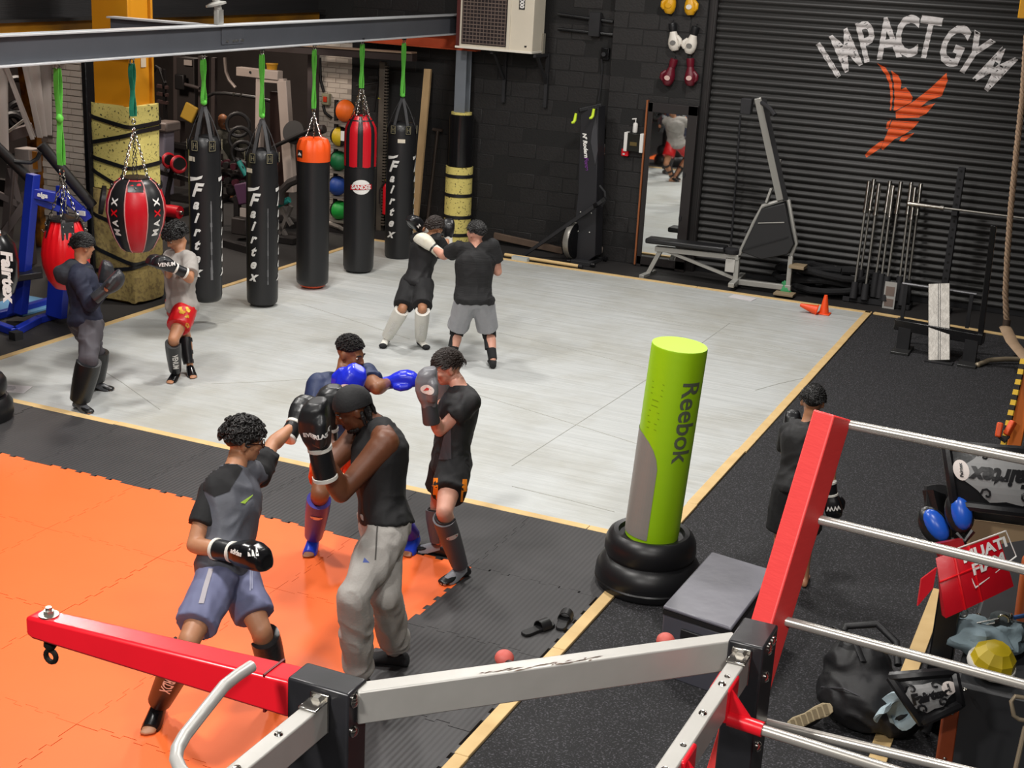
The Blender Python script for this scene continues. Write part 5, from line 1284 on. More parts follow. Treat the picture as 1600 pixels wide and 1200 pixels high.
def shorts(t, J, sp, m, upto=.75, inf=.020, flare=.02, name='shorts', seed=0., waist=.16, full=False, cuff=None):
    k = J.k; g = sp.get('g', 1.)*1.0
    def f(b):
        torso(b, J, g, inf*.6, -.2, waist, 0, sp.get('belly', 0.)*.3)
        for s in 'LR':
            ball(b, J.hip[s], .094*k+inf)
            if full:
                seglimb(b, J.hip[s], J.kne[s], sc(THIGH, k, inf)); ball(b, J.kne[s], .060*k+inf); seglimb(b, J.kne[s], J.ank[s], [(0, .060*k+inf), (.3, .066*k+inf), (.6, .062*k+inf*1.1), (.82, .060*k+inf), (full, .046*k+inf*.5)])
            else:
                e = J.hip[s].lerp(J.kne[s], upto); seglimb(b, J.hip[s], e, [(0, .094*k+inf), (.5, .088*k+inf*.9+flare*.3), (1, .072*k+inf+flare*.7)])
    return cloth(f, name, m, t, wr=.010 if not full else .016, ws=8., seed=seed)
def glove(t, J, s, sp, m, cuffm, back, size=1., aim=None, badge=None, txt=None, tm=None, trim=None, nm='boxing_glove', cufflen=.10):
    """padded fist on the wrist; back = direction the back of the hand faces"""
    W = J.wri[s]; d = (W-J.elb[s]).normalized() if aim is None else V(aim).normalized(); n = V(back)-d*V(back).dot(d); n.normalize(); x = d.cross(n); q = size*J.k
    sg = 1 if s == 'R' else -1
    th = x*(-sg)        # thumb side
    def ring(c, rx, ry, e=.75, N=18):
        out = []
        for i in range(N):
            a = 2*math.pi*i/N; cx, sy = math.cos(a), math.sin(a)
            out.append(c+x*(rx*math.copysign(abs(cx)**e, cx))+n*(ry*math.copysign(abs(sy)**e, sy)))
        return out
    def f(b):
        b.loft([ring(W+d*a*q+n*o*q, rx*q, ry*q) for a, o, rx, ry in ((-.02, 0, .040, .038), (.02, 0, .048, .046), (.055, .002, .060, .056), (.10, .004, .068, .062), (.15, -.002, .069, .062), (.19, -.014, .060, .052), (.212, -.026, .040, .034))])
        b.tube([W+d*.045*q+th*.052*q-n*.02*q, W+d*.09*q+th*.070*q-n*.034*q, W+d*.135*q+th*.060*q-n*.040*q, W+d*.16*q+th*.042*q-n*.044*q], [.024*q, .029*q, .027*q, .018*q], 12)
    o = cloth(f, nm, m, t, .007*max(1, size), 2, 0)
    part(lambda b: b.loft([ring(W+d*a*q, r*q, r*.95*q, 1) for a, r in ((-cufflen, .048), (-cufflen+.01, .051), (-.03, .049), (.012, .047))]), 'cuff', cuffm, o)
    if trim:
        part(lambda b: (b.loft([ring(W+d*a*q, r*q, r*.95*q, 1) for a, r in ((-cufflen-.004, .049), (-cufflen, .054), (-cufflen+.014, .054), (-cufflen+.018, .049))]), b.loft([ring(W+d*a*q, r*q, r*.95*q, 1) for a, r in ((-.004, .047), (0, .052), (.014, .052), (.018, .047))])), 'cuff_trim', trim, o)
    vd = (CAM-W).normalized(); vn = vd-d*vd.dot(d)
    if badge: decal('badge', o, oval(.036*q, .026*q), W+d*.115*q, vn, badge[1] if len(badge) > 1 else n, badge[0], o, .003); 
    if badge: decal('badge_print', o, poly2([[(-.022*q, -.008*q), (.0, .012*q), (.024*q, .004*q), (.0, -.004*q)]]), W+d*.115*q, vn, badge[1] if len(badge) > 1 else n, red_vinyl if len(badge) < 3 else badge[2], o, .006)
    if txt: decal('lettering', o, letters(txt[0], txt[1]*q, .0015, 0, (.01, .01)), W+d*txt[2]*q, vn, txt[3] if len(txt) > 3 else d, tm or white_print, o, .004)
    return o
def shin(t, J, s, m, footm, fr, top=.08, bot=.93, straps=None, badge=None, txt=None, arc=2.0, thick=.022, footcover=True, edge=None, ext=0.):
    K, A = J.kne[s], J.ank[s]; d = (A-K).normalized(); k = J.k; f_ = V(fr)-d*V(fr).dot(d); f_.normalize(); x = d.cross(f_); L = (A-K).length
    def g(b):
        rows_o, rows_i = [], []; N = 14
        for i, tt in enumerate([top+(bot-top)*j/8 for j in range(9)]):
            r = [q for q in sc(SHIN, k, 0, 0, 1)]; rr = (.064-.020*max(0, tt-.25)/.7+.004*math.sin(tt*3))*k+ext
            c = K+d*L*tt; o_, i_ = [], []
            for j in range(N+1):
                a = -arc+2*arc*j/N; u = f_*math.cos(a)+x*math.sin(a); e = thick*(1-.75*abs(a/arc)**3)
                o_.append(c+u*(rr+.004+e)); i_.append(c+u*(rr-.004))
            rows_o.append(o_+i_[::-1])
        b.loft(rows_o)
    o = part(g, 'shin_guard', m, t, ang=50)
    if footcover:
        T = J.toe[s]; fd = V((T.x-A.x, T.y-A.y, 0)).normalized(); w = V((-fd.y, fd.x, 0))
        def h(b):
            rings = []; N = 12
            for xx, hw, z0, z1 in ((-.015, .040, .055, .125), (.03, .045, .035, .105), (.08, .050, .012, .078), (.125, .052, .004, .056), (.155, .046, .004, .045)):
                c = V((A.x, A.y, getattr(J, 'z0', 0.)))+fd*xx*k
                rings.append([c+w*(hw*k*math.cos(math.pi*i/(N-1)))+V((0, 0, (z0+(z1-z0)*math.sin(math.pi*i/(N-1)))*k)) for i in range(N)]+[c+w*(hw*.8*k*math.cos(math.pi*i/(N-1)))*-1+V((0, 0, (z0+(z1-z0-.02)*math.sin(math.pi*i/(N-1)))*k)) for i in range(N)])
            b.loft(rings)
        part(h, 'instep_guard', footm, o, ang=50)
    if straps:
        for tt in straps:
            part(lambda b: b.lathe([(.056*k*(1.15-.45*tt), -.02), (.061*k*(1.15-.45*tt), -.018), (.061*k*(1.15-.45*tt), .018), (.056*k*(1.15-.45*tt), .02)], K+d*L*tt, d, n=18), 'strap', black_vinyl, o)
    if edge:
        pts = [K+d*L*top+(f_*math.cos(a)+x*math.sin(a))*(.07*k) for a in [-arc+2*arc*j/12 for j in range(13)]]
        part(lambda b: b.tube(pts, .008, 6), 'edge_binding', edge, o)
    vn = (CAM-K).normalized(); vn = vn-d*vn.dot(d)
    if badge: decal('badge', o, oval(.042*k, .022*k), K+d*L*.28, vn, -d, badge, o, .004); decal('badge_print', o, poly2([[(-.03*k, -.006*k), (.03*k, -.003*k), (.03*k, .006*k), (-.03*k, .004*k)]]), K+d*L*.28, vn, -d, red_vinyl, o, .007)
    if txt: decal('lettering', o, letters(txt, .075*k, .002, 0, (.02, .02)), K+d*L*.5, vn, x*(1 if vn.cross(d).dot(x) > 0 else -1), white_print, o, .004)
    return o
def sock(t, J, s, m, name='shoe', inf=.010, high=.0):
    def f(b):
        foot(b, J, s, inf, False, 1.08)
        if high: seglimb(b, J.ank[s], J.ank[s].lerp(J.kne[s], high), [(0, .04*J.k+inf), (1, .045*J.k+inf)])
    return cloth(f, name, m, t, .008, 2, 0)
def figure(sp, label):
    J = pose(sp); t = thing('person', J.mid, label, 'person'); o = body(t, J, sp)
    if sp.get('facep', True): faceparts(t, J, sp)
    return J, t, o
red_b = mat('badge_red', 'c23a3a', .5); badge_w = mat('badge_white', 'e0d6d0', .5)
# ---- 1 man in grey and black t-shirt, throwing a jab
sp = dict(id=1, z=0.021, S=1.80, skin='olive', face=65, chest=50, ankR=(248, 1098), toeR=(222, 1158), ankL=(432, 1075), toeL=(468, 1100), pel=(352, 885), neck=(366, 733), kneR=(296, 1000), kneL=(408, 985), ksR=-1, ksL=-1,
          shoR=(330, 772), shoL=(404, 742), elbR=(303, 852), elbL=(424, 696), esR=-1, esL=1, wriR=(362, 862), wriL=(460, 664), wsR=-1, wsL=1, head=(381, 690), hsg=1, look=(100, 8), hs=1.0, ns=1)
J, t, o = figure(sp, 'curly-haired man in grey and black t-shirt throwing a straight punch')
tee_grey = mat('tee_slate', '62656f', .6, var=.7, vscale=3.2, c2='26262a', bump=.15, bscale=40)
sh = shirt(t, J, sp, tee_grey, sm=black_cloth, sleeve=.62, seed=1)
decal('shoulder_yoke', sh, poly2([[(-.13, -.05), (-.05, -.12), (.03, -.09), (.10, .05), (.02, .12), (-.08, .10)]], (.012, .012)), J.sho['R'].lerp(J.neck, .55), (CAM-J.neck)+V((0, 0, 2)), (0, 0, 1), black_cloth, sh, .004)
decal('logo', sh, poly2([[(-.035, -.012), (-.01, -.02), (.03, .022), (.034, .03), (.006, .0), (-.02, -.008)]]), J.pel.lerp(J.neck, .72)+J.cf*.1, (CAM-J.neck), (0, 0, 1), mat('logo_lime', '8fae3a', .5), sh, .005)
sb_ = mat('shorts_bluegrey', '6c7090', .75, var=.3, vscale=8, c2='595c78')
so_ = shorts(t, J, sp, sb_, .80, .022, .025, seed=2)
for s2 in (-.012, .012):
    p = J.pel+J.hf*.15+V((0, 0, .05)); decal('drawstring', so_, poly2([[(-.003, -.15), (.003, -.15), (.003, .0), (-.003, 0)]], (None, .03)), p+J.hr*s2, (CAM-p), (0, 0, 1), mat('cord_pale', '9a9cb4', .7), so_, .004)
decal('side_stripe', so_, poly2([[(-.013, -.26), (.013, -.26), (.013, .08), (-.013, .08)]], (None, .03)), J.hip['R']+J.hr*.06, J.hr*.8+(CAM-J.pel).normalized()*.6, (0, 0, 1), mat('stripe_pale', 'a8a2a8', .7), so_, .004)
hair(t, J, 'curly', mat('hair_curly', '161312', .6), 4)
glove(t, J, 'R', sp, black_gloss, black_leather, (0, 0, 1), 1.12, aim=V((J.wri['R']-J.elb['R'])), txt=('adidas', .030, .085, (0, 0, 1)), trim=white_soft)
glove(t, J, 'L', sp, black_leather, black_leather, (0, 0, 1), 1.05, aim=(J.wri['L']-J.elb['L']).normalized()+V((0, 0, .5)), trim=white_soft)
gl_ = [c for c in t.children if c.name.startswith('boxing_glove')][0]; gd = (J.wri['R']-J.elb['R']).normalized(); gc = J.wri['R']+gd*.150+V((0, 0, .012))
decal('stripes', gl_, poly2([[(-.036+.026*i, -.02), (-.016+.026*i, -.02), (-.028+.026*i, .004+.014*i), (-.038+.026*i, .010+.014*i)] for i in range(3)]), gc, (CAM-gc), (0, 0, 1), white_print, gl_, .004, sx=.75, sy=.75)
h = J.hs
def glasses(b):
    for s2 in (-1, 1):
        b.torus(J.head+(J.R*s2*.034+J.F*.104+J.U*.006)*h, .024*h, .003, J.F, 16, 5); b.tube([J.head+(J.R*s2*.06+J.F*.10+J.U*.01)*h, J.head+(J.R*s2*.082+J.F*.0+J.U*.012)*h], .003, 5)
part(glasses, 'glasses', black_gloss, t)
brn_guard = mat('guard_dark', '241614', .4)
for s2 in 'LR': shin(t, J, s2, brn_guard if s2 == 'R' else black_leather, black_gloss, (J.toe[s2]-J.ank[s2]).normalized(), txt='RDX', arc=1.9)
for s2 in 'R': 
    A = J.ank[s2]; decal('emblem', bpy.data.objects[t.children[-1].children[0].name], poly2([[(-.02, .02), (.02, .02), (0, -.025)]]), V((A.x, A.y, .06)), (CAM-A), (0, 0, 1), white_print, t.children[-1], .005)
# ---- 2 man in tank top guarding his head
sp = dict(id=2, z=0.021, S=1.88, skin='deep', face=-80, chest=-62, ankL=(562, 1062), toeL=(520, 1092), ankR=(620, 1018), toeR=(580, 1032), pel=(600, 818), neck=(592, 655), kneL=(552, 932), kneR=(602, 930), ksL=-1, ksR=-1,
          shoL=(602, 692), shoR=(566, 672), ssL=-1, ssR=1, elbL=(532, 772), elbR=(508, 735), esL=-1, esR=-1, wriL=(500, 702), wriR=(512, 672), wsL=-1, wsR=1, head=(552, 640), hsg=-1, look=(-80, 30), hs=1.06, ns=-1, lg=1.24, ll=1.0, g=1.08, al=1.18)
J, t, o = figure(sp, 'man in black tank top, head covering and grey joggers guarding his face')
shirt(t, J, sp, mat('tank_black', '0f0f11', .8, bump=.2, bscale=30), sleeveless=True, inf=.016, name='tank_top', t0=-.08, seed=4)
jog = mat('jogger_grey', 'a39f9a', .85, var=.4, vscale=14, c2='8f8b86', bump=.25, bscale=80)
so_ = shorts(t, J, sp, jog, full=.93, inf=.026, name='joggers', seed=6, waist=.14)
p = J.hip['L'].lerp(J.kne['L'], .35); decal('pocket_seam', so_, poly2([[(-.004, -.10), (.004, -.10), (.012, .10), (.004, .10)]], (None, .03)), p+V((0, 0, .08)), CAM-p, (0, 0, 1), mat('seam_dark', '4e4b48', .9), so_, .003)
decal('logo', so_, poly2([[(-.018, -.012), (.018, -.012), (-.01, .016)]]), p+V((0, 0, -.03))+J.hf*.05, CAM-p, (0, 0, 1), mat('logo_blue', '4a5a9a', .7), so_, .003)
for s2 in 'LR': sock(t, J, s2, black_cloth, 'sock_shoe')
def durag(b):
    C = J.head; F, U, R = J.F, J.U, J.R; rings = []; N = 26
    for i in range(8):
        el = -.02+(math.pi/2-.04)*i/7; ring = []
        for j in range(N):
            az = 2*math.pi*j/N; e2 = el+(1-i/7)*(.30*max(0, math.cos(az))**2-.35*max(0, -math.cos(az)))
            ring.append(C+(R*math.sin(az)*math.cos(e2)*.089+F*(math.cos(az)*math.cos(e2)*.110-.012)+U*(math.sin(e2)*.108+.030))*J.hs)
        rings.append(ring)
    b.loft(rings)
part(durag, 'head_wrap', mat('wrap_black', '141416', .75, bump=.2, bscale=60), t)
def locs(b):
    rnd = random.Random(5)
    for i in range(26):
        az = rnd.uniform(1.7, 4.6); C = J.head; F, U, R = J.F, J.U, J.R
        p = C+(R*math.sin(az)*.078+F*(math.cos(az)*.096-.012)-U*.005)*J.hs; pts = [p]; 
        for j in range(5): p = p+V((rnd.uniform(-.006, .006), rnd.uniform(-.006, .006), -.019))-F*.004; pts.append(p)
        b.tube(pts, [.009, .010, .010, .009, .008, .005], 6)
part(locs, 'hair', hair_black, t)
part(lambda b: [b.ell(J.head+(J.F*(.03+.05*math.cos(a*.3))+J.R*math.sin(a*.3)*.056-J.U*.092)*J.hs, (.012, .012, .014), n=6, m=5) for a in range(-5, 6)], 'beard', hair_black, t)
vdir = (CAM-J.wri['L']).normalized()
glove(t, J, 'L', sp, mat('glove_black', '1d1e20', .38), black_leather, -hdir(J.mid, 0)*.2+hdir(J.mid, -90), 1.28, aim=(J.wri['L']-J.elb['L']).normalized()*.4+V((0, 0, 1))+hdir(J.mid, -90)*.1, txt=('EVERLAST', .0235, .095), trim=white_soft, cufflen=.13)
glove(t, J, 'R', sp, MATS['glove_black'], black_leather, hdir(J.mid, -90), 1.2, aim=V((0, 0, 1)), trim=white_soft)
# ---- 3 boxer in navy t-shirt, blue gloves
sp = dict(id=3, z=0.021, S=1.74, skin='brown', face=55, chest=40, ankR=(490, 838), toeR=(482, 868), ankL=(648, 838), toeL=(640, 862), pel=(528, 704), neck=(534, 582), kneR=(500, 772), kneL=(596, 770), ksR=-1, ksL=-1,
          shoR=(496, 602), shoL=(585, 584), elbR=(494, 660), elbL=(588, 606), esR=-1, esL=-1, wriR=(530, 622), wriL=(607, 598), wsR=-1, wsL=1, head=(549, 548), hsg=-1, look=(58, 14), hs=1.03, ns=1, lg=1.2, g=1.12)
J, t, o = figure(sp, 'boxer in navy t-shirt with bright blue gloves facing the boxer in grey gloves')
navy = mat('tee_navy', '1c2c52', .6, var=.4, vscale=6, c2='12203f', bump=.15, bscale=40)
shirt(t, J, sp, navy, sleeve=.58, seed=8); shorts(t, J, sp, mat('shorts_orange', 'e04a18', .55, bump=.2, bscale=20), .62, .024, .03, seed=9)
hair(t, J, 'fade', mat('hair_fade', '120f0e', .8, bump=.8, bscale=140), 2)
bl = mat('glove_blue', '1f2fd0', .3, bump=.06, bscale=20)
glove(t, J, 'R', sp, bl, bl, hdir(J.mid, 10), 1.28, aim=V((0, 0, .8))+hdir(J.mid, 60)*.55, badge=(badge_w, V((0, 0, 1))))
glove(t, J, 'L', sp, bl, bl, V((0, 0, 1)), 1.02, aim=hdir(J.mid, 80)+V((0, 0, .3)), trim=None, cufflen=.05)
pur = mat('guard_purple', '4a2d86', .4, var=.9, vscale=4, c2='2a2aa8')
for s2 in 'LR': shin(t, J, s2, pur, mat('guard_blue', '1c3fc0', .35), (J.toe[s2]-J.ank[s2]), badge=badge_w, arc=1.9)
# ---- 4 boxer in black t-shirt, grey gloves
sp = dict(id=4, z=0.021, S=1.72, skin='light', face=-75, chest=-95, ankL=(722, 885), toeL=(690, 912), ankR=(688, 850), toeR=(655, 858), pel=(704, 722), neck=(722, 598), kneL=(694, 800), kneR=(684, 790), ksL=-1, ksR=1,
          shoL=(735, 628), shoR=(716, 612), ssL=-1, ssR=1, elbL=(684, 676), elbR=(690, 655), esL=-1, esR=1, wriL=(671, 634), wriR=(690, 622), wsL=-1, wsR=1, head=(694, 566), hsg=1, look=(-80, 16), hs=1.0, ns=1)
J, t, o = figure(sp, 'pale boxer in black t-shirt with grey gloves and orange-trimmed shorts')
bt_ = mat('tee_black', '121214', .7, var=.5, vscale=5, c2='1e1e22', bump=.15, bscale=40)
sh = shirt(t, J, sp, bt_, sleeve=.55, seed=11, t0=-.18)
decal('side_panel', sh, poly2([[(-.05, -.16), (.035, -.16), (.02, .12), (-.0, .12)]], (.03, .03)), J.pel.lerp(J.neck, .35)+J.hf*.05, (CAM-J.pel), (0, 0, 1), mat('panel_grey', '48484e', .7), sh, .003)
so_ = shorts(t, J, sp, black_cloth, .60, .026, .03, seed=12)
orr = mat('trim_orange', 'f0881a', .5)
for dx in (-.11, .11): decal('orange_panel', so_, poly2([[(-.035, -.10), (.035, -.10), (.030, .05), (-.030, .05)]], (.02, .03)), J.hip['L'].lerp(J.kne['L'], .40)+hdir(J.mid, 90)*dx, (CAM-J.pel), (0, 0, 1), orr, so_, .004)
hair(t, J, 'short', hair_brown, 6)
gg_ = mat('glove_grey', '6f6f74', .38, bump=.06, bscale=20)
glove(t, J, 'L', sp, gg_, mat('cuff_grey', '3a3a3e', .5), hdir(J.mid, -90), 1.25, aim=V((0, 0, 1))+hdir(J.mid, -90)*.16, badge=(badge_w, V((0, 0, 1)), red_b))
glove(t, J, 'R', sp, gg_, mat('cuff_grey', ''), hdir(J.mid, -90), 1.2, aim=V((0, 0, 1)))
gg2 = mat('guard_grey', '57555a', .5)
for s2 in 'LR':
    sock(t, J, s2, black_leather, 'foot_wrap', .006); shin(t, J, s2, gg2, mat('instep_grey', '8c8e94', .4), (J.toe[s2]-J.ank[s2]), badge=badge_w, arc=1.9, edge=black_vinyl)
# ---- 5 heavy man in black t-shirt and grey shorts holding pads
sp = dict(id=5, S=1.70, skin='light', face=200, chest=205, g=1.16, belly=.05, lg=1.12, ankL=(707, 556), toeL=(700, 550), ankR=(770, 562), toeR=(766, 550), pel=(741, 468), neck=(745, 374), kneL=(714, 518), kneR=(764, 520), ksL=1, ksR=1,
          shoL=(708, 384), shoR=(777, 382), elbL=(694, 400), elbR=(778, 425), esL=1, esR=1, wriL=(678, 388), wriR=(757, 405), wsL=1, wsR=1, head=(743, 346), hsg=1, look=(225, 0), hs=1.02, ns=1, facep=False, vox=.012, toes=True)
J, t, o = figure(sp, 'stocky man in black t-shirt and grey shorts seen from behind')
ribb = mat('tee_ribbed', '151517', .8, bump=.5, bscale=26, stretch=(.2, .2, 6))
shirt(t, J, sp, ribb, sleeve=.62, inf=.028, seed=14, t0=-.12)
shorts(t, J, sp, mat('shorts_marl', '9a9b9f', .85, var=.3, vscale=30, c2='86878b'), .86, .034, .02, seed=15)
hair(t, J, 'crop', hair_black, 7)
wg = mat('glove_white', 'd8d6cc', .45, var=.25, vscale=9, c2='c4c070')
glove(t, J, 'L', sp, wg, wg, V((0, 0, 1)), 1.15, aim=hdir(J.mid, 230)*.6+hdir(J.mid, -90)*.5+V((0, 0, .65)), trim=black_leather)
glove(t, J, 'R', sp, wg, wg, V((0, 0, 1)), 1.15, aim=hdir(J.mid, 200)+V((0, 0, .4)))
for s2 in 'LR':
    d = (J.ank[s2]-J.kne[s2])
    part(lambda b: b.tube([J.kne[s2]-d*.08, J.kne[s2]+d*.02, J.kne[s2]+d*.16], [.078, .076, .072], 16), 'knee_support', black_cloth, t)
    sock(t, J, s2, black_cloth, 'foot_sock', .008, .40)
    part(lambda b: b.tube([J.kne[s2]+d*.08+hdir(J.mid, 0)*.03+hdir(J.mid, -90)*.03, J.kne[s2]+d*.6+hdir(J.mid, 0)*.02+hdir(J.mid, -90)*.035], .032, 8), 'guard_strap', black_cloth, t)
# ---- 6 boy in black with white boots
sp = dict(id=6, S=1.50, skin='olive', face=150, chest=140, ankL=(604, 528), toeL=(594, 546), ankR=(657, 530), toeR=(676, 550), pel=(652, 440), neck=(668, 364), kneL=(629, 482), kneR=(660, 482), ksL=-1, ksR=-1,
          shoL=(649, 374), shoR=(684, 372), elbL=(655, 372), elbR=(694, 392), esL=1, esR=1, wriL=(660, 360), wriR=(700, 372), wsL=-1, wsR=1, head=(684, 350), hsg=1, look=(140, 5), hs=.98, ns=1, facep=False, vox=.011)
J, t, o = figure(sp, 'boy in black t-shirt and shorts with white shin guards and boots')
shirt(t, J, sp, bt_, sleeve=.9, inf=.022, seed=17, t0=-.14); shorts(t, J, sp, black_cloth, .92, .030, .03, seed=18)
hair(t, J, 'short', hair_brown, 9)
bw = mat('glove_black2', '17171a', .35)
glove(t, J, 'L', sp, bw, white_soft, V((0, 0, 1)), 1.25, aim=hdir(J.mid, -60)+V((0, 0, 1.1)), txt=('M', .05, .10)); glove(t, J, 'R', sp, bw, white_soft, V((0, 0, 1)), 1.2, aim=V((0, 0, 1))+hdir(J.mid, 180)*.3)
for s2 in 'LR':
    sock(t, J, s2, black_cloth, 'sole_sock', .002); d_ = V((J.toe[s2].x-J.ank[s2].x, J.toe[s2].y-J.ank[s2].y, 0)).normalized(); part(lambda b: b.ell(V((J.ank[s2].x, J.ank[s2].y, .038))+d_*.155, (.045, .045, .027), n=14, m=8), 'toe_cap', black_cloth, t)
    sock(t, J, s2, white_soft, 'boot', .006, .3).location.z += .012; shin(t, J, s2, white_soft, white_soft, (J.toe[s2]-J.ank[s2]), arc=2.9, txt='VENUM', footcover=False, top=.05)
# ---- 7 boy in navy hoodie
sp = dict(id=7, S=1.66, skin='olive', face=120, chest=95, ankR=(123, 626), toeR=(148, 646), ankL=(146, 596), toeL=(174, 607), pel=(134, 500), neck=(123, 402), kneR=(138, 562), kneL=(150, 548), ksL=1, ksR=-1,
          shoR=(120, 432), shoL=(130, 420), ssR=-1, ssL=1, elbR=(140, 476), elbL=(150, 462), esR=-1, esL=1, wriR=(162, 455), wriL=(160, 445), wsR=-1, wsL=1, head=(131, 374), hsg=1, look=(118, 6), hs=1.0, ns=1, vox=.011)
J, t, o = figure(sp, 'boy in navy hoodie and grey trousers facing the boy in red shorts')
hn = mat('hoodie_navy', '171d33', .8, var=.4, vscale=6, c2='10142a', bump=.2, bscale=40)
shirt(t, J, sp, hn, long=True, inf=.026, seed=20, name='hoodie', t0=-.13)
def hood(b):
    c = J.neck-J.cf*.05-V((0, 0, .01)); b.ell(c, (.10, .10, .07), n=14, m=8); b.ell(c-J.cf*.07-V((0, 0, .07)), (.12, .10, .10), n=14, m=8)
    b.torus(J.neck+V((0, 0, -.02)), .085, .035, (J.head-J.neck), 16, 8)
cloth(hood, 'hood', mat('hood_dark', '22262e', .85, bump=.2, bscale=40), t, wr=.01, seed=21)
shorts(t, J, sp, mat('trousers_grey', '47444a', .8, var=.4, vscale=6, c2='3a373c'), full=.80, inf=.030, name='trousers', seed=22)
hair(t, J, 'short', hair_black, 11)
dg = mat('glove_charcoal', '2e3034', .4)
glove(t, J, 'R', sp, dg, dg, hdir(J.mid, 90), 1.15, aim=V((0, 0, .5))+hdir(J.mid, 90)*.6); glove(t, J, 'L', sp, dg, dg, hdir(J.mid, 90), 1.15, aim=V((0, 0, .9))+hdir(J.mid, 90)*.3)
for s2 in 'LR':
    sock(t, J, s2, black_leather, 'foot_sock', .006); shin(t, J, s2, black_leather, mat('instep_steel', '5a5c60', .35), (J.toe[s2]-J.ank[s2]), arc=2.1, thick=.026, ext=.030, top=.02)
# ---- 8 boy in grey t-shirt and red shorts
sp = dict(id=8, S=1.62, skin='olive', face=-60, chest=-50, ankL=(275, 580), toeL=(258, 602), ankR=(297, 572), toeR=(303, 590), pel=(283, 476), neck=(284, 388), kneL=(271, 530), kneR=(290, 525), ksL=-1, ksR=1,
          shoL=(297, 405), shoR=(266, 402), elbL=(297, 437), elbR=(264, 430), esL=-1, esR=-1, wriL=(275, 420), wriR=(262, 415), wsL=-1, wsR=-1, head=(273, 364), hsg=-1, look=(-62, 32), hs=1.02, ns=-1, vox=.011)
J, t, o = figure(sp, 'curly-haired boy in grey t-shirt and red shorts looking down at gloves')
sh = shirt(t, J, sp, mat('tee_marl', '9d9893', .8, var=.35, vscale=9, c2='8a8580', bump=.15, bscale=40), sleeve=.72, inf=.03, seed=24, t0=-.17, hemflare=.08)
so_ = shorts(t, J, sp, mat('shorts_red', 'c01218', .4, bump=.25, bscale=18), .62, .026, .035, seed=25)
gold = mat('gold_print', 'd0a030', .4, .3)
for q in range(9):
    rr = random.Random(q); p = J.hip['L'].lerp(J.kne['L'], .30)+hdir(J.mid, -90)*rr.uniform(-.07, .02)+V((0, 0, rr.uniform(-.10, .10)))
    decal('gold_motif', so_, poly2([[(rr.uniform(.008, .026)*math.cos(a), rr.uniform(.008, .026)*math.sin(a)) for a in [i*math.pi/4 for i in range(8)]]]), p, CAM-p, (0, 0, 1), gold, so_, .004)
hair(t, J, 'curly', hair_black, 13)
glove(t, J, 'L', sp, bw, bw, V((0, 0, 1)), 1.15, aim=hdir(J.mid, -75)+V((0, 0, .55)), txt=('VENUM', .045, .11, (0, 0, 1)), trim=white_soft)
glove(t, J, 'R', sp, bw, bw, V((0, 0, 1)), 1.1, aim=hdir(J.mid, -60)+V((0, 0, .5)), trim=white_soft)
shin(t, J, 'L', bw, black_gloss, (J.toe['L']-J.ank['L']), arc=1.7, straps=(.2, .6), txt='VENUM'); shin(t, J, 'R', bw, black_gloss, (J.toe['L']-J.ank['L']), arc=1.2, straps=(.15, .55, .85))
# ---- 9 boy in black seen from behind on the right
sp = dict(id=9, z=0.007, S=1.46, skin='olive', face=170, chest=165, ankL=(1216, 905), toeL=(1214, 885), ankR=(1258, 900), toeR=(1262, 880), pel=(1248, 762), neck=(1264, 652), kneL=(1220, 838), kneR=(1258, 836), ksL=1, ksR=1,
          shoL=(1232, 674), shoR=(1294, 668), elbL=(1226, 705), elbR=(1298, 722), esL=1, esR=1, wriL=(1235, 680), wriR=(1299, 772), wsL=1, wsR=1, head=(1270, 626), hsg=1, look=(180, 4), hs=.96, ns=1, facep=False)
J, t, o = figure(sp, 'boy in black t-shirt and shorts seen from behind the red ladder post')
shirt(t, J, sp, bt_, sleeve=.8, inf=.026, seed=27, t0=-.14); shorts(t, J, sp, black_cloth, .86, .03, .03, seed=28)
hair(t, J, 'crop', hair_black, 15)
glove(t, J, 'R', sp, bw, bw, hdir(J.mid, 0), 1.05, aim=V((0, 0, -1))+hdir(J.mid, 90)*.25, txt=('WW', .05, .10), trim=white_soft)
glove(t, J, 'L', sp, bw, bw, hdir(J.mid, 0), 1.05, aim=V((0, 0, 1))+hdir(J.mid, 180)*.3, trim=white_soft)
# ================================================================== FOREGROUND TRAINING RIG
ZT = 2.5
rig = thing('training_rig', (-1.2, 3.0, 0), 'red, silver and black steel training rig frame in the foreground', 'rig')
rig_black = mat('rig_black', '1d1d1f', .32, var=.35, vscale=10, c2='34343a', bump=.05, bscale=20)
alu = mat('rig_alu', 'b4b2ad', .42, .35, var=.3, vscale=10, c2='9a9791', stretch=(1, 1, 1), bump=.05, bscale=30)
P1 = (-1.655, -1.485, 2.560, 2.650); P2 = (-.770, -.674, 3.290, 3.445)
for x0, x1, y0, y1 in (P1, P2):
    o = part(lambda b: b.box(((x0+x1)/2, (y0+y1)/2, ZT/2), (x1-x0, y1-y0, ZT)), 'post', rig_black, rig, bevel=.006)
    part(lambda b: b.box(((x0+x1)/2, (y0+y1)/2, .006), (x1-x0+.12, y1-y0+.12, .012)), 'foot_plate', rig_black, rig)
    for dz in (.03, .11, .32, .55, .85): part(lambda b: b.lathe([(.0155, 0), (.0155, .004), (.010, .010), (.001, .012)], (x1, (y0+y1)/2-.02, ZT-dz), (1, 0, 0), n=12), 'bolt', chrome, o)
    for dy in (-.02, .02): part(lambda b: b.lathe([(.0135, 0), (.0135, .004), (.009, .009), (.001, .011)], (x1, (y0+y1)/2+dy, ZT-.022), (1, 0, 0), n=12), 'bolt', chrome, o)
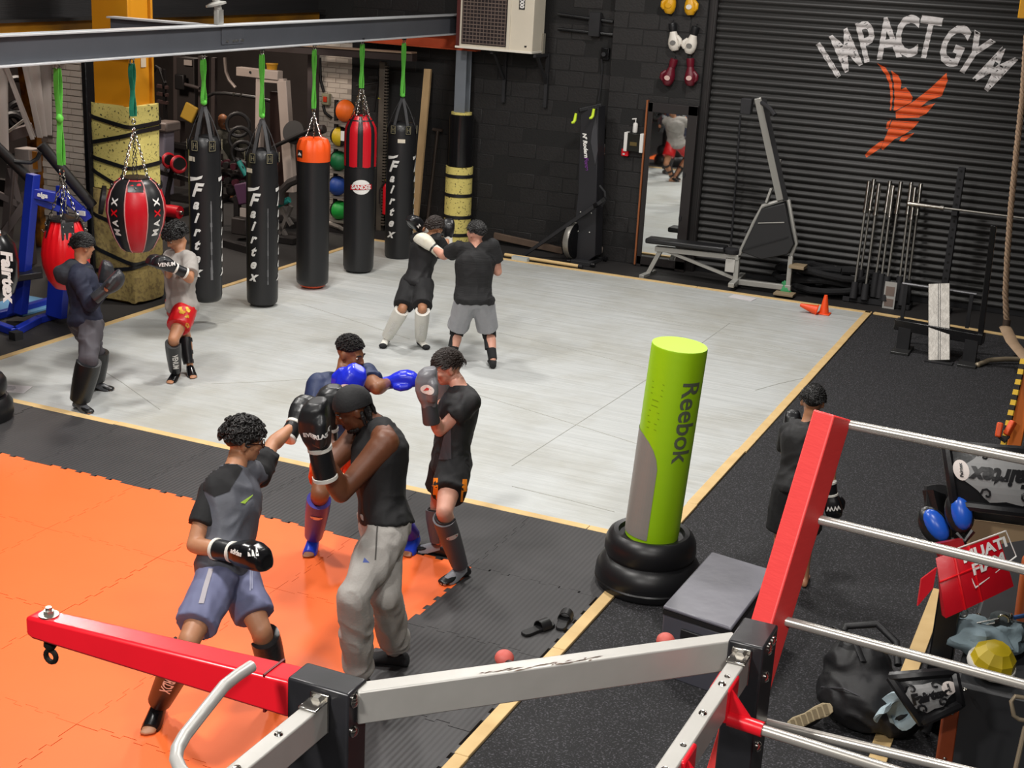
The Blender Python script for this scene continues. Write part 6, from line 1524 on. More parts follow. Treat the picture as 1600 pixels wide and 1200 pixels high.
# silver beam between the posts
a_, b_ = V((P1[1]-.01, 2.612, ZT-.052)), V((P2[0]+.01, 3.34, ZT-.052))
sb2 = part(lambda b: b.bar(a_, b_, .05, .088), 'silver_beam', alu, rig, bevel=.004)
def rust(b):
    x, y, d = frame(b_-a_)
    for i in range(26):
        u = random.uniform(.30, .62); c = a_.lerp(b_, u)+y*.0447+x*random.uniform(-.024, -.010); L = random.uniform(.004, .022)
        b._add([c-d*L-x*.002, c-d*L*.3-x*.003, c+d*L+x*.001, c+d*L*.2+x*.003], [(0, 1, 2, 3)])
part(rust, 'scratches', mat('rust_scratch', '5a4634', .8), sb2, ang=0)
# silver rails that run towards the camera
for (p0, yend, x) in (((P1[0]+.095, 2.562), .4, -1.56), ((P2[0]+.040, 3.292), .6, -.735)):
    c0 = V((p0[0], p0[1], ZT-.075)); c1 = V((p0[0]-.03, yend, ZT-.075))
    rl = part(lambda b: b.bar(c0, c1, .045, .085), 'silver_rail', alu, rig, bevel=.004)
    br = part(lambda b: (b.bar(c0+V((0, -.006, -.04)), c0+V((0, -.006, .062)), .052, .008, up=(0, -1, 0)), b.bar(c0+V((0, -.01, .046)), c0+V((0, -.065, .046)), .05, .006)), 'end_bracket', chrome, rig, bevel=.004)
    part(lambda b: b.cyl(c0+V((0, -.01, .047)), c0+V((0, -.026, .047)), .014, n=6), 'hex_bolt', steel, br)
    for yy in (.18, .34, .62): part(lambda b: b.lathe([(.011, 0), (.008, .005), (.001, .006)], (c0.x-.003*yy*10/3, c0.y-yy, c0.z+.0425), (0, 0, 1), n=10), 'bolt', chrome, rl)
# tapering red arm for a bag
ra0, ra1 = V((P1[0]+.004, 2.605, ZT-.062)), G(50, 972, ZT-.05)
def arm(b):
    rings = []
    for t, w_, h_ in ((0, .085, .100), (.9, .062, .066), (.97, .060, .062), (1., .048, .050)):
        c = ra0.lerp(ra1, t); rings.append([c+V((0, w_/2*sx, h_/2*sz)) for sx, sz in ((-1, -1), (1, -1), (1, 1), (-1, 1))])
    b.loft(rings)
ra = part(arm, 'red_arm', red_paint, rig, bevel=.008)
part(lambda b: b.box(ra0+V((-.07, 0, .0)), (.006, .09, .104)), 'weld_band', mat('weld_dark', '5a0c10', .5), ra)
wp = ra0.lerp(ra1, .93)+V((0, 0, .0325))
part(lambda b: b.lathe([(.026, 0), (.026, .004), (.012, .0045)], wp, n=20), 'washer', steel, ra)
part(lambda b: (b.cyl(wp, wp+V((0, 0, .024)), .0085, n=10), b.cyl(wp+V((0, 0, .004)), wp+V((0, 0, .015)), .014, n=6)), 'bolt', steel, ra)
part(lambda b: (b.lathe([(.016, 0), (.018, -.02), (.012, -.03)], wp-V((0, 0, .066)), n=14), b.torus(wp-V((0, 0, .118)), .017, .007, (0, 1, 0), 14, 8)), 'hook', mat('hook_dark', '2a2724', .4, .6), ra)
# bent pull handle
hz = 2.56; pts = [G(393, 1041, hz), G(370, 1056, hz), G(350, 1072, hz), G(318, 1112, hz), G(288, 1150, hz), G(277, 1170, hz-.005), G(275, 1186, hz-.01), G(283, 1204, hz-.02), G(310, 1235, hz-.03), G(360, 1290, hz-.05)]
hd = part(lambda b: b.tube(pts, .0148, 16), 'pull_handle', mat('handle_silver', 'c2c1bd', .32, .5), rig)
# leaning ladder of polished rungs with red side members
up0, up1 = dep(1148, 1160, 4.02), dep(1301, 648, 3.98)
fac = (CAM-(up0+up1)/2).normalized(); dd_ = (up1-up0).normalized()
lo = up0-dd_*1.6
part(lambda b: b.bar(lo, up1, .070, .10, up=fac-V((.55, 0, 0))), 'red_upright', red_worn, rig, bevel=.005)
rung_m = mat('rung_steel', 'b5b1aa', .28, .55)
rl_ = [(1318, 662, 1600, 718), (1274, 810, 1600, 890), (1222, 968, 1600, 1070), (1178, 1125, 1490, 1200)]
ends = []
for lx, ly, rx, ry in rl_:
    a = dep(lx-14, ly-3, 4.02); yy = a.y-.06; e = onY(rx, ry, yy); d = (e-a).normalized(); e2 = a+d*1.05; ends.append(e2)
    part(lambda b: b.cyl(a, e2, .0142, n=18), 'rung', rung_m, rig)
part(lambda b: b.bar(ends[0]+(ends[0]-ends[3]).normalized()*.1, ends[3]-(ends[0]-ends[3]).normalized()*1.7, .07, .10), 'red_upright', red_worn, rig, bevel=.005)
# red clamp brackets on the right rail
for yy in (.155, .52):
    c = V((P2[0]+.040-.001, 3.292-yy, ZT-.075))
    bk = part(lambda b: b.box(c+V((0, 0, -.006)), (.053, .095, .094)), 'clamp_bracket', red_paint, rig, bevel=.006)
    part(lambda b: b.lathe([(.009, 0), (.007, .004), (.001, .005)], c+V((0, .02, .041)), n=10), 'bolt', chrome, bk)
    part(lambda b: b._add([c+V((.026, -.03, .035)), c+V((.026, -.03, -.04)), c+V((.095, -.03, -.045)), c+V((.026, -.022, .035)), c+V((.026, -.022, -.04)), c+V((.095, -.022, -.045))], [(0, 1, 2), (5, 4, 3), (0, 3, 4, 1), (1, 4, 5, 2), (2, 5, 3, 0)]), 'gusset', red_paint, bk)
    part(lambda b: b.cyl(c+V((.026, -.026, -.045)), c+V((.115, -.03, -.05)), .020, n=14), 'socket', red_paint, bk)
    part(lambda b: b.cyl(c+V((.10, -.03, -.05)), c+V((1.1, -.08, -.07)), .0142, n=18), 'rung', rung_m, bk)
# red rubber balls on short pegs behind the silver beam
for px, py in ((788, 1028), (1040, 1001)):
    c = dep(px, py, 3.72 if px < 900 else 3.86)
    pg = part(lambda b: b.ell(c, (.026, .026, .022), n=16, m=10), 'grip_ball', mat('ball_red', 'b5534a', .6), rig)
    u = min(1, max(0, (c-a_).dot(b_-a_)/(b_-a_).length_squared)); q = a_.lerp(b_, u)
    part(lambda b: b.cyl(c-V((0, 0, .01)), q+V((0, .02, 0)), .010, n=10), 'peg', dark_steel, pg)
# ================================================================== FLOOR ITEMS NEAR THE RIG
def plyo():
    h = .46; A, B_, C_ = G(1112, 863, h), G(1037, 947, h), G(1143, 982, h); D_ = A+(C_-B_); D_ = V((D_.x, D_.y, h))
    t = thing('plyo_box', ((A+C_)/2).xy.to_3d(), 'grey vinyl soft plyometric box beside the green standing bag', 'box')
    vin = mat('box_vinyl', '6c6b75', .36, var=.3, vscale=4, c2='4a4950', bump=.25, bscale=5); vd = mat('box_black', '1a1a1c', .5)
    q = [A, B_, C_, D_]; low = [V((p.x, p.y, .0)) for p in q]; hi = [V((p.x, p.y, h-.05)) for p in q]
    body_ = part(lambda b: b.hexa([low[1], low[2], low[3], low[0], hi[1], hi[2], hi[3], hi[0]]), 'body', mat('box_side', '4c4c55', .45, bump=.2, bscale=6), t, bevel=.012)
    c = (A+C_)/2
    part(lambda b: b.hexa([V((p.x, p.y, h-.05))+(p-c)*.008 for p in (B_, C_, D_, A)]+[V((p.x, p.y, h-.02))+(p-c)*.008 for p in (B_, C_, D_, A)]), 'velcro_band', vd, t)
    part(lambda b: b.hexa([V((p.x, p.y, h-.02))+(p-c)*.012 for p in (B_, C_, D_, A)]+[V((p.x, p.y, h+.005))+(p-c)*.012 for p in (B_, C_, D_, A)]), 'lid', vin, t, bevel=.010)
    m = (B_+C_)/2; n = V(((C_-B_).y, -(C_-B_).x, 0)).normalized(); u = (C_-B_).normalized()
    if n.dot(CAM-m) < 0: n = -n
    part(lambda b: b.bar(V((m.x, m.y, h-.13))-u*.09+n*.012, V((m.x, m.y, h-.13))+u*.09+n*.012, .02, .06), 'handle', vd, t, bevel=.006)
plyo()
def slide(px, py, rot, label):
    c = G(px, py); c.z = .021; t = thing('slide_sandal', c, label, 'sandal', 'black slides')
    d = V((math.cos(rot), math.sin(rot), 0)); w_ = V((-d.y, d.x, 0)); k = 1.
    ol = [(-.13, 0), (-.125, .024), (-.10, .034), (-.03, .032), (.04, .042), (.09, .046), (.125, .032), (.135, 0), (.125, -.03), (.09, -.042), (.04, -.038), (-.03, -.030), (-.10, -.034), (-.125, -.024)]
    part(lambda b: b.prism(ol, c, d, w_, .022), 'sole', mat('slide_black', '141415', .55), t, bevel=.004)
    def st(b):
        rows = []
        for x in (.005, .03, .06, .085):
            rows.append([c+d*x+w_*(.047*math.cos(a))+V((0, 0, .012+.055*math.sin(a))) for a in [math.pi*i/10 for i in range(11)]]+[c+d*x+w_*(.041*math.cos(a))+V((0, 0, .012+.049*math.sin(a))) for a in [math.pi*i/10 for i in range(10, -1, -1)]])
        b.loft(rows)
    part(st, 'strap', mat('slide_strap', '1b1b1c', .45), t)
slide(840, 990, 1.15, 'black slide sandal on black tiles, farther from the pine strip'); slide(881, 977, 1.75, 'black slide sandal on black tiles, nearer the pine strip')
# ================================================================== BOXING RING CORNER AND PADS, LOWER RIGHT
apron = mat('apron_black', '1a1b1e', .55, var=.3, vscale=3, c2='26282c', bump=.15, bscale=6)
rp = thing('ring_platform', (1.2, 9.0, 0), 'black canvas covered boxing ring platform in the lower right corner', 'ring')
part(lambda b: b.box((1.95, 9.5, .25), (4.8, 4.4, .5)), 'platform', apron, rp, bevel=.03)
def skirt(b):
    rows = []
    for z, o in ((.49, 0), (.3, .02), (.12, .05), (.01, .07)):
        rows.append([V((-.46+.12*i, 7.29-o-.02*math.sin(i*1.3)*(1-z*1.6), z)) for i in range(30)])
    vs = [p for r in rows for p in r]; b._add(vs, [(r*30+i, r*30+i+1, r*30+31+i, r*30+30+i) for r in range(3) for i in range(29)])
part(skirt, 'apron_skirt', apron, rp, ang=60)
for px, py in ((1529, 960), (1521, 987), (1563, 906), (1545, 930), (1507, 1077)): part(lambda b: b.torus(G(px, py, .503), .011, .004, (0, 0, 1), 12, 6), 'grommet', chrome, rp)
RPX, RPY = -.56, 7.72
rpost = thing('ring_post', (RPX, RPY, 0), 'black steel ring corner post carrying the hung pads', 'post')
part(lambda b: b.box((RPX, RPY, .72), (.13, .13, 1.44)), 'post', black_gloss, rpost, bevel=.01)
part(lambda b: b.box((RPX, RPY, .015), (.2, .2, .03)), 'base_plate', black_matt, rpost)
for z in (.7, 1.0, 1.3): part(lambda b: b.torus((RPX+.08, RPY+.06, z), .025, .007, (1, -1, 0), 12, 6), 'eye_bolt', steel, rpost)
tb = thing('turnbuckle', G(1530, 975, .62), 'steel turnbuckle and chain stretched from the ring post', 'turnbuckle')
q0, q1, q2 = dep(1500, 982, 8.0), dep(1526, 977, 8.0), dep(1560, 970, 8.0)
chain(tb, q0-(q1-q0)*.3, q1, .012, 6)
part(lambda b: (b.bar(q1+V((0, 0, .012)), q2+V((0, 0, .012)), .008, .008), b.bar(q1-V((0, 0, .012)), q2-V((0, 0, .012)), .008, .008), b.cyl(q1, q1+(q2-q1)*.2, .012, n=8), b.cyl(q2-(q2-q1)*.2, q2, .012, n=8)), 'body', chrome, tb)
part(lambda b: (b.torus(q2+(q2-q1).normalized()*.03, .028, .008, (0, 1, 0), 14, 6), b.torus(q2+(q2-q1).normalized()*.07, .024, .008, (1, .3, 0), 14, 6)), 'shackle', chrome, tb)
part(lambda b: b.tube([q2+(q2-q1).normalized()*.09, q2+(q2-q1).normalized()*.5], .012, 8), 'rope', mat('rope_blue', '2a5a9a', .6), tb)
cp = thing('corner_pad', dep(1598, 960, 8.0), 'orange padded cushion on ring corner at the right edge', 'cushion')
part(lambda b: b.bar(dep(1594, 1000, 8.1), dep(1612, 868, 8.1), .09, .16), 'cushion', mat('pad_orange', 'c8622a', .5, bump=.1, bscale=12), cp, bevel=.03, segs=4)
part(lambda b: b.bar(dep(1592, 1006, 8.1), dep(1597, 972, 8.08), .10, .17), 'cushion_end', mat('pad_tan', 'b09a80', .6), cp, bevel=.02)
hz_ = thing('hazard_post', dep(1596, 690, 10.5), 'orange post with yellow and black hazard tape at right edge', 'post')
q0, q1 = dep(1578, 704, 10.5), dep(1612, 560, 10.5)
part(lambda b: b.bar(V((q0.x, q0.y, 0)), q1, .10, .10), 'post', mat('post_orange', 'd8701c', .5), hz_, bevel=.006)
tpx = (q1-q0).normalized()
ylw, blk_ = mat('tape_yellow', 'cfa830', .5), mat('tape_black', '17150f', .5)
for i in range(18):
    c = q0.lerp(q1, i/18.)+V((-.052, -.052, 0)); part(lambda b: b.bar(c, c+tpx*((q1-q0).length/18), .05, .012, up=(-.6, -.8, 0)), 'tape_stripe', ylw if i % 2 else blk_, hz_)
og = thing('hand_grips', dep(1570, 672, 10.42), 'pair of orange foam grips hooked on the hazard post', 'grips')
for p0, p1 in (((1563, 660), (1559, 683)), ((1584, 658), (1572, 680))):
    part(lambda b: b.bar(dep(*p0, 10.42), dep(*p1, 10.42), .045, .05), 'grip', mat('grip_orange', 'e2541e', .5), og, bevel=.012, segs=3)
part(lambda b: b.tube([dep(1561, 683, 10.42), dep(1570, 690, 10.42), dep(1576, 683, 10.42), dep(1574, 668, 10.42)], .012, 8), 'cord', black_matt, og)
def shell(b, f, nu, nv, th):     # sheet f(u,v) with thickness th
    top = [[f(i/nu, j/nv) for j in range(nv+1)] for i in range(nu+1)]; vs = []; fs = []
    nr0 = lambda i, j: ((top[min(i+1, nu)][j]-top[max(i-1, 0)][j]).cross(top[i][min(j+1, nv)]-top[i][max(j-1, 0)])).normalized()
    fl = 1 if nr0(nu//2, nv//2).dot(CAM-top[nu//2][nv//2]) > 0 else -1
    nrm = lambda i, j: nr0(i, j)*fl
    W_ = nv+1; N0 = (nu+1)*W_
    vs = [top[i][j] for i in range(nu+1) for j in range(W_)]+[top[i][j]-nrm(i, j)*th for i in range(nu+1) for j in range(W_)]
    for i in range(nu):
        for j in range(nv):
            a = i*W_+j; fs += [(a, a+1, a+W_+1, a+W_), (N0+a+W_, N0+a+W_+1, N0+a+1, N0+a)]
    for i in range(nu): fs += [(i*W_, (i+1)*W_, N0+(i+1)*W_, N0+i*W_), (i*W_+nv, N0+i*W_+nv, N0+(i+1)*W_+nv, (i+1)*W_+nv)]
    for j in range(nv): fs += [(j, N0+j, N0+j+1, j+1), (nu*W_+j, nu*W_+j+1, N0+nu*W_+j+1, N0+nu*W_+j)]
    b._add(vs, fs)
def belly_pad(quad, t0, bow, label, flip=False, disc=(.12, .45), art=(.6, .5), asz=.17, txt_flip=False):
    """curved body protector: quad of sight lines TL,TR,BR,BL at depth t0, bowed towards the viewer"""
    c4 = [dep(*p, t0) for p in quad]
    def f(u, v, bw=bow):
        p = (c4[0]*(1-u)+c4[1]*u)*(1-v)+(c4[3]*(1-u)+c4[2]*u)*v; n = (CAM-p).normalized(); return p+n*bw*math.sin(math.pi*u)**.8+n*.04*math.sin(math.pi*v)
    t = thing('body_protector', sum(c4, V())/4, label, 'body protector')
    part(lambda b: shell(b, f, 16, 8, .07), 'shell', black_leather, t, bevel=0)
    eu = (c4[1]-c4[0]).length; ev = (c4[3]-c4[0]).length
    def sf(u0, v0, lift):
        def g(x, y):
            u, v = u0+x/eu, v0-y/ev; p = f(max(0, min(1, u)), max(0, min(1, v))); return p+(CAM-p).normalized()*lift
        return g
    part(lambda b: b.tube([f(0, 0)]+[f(i/16, 0) for i in range(1, 17)]+[f(1, i/8) for i in range(1, 9)]+[f(1-i/16, 1) for i in range(1, 17)]+[f(0, 1-i/8) for i in range(1, 9)], .028, 8), 'rim', black_vinyl, t)
    cl_ = mat('emblem_grey', '8f8f8f', .5)
    em = [[(asz*1.15*math.cos(a)*(1+.12*math.cos(4*a)), asz*.72*math.sin(a)*(1+.1*math.cos(6*a))) for a in [2*math.pi*i/28 for i in range(28)]]]
    part(lambda b: mapped(poly2(em, (.03, .03)), sf(art[0], art[1], .012), '', None, None, b), 'emblem', cl_, t, ang=0)
    fl = -1 if txt_flip else 1
    g3 = sf(art[0], art[1], .018)
    part(lambda b: mapped(letters('Fairtex', asz*.62, .006, .35, (.03, .03)), lambda x, y: g3(fl*x, fl*y), '', None, None, b), 'lettering', black_vinyl, t, ang=0)
    def curls(b):
        for sx in (-1, 1):
            for sy in (-1, 1):
                pts = [g3(sx*asz*.55+sx*(.035-.004*i)*math.cos(i*.8), sy*asz*.5+(.035-.004*i)*math.sin(i*.8)) for i in range(8)]; b.tube(pts, .006, 5)
    part(curls, 'scrollwork', black_vinyl, t)
    g4 = sf(*disc, .014); dk = part(lambda b: mapped(oval(.045, .055), g4, '', None, None, b), 'round_badge', badge_w, t, ang=0)
    g5 = sf(*disc, .019); part(lambda b: mapped(letters('Fairtex', .026, .001), lambda x, y: g5(fl*y, x), '', None, None, b), 'badge_print', black_vinyl, dk, ang=0)
    return t
belly_pad([(1478, 696), (1690, 712), (1680, 810), (1492, 788)], 7.35, .10, 'black body protector with script emblem hung upside down near right edge', disc=(.09, .40), art=(.43, .45), asz=.20, txt_flip=True)
belly_pad([(1392, 1058), (1490, 1050), (1500, 1100), (1440, 1128)], 7.15, .05, 'black body protector with script emblem hanging over the black backpack', disc=(.86, .45), art=(.42, .55), asz=.13)
def bw_shield():
    t = thing('kick_pad', dep(1530, 800, 7.6), 'black and tan curved pad behind the hung body protector', 'pad')
    f = lambda u, v: dep(1458+150*u+10*v, 776-30*(u-.3)**2*4+ (40+58*u)*v, 7.62+.10*math.cos(math.pi*(u-.5)))
    part(lambda b: shell(b, f, 12, 6, .08), 'shell', black_leather, t)
    f2 = lambda u, v: dep(1520+110*u-6*v, 812+14*u+(46-32*u)*v, 7.60)
    part(lambda b: shell(b, f2, 8, 4, .05), 'tan_lining', mat('lining_tan', 'a08868', .6), t)
    f3 = lambda u, v: dep(1448+62*u, 760+22*u-30*math.sin(math.pi*u)*.4+(44)*v, 7.66)
    part(lambda b: shell(b, f3, 8, 5, .05), 'side_flap', black_cloth, t)
bw_shield()
def mitt(px, py, t0, m1, label, rot):
    c = dep(px, py, t0); t = thing('focus_mitt', c, label, 'focus mitt', 'focus mitts by the ring post')
    n = (CAM-c).normalized(); x, y, _ = frame(n); a = math.radians(rot); ux = x*math.cos(a)+y*math.sin(a); uy = -x*math.sin(a)+y*math.cos(a); M3 = Matrix((ux, uy, n)).transposed()
    part(lambda b: b.ell(c, (.075, .115, .045), M3, 18, 10), 'body', black_leather, t)
    part(lambda b: b.ell(c+n*.02+ux*.01, (.055, .095, .045), M3, 18, 10), 'target_face', m1, t)
    part(lambda b: b.tube([c-uy*.10-ux*.03, c-uy*.15, c-uy*.10+ux*.05], .018, 8), 'wrist_strap', black_leather, t)
blm = mat('mitt_blue', '1f56c0', .3)
mitt(1499, 801, 7.35, blm, 'black focus mitt with glossy blue face below body protector, right one', 18)
mitt(1460, 822, 7.45, blm, 'black focus mitt with blue edge below body protector, left one', 40)
def redshield():
    t = thing('thigh_pad', dep(1510, 900, 7.2), 'red panelled vinyl pad with white print hanging on the ring post', 'pad')
    TL, TR, BR, BL = dep(1462, 872, 7.2), dep(1560, 836, 7.3), dep(1584, 916, 7.3), dep(1478, 966, 7.15)
    up = lambda u, v: ((TL*(1-u)+TR*u)*(1-v)+(BL*(1-u)+BR*u)*v)+(CAM-TL).normalized()*(.05*math.sin(math.pi*u)+.03*math.sin(math.pi*v))
    part(lambda b: shell(b, up, 14, 10, .06), 'pad', red_vinyl, t)
    n = (CAM-TL).normalized()
    for u in (.28, .52): part(lambda b: b.tube([up(u, j/8)+n*.004 for j in range(9)], .006, 5), 'quilt_seam', red_bright, t)
    for v in (.4,): part(lambda b: b.tube([up(j/8*.62, v)+n*.004 for j in range(9)], .006, 5), 'quilt_seam', red_bright, t)
    part(lambda b: shell(b, lambda u, v: dep(1440+24*u-6*v, 905-18*u+42*v-10*u*v, 7.17), 4, 4, .02), 'strap_tab', red_vinyl, t)
    f2 = lambda u, v: dep(1462+8*v+42*u, 850-8*u+24*v, 7.28); part(lambda b: shell(b, f2, 6, 4, .05), 'upper_flap', mat('red_dark', '8c0c18', .4), t)
    eu = (TR-TL).length; ev = (BL-TL).length
    g = lambda x, y: up(.74+x/eu, .30-y/ev)+n*.010
    part(lambda b: mapped(letters('MUATI\nFIAM', .10, .004, 0, (.04, .04), 1), lambda x, y: g(x*.9, y*.8), '', None, None, b), 'lettering', white_print, t, ang=0)
    part(lambda b: b.tube([g(*q) for q in ((-.15, .10), (.15, .10), (.16, -.06), (-.10, -.13), (-.15, .10))], .004, 5), 'print_frame', white_print, t)
redshield()
def heap(name, fn, label, cat): t = thing(name, fn[0], label, cat); return t
# backpack
def backpack():
    c = G(1352, 1132); c.z = 0; t = thing('backpack', c, 'open black backpack lying on the crumb floor by ring post', 'bag')
    bc = mat('bag_nylon', '141416', .6, var=.4, vscale=8, c2='222226', bump=.35, bscale=16)
    def f(b):
        b.ell(c+V((0, 0, .17)), (.30, .24, .19), n=20, m=12); b.ell(c+V((-.10, .10, .30)), (.20, .18, .17), n=18, m=10); b.ell(c+V((.16, -.02, .16)), (.16, .20, .16), n=16, m=10)
    cloth(f, 'body', bc, t, .014, 3, .022, 7., (1, 1, 1), 31)
    part(lambda b: b.tube([c+V((-.24, .16, .36)), c+V((-.22, .26, .46)), c+V((-.05, .30, .50)), c+V((.08, .24, .44)), c+V((.12, .12, .36))], .022, 10), 'mouth_rim', bc, t)
    part(lambda b: b.tube([c+V((-.20, .20, .45)), c+V((-.26, .12, .50)), c+V((-.14, .05, .50)), c+V((-.05, -.06, .42))], .024, 8, flat=.4), 'shoulder_strap', bc, t)
    part(lambda b: b.tube([c+V((-.26, -.10, .22)), c+V((-.12, -.20, .30)), c+V((.06, -.20, .26)), c+V((.20, -.18, .14))], .006, 6), 'zip', mat('zip_grey', '4a4a4e', .4, .4), t)
    part(lambda b: b.tube([c+V((.30, .1, .35)), c+V((.36, 0, .25)), c+V((.34, -.1, .1))], .03, 8, flat=.3), 'side_strap', bc, t)
backpack()
tw = dep(1403, 1108, 7.84); tt = thing('towel', tw, 'pale blue towel tucked into the backpack', 'towel')
def towel(b):
    shell(b, lambda u, v: tw+_r*((u-.5)*.22+.03*math.sin(v*6))-V((0, 0, 1))*((v-.5)*.15-.05*math.sin(u*7))-_f*(.05*math.sin(u*5+v*3)+.04), 12, 10, .012)
part(towel, 'cloth', mat('towel_blue', 'a9bcc4', .85, bump=.3, bscale=60), tt)
def shoe_sole():
    c = G(1266, 1120, .09); t = thing('trainer_shoe', V((c.x, c.y, 0)), 'trainer lying on its side showing a tan treaded sole', 'shoe')
    n = (CAM-c).normalized(); x, y, _ = frame(n); a = math.radians(215); ux = (x*math.cos(a)+y*math.sin(a)); uy = -x*math.sin(a)+y*math.cos(a)
    if ux.dot(_r) < 0: ux = -ux; uy = -uy
    ol = [(-.14, 0), (-.13, .03), (-.09, .04), (-.02, .033), (.05, .042), (.10, .04), (.135, .02), (.14, 0), (.13, -.03), (.09, -.04), (.02, -.03), (-.06, -.034), (-.12, -.03)]
    part(lambda b: b.prism(ol, c, ux, uy, .025), 'sole', mat('sole_tan', 'a89878', .7), t, bevel=.004)
    for i in range(7): part(lambda b: b.bar(c+ux*(-.11+.034*i)-uy*.028+ux.cross(uy)*.028, c+ux*(-.10+.034*i)+uy*.028+ux.cross(uy)*.028, .022, .012, up=n), 'tread', mat('tread_tan', '7c6e54', .8), t)
    part(lambda b: b.ell(c-n*.04-ux*.02, (.12, .05, .05), Matrix((ux, uy, n)).transposed(), 14, 8), 'upper', black_cloth, t)
shoe_sole()
def jumper():
    c = dep(1538, 1013, 8.0); c.z = .52; t = thing('jumper', c, 'crumpled pale grey-blue jumper on the ring platform', 'clothing')
    part(lambda b: (crumple(b, c+V((-.06, 0, .07)), .17, .15, .10, .5, 2, 22, 14), crumple(b, c+V((.10, .10, .07)), .12, .12, .09, .5, 5, 20, 12)), 'cloth', mat('jumper_blue', '7f929a', .85, bump=.3, bscale=40), t)
    part(lambda b: crumple(b, c+V((.10, .14, .11)), .15, .10, .07, .5, 9, 20, 12), 'hood', mat('jumper_dark', '3e4648', .85), t)
jumper()
def yguard():
    c = dep(1548, 1048, 7.75); c.z = .58; t = thing('head_guard', c, 'yellow head guard lying at the platform edge', 'head guard')
    yy = mat('guard_yellow', 'c9b020', .4)
    part(lambda b: b.lathe([(.10, -.05), (.125, 0), (.115, .06), (.07, .11), (.01, .125)], c, (.2, -.2, 1), n=10), 'shell', yy, t, ang=25)
    part(lambda b: b.lathe([(.128, -.03), (.134, -.02), (.134, .0), (.128, .01)], c, (.2, -.2, 1), n=20), 'white_band', white_soft, t)
    c2 = G(1520, 1188, .05); t2 = thing('yellow_glove', c2, 'bright yellow cloth tip at the bottom edge', 'cloth')
    part(lambda b: crumple(b, c2+V((0, 0, .03)), .05, .05, .09, .6, 4), 'cloth', mat('cloth_lemon', 'd8cc30', .6), t2)
yguard()
lp3 = thing('leather_pad', G(1475, 1165, .3), 'worn orange-brown leather strap pad below the second body protector', 'pad')
part(lambda b: b.bar(dep(1474, 1195, 7.3), dep(1486, 1108, 7.3), .085, .03, up=-_f), 'pad', mat('leather_orange', '8a3c1a', .5, var=.4, vscale=8), lp3, bevel=.008)
part(lambda b: [b.ell(dep(px, py, 7.27), (.008, .008, .008), n=8, m=6) for px, py in ((1488, 1115), (1476, 1185))], 'rivets', steel, lp3)
mh = thing('metal_handle', dep(1592, 1120, 7.0), 'bent steel handle against the ring skirt at right edge', 'handle')
part(lambda b: b.tube([dep(1612, 1092, 6.9), dep(1586, 1088, 6.9), dep(1580, 1096, 6.9), dep(1584, 1118, 6.9), dep(1592, 1124, 6.9), dep(1614, 1128, 6.9)], .011, 10), 'tube', mat('tan_metal', ''), mh)
part(lambda b: b.tube([dep(1602, 1135, 6.9), dep(1586, 1205, 6.9)], .012, 8), 'leg', mat('tan_metal', ''), mh)
# ================================================================== NEIGHBOURING GYM BAY, LEFT BACKGROUND
bay_grey = mat('bay_grey', '6d6260', .5, var=.3, vscale=4); bay_dark = mat('bay_dark', '2b2523', .6); bay_black = mat('bay_black', '1a1717', .5)
pale_frame = mat('pale_frame', 'b0a096', .55, var=.25, vscale=4)
def plane(px, py): r = G(px, py); return lambda x, y, k=0.: PL(x, y, r, k)
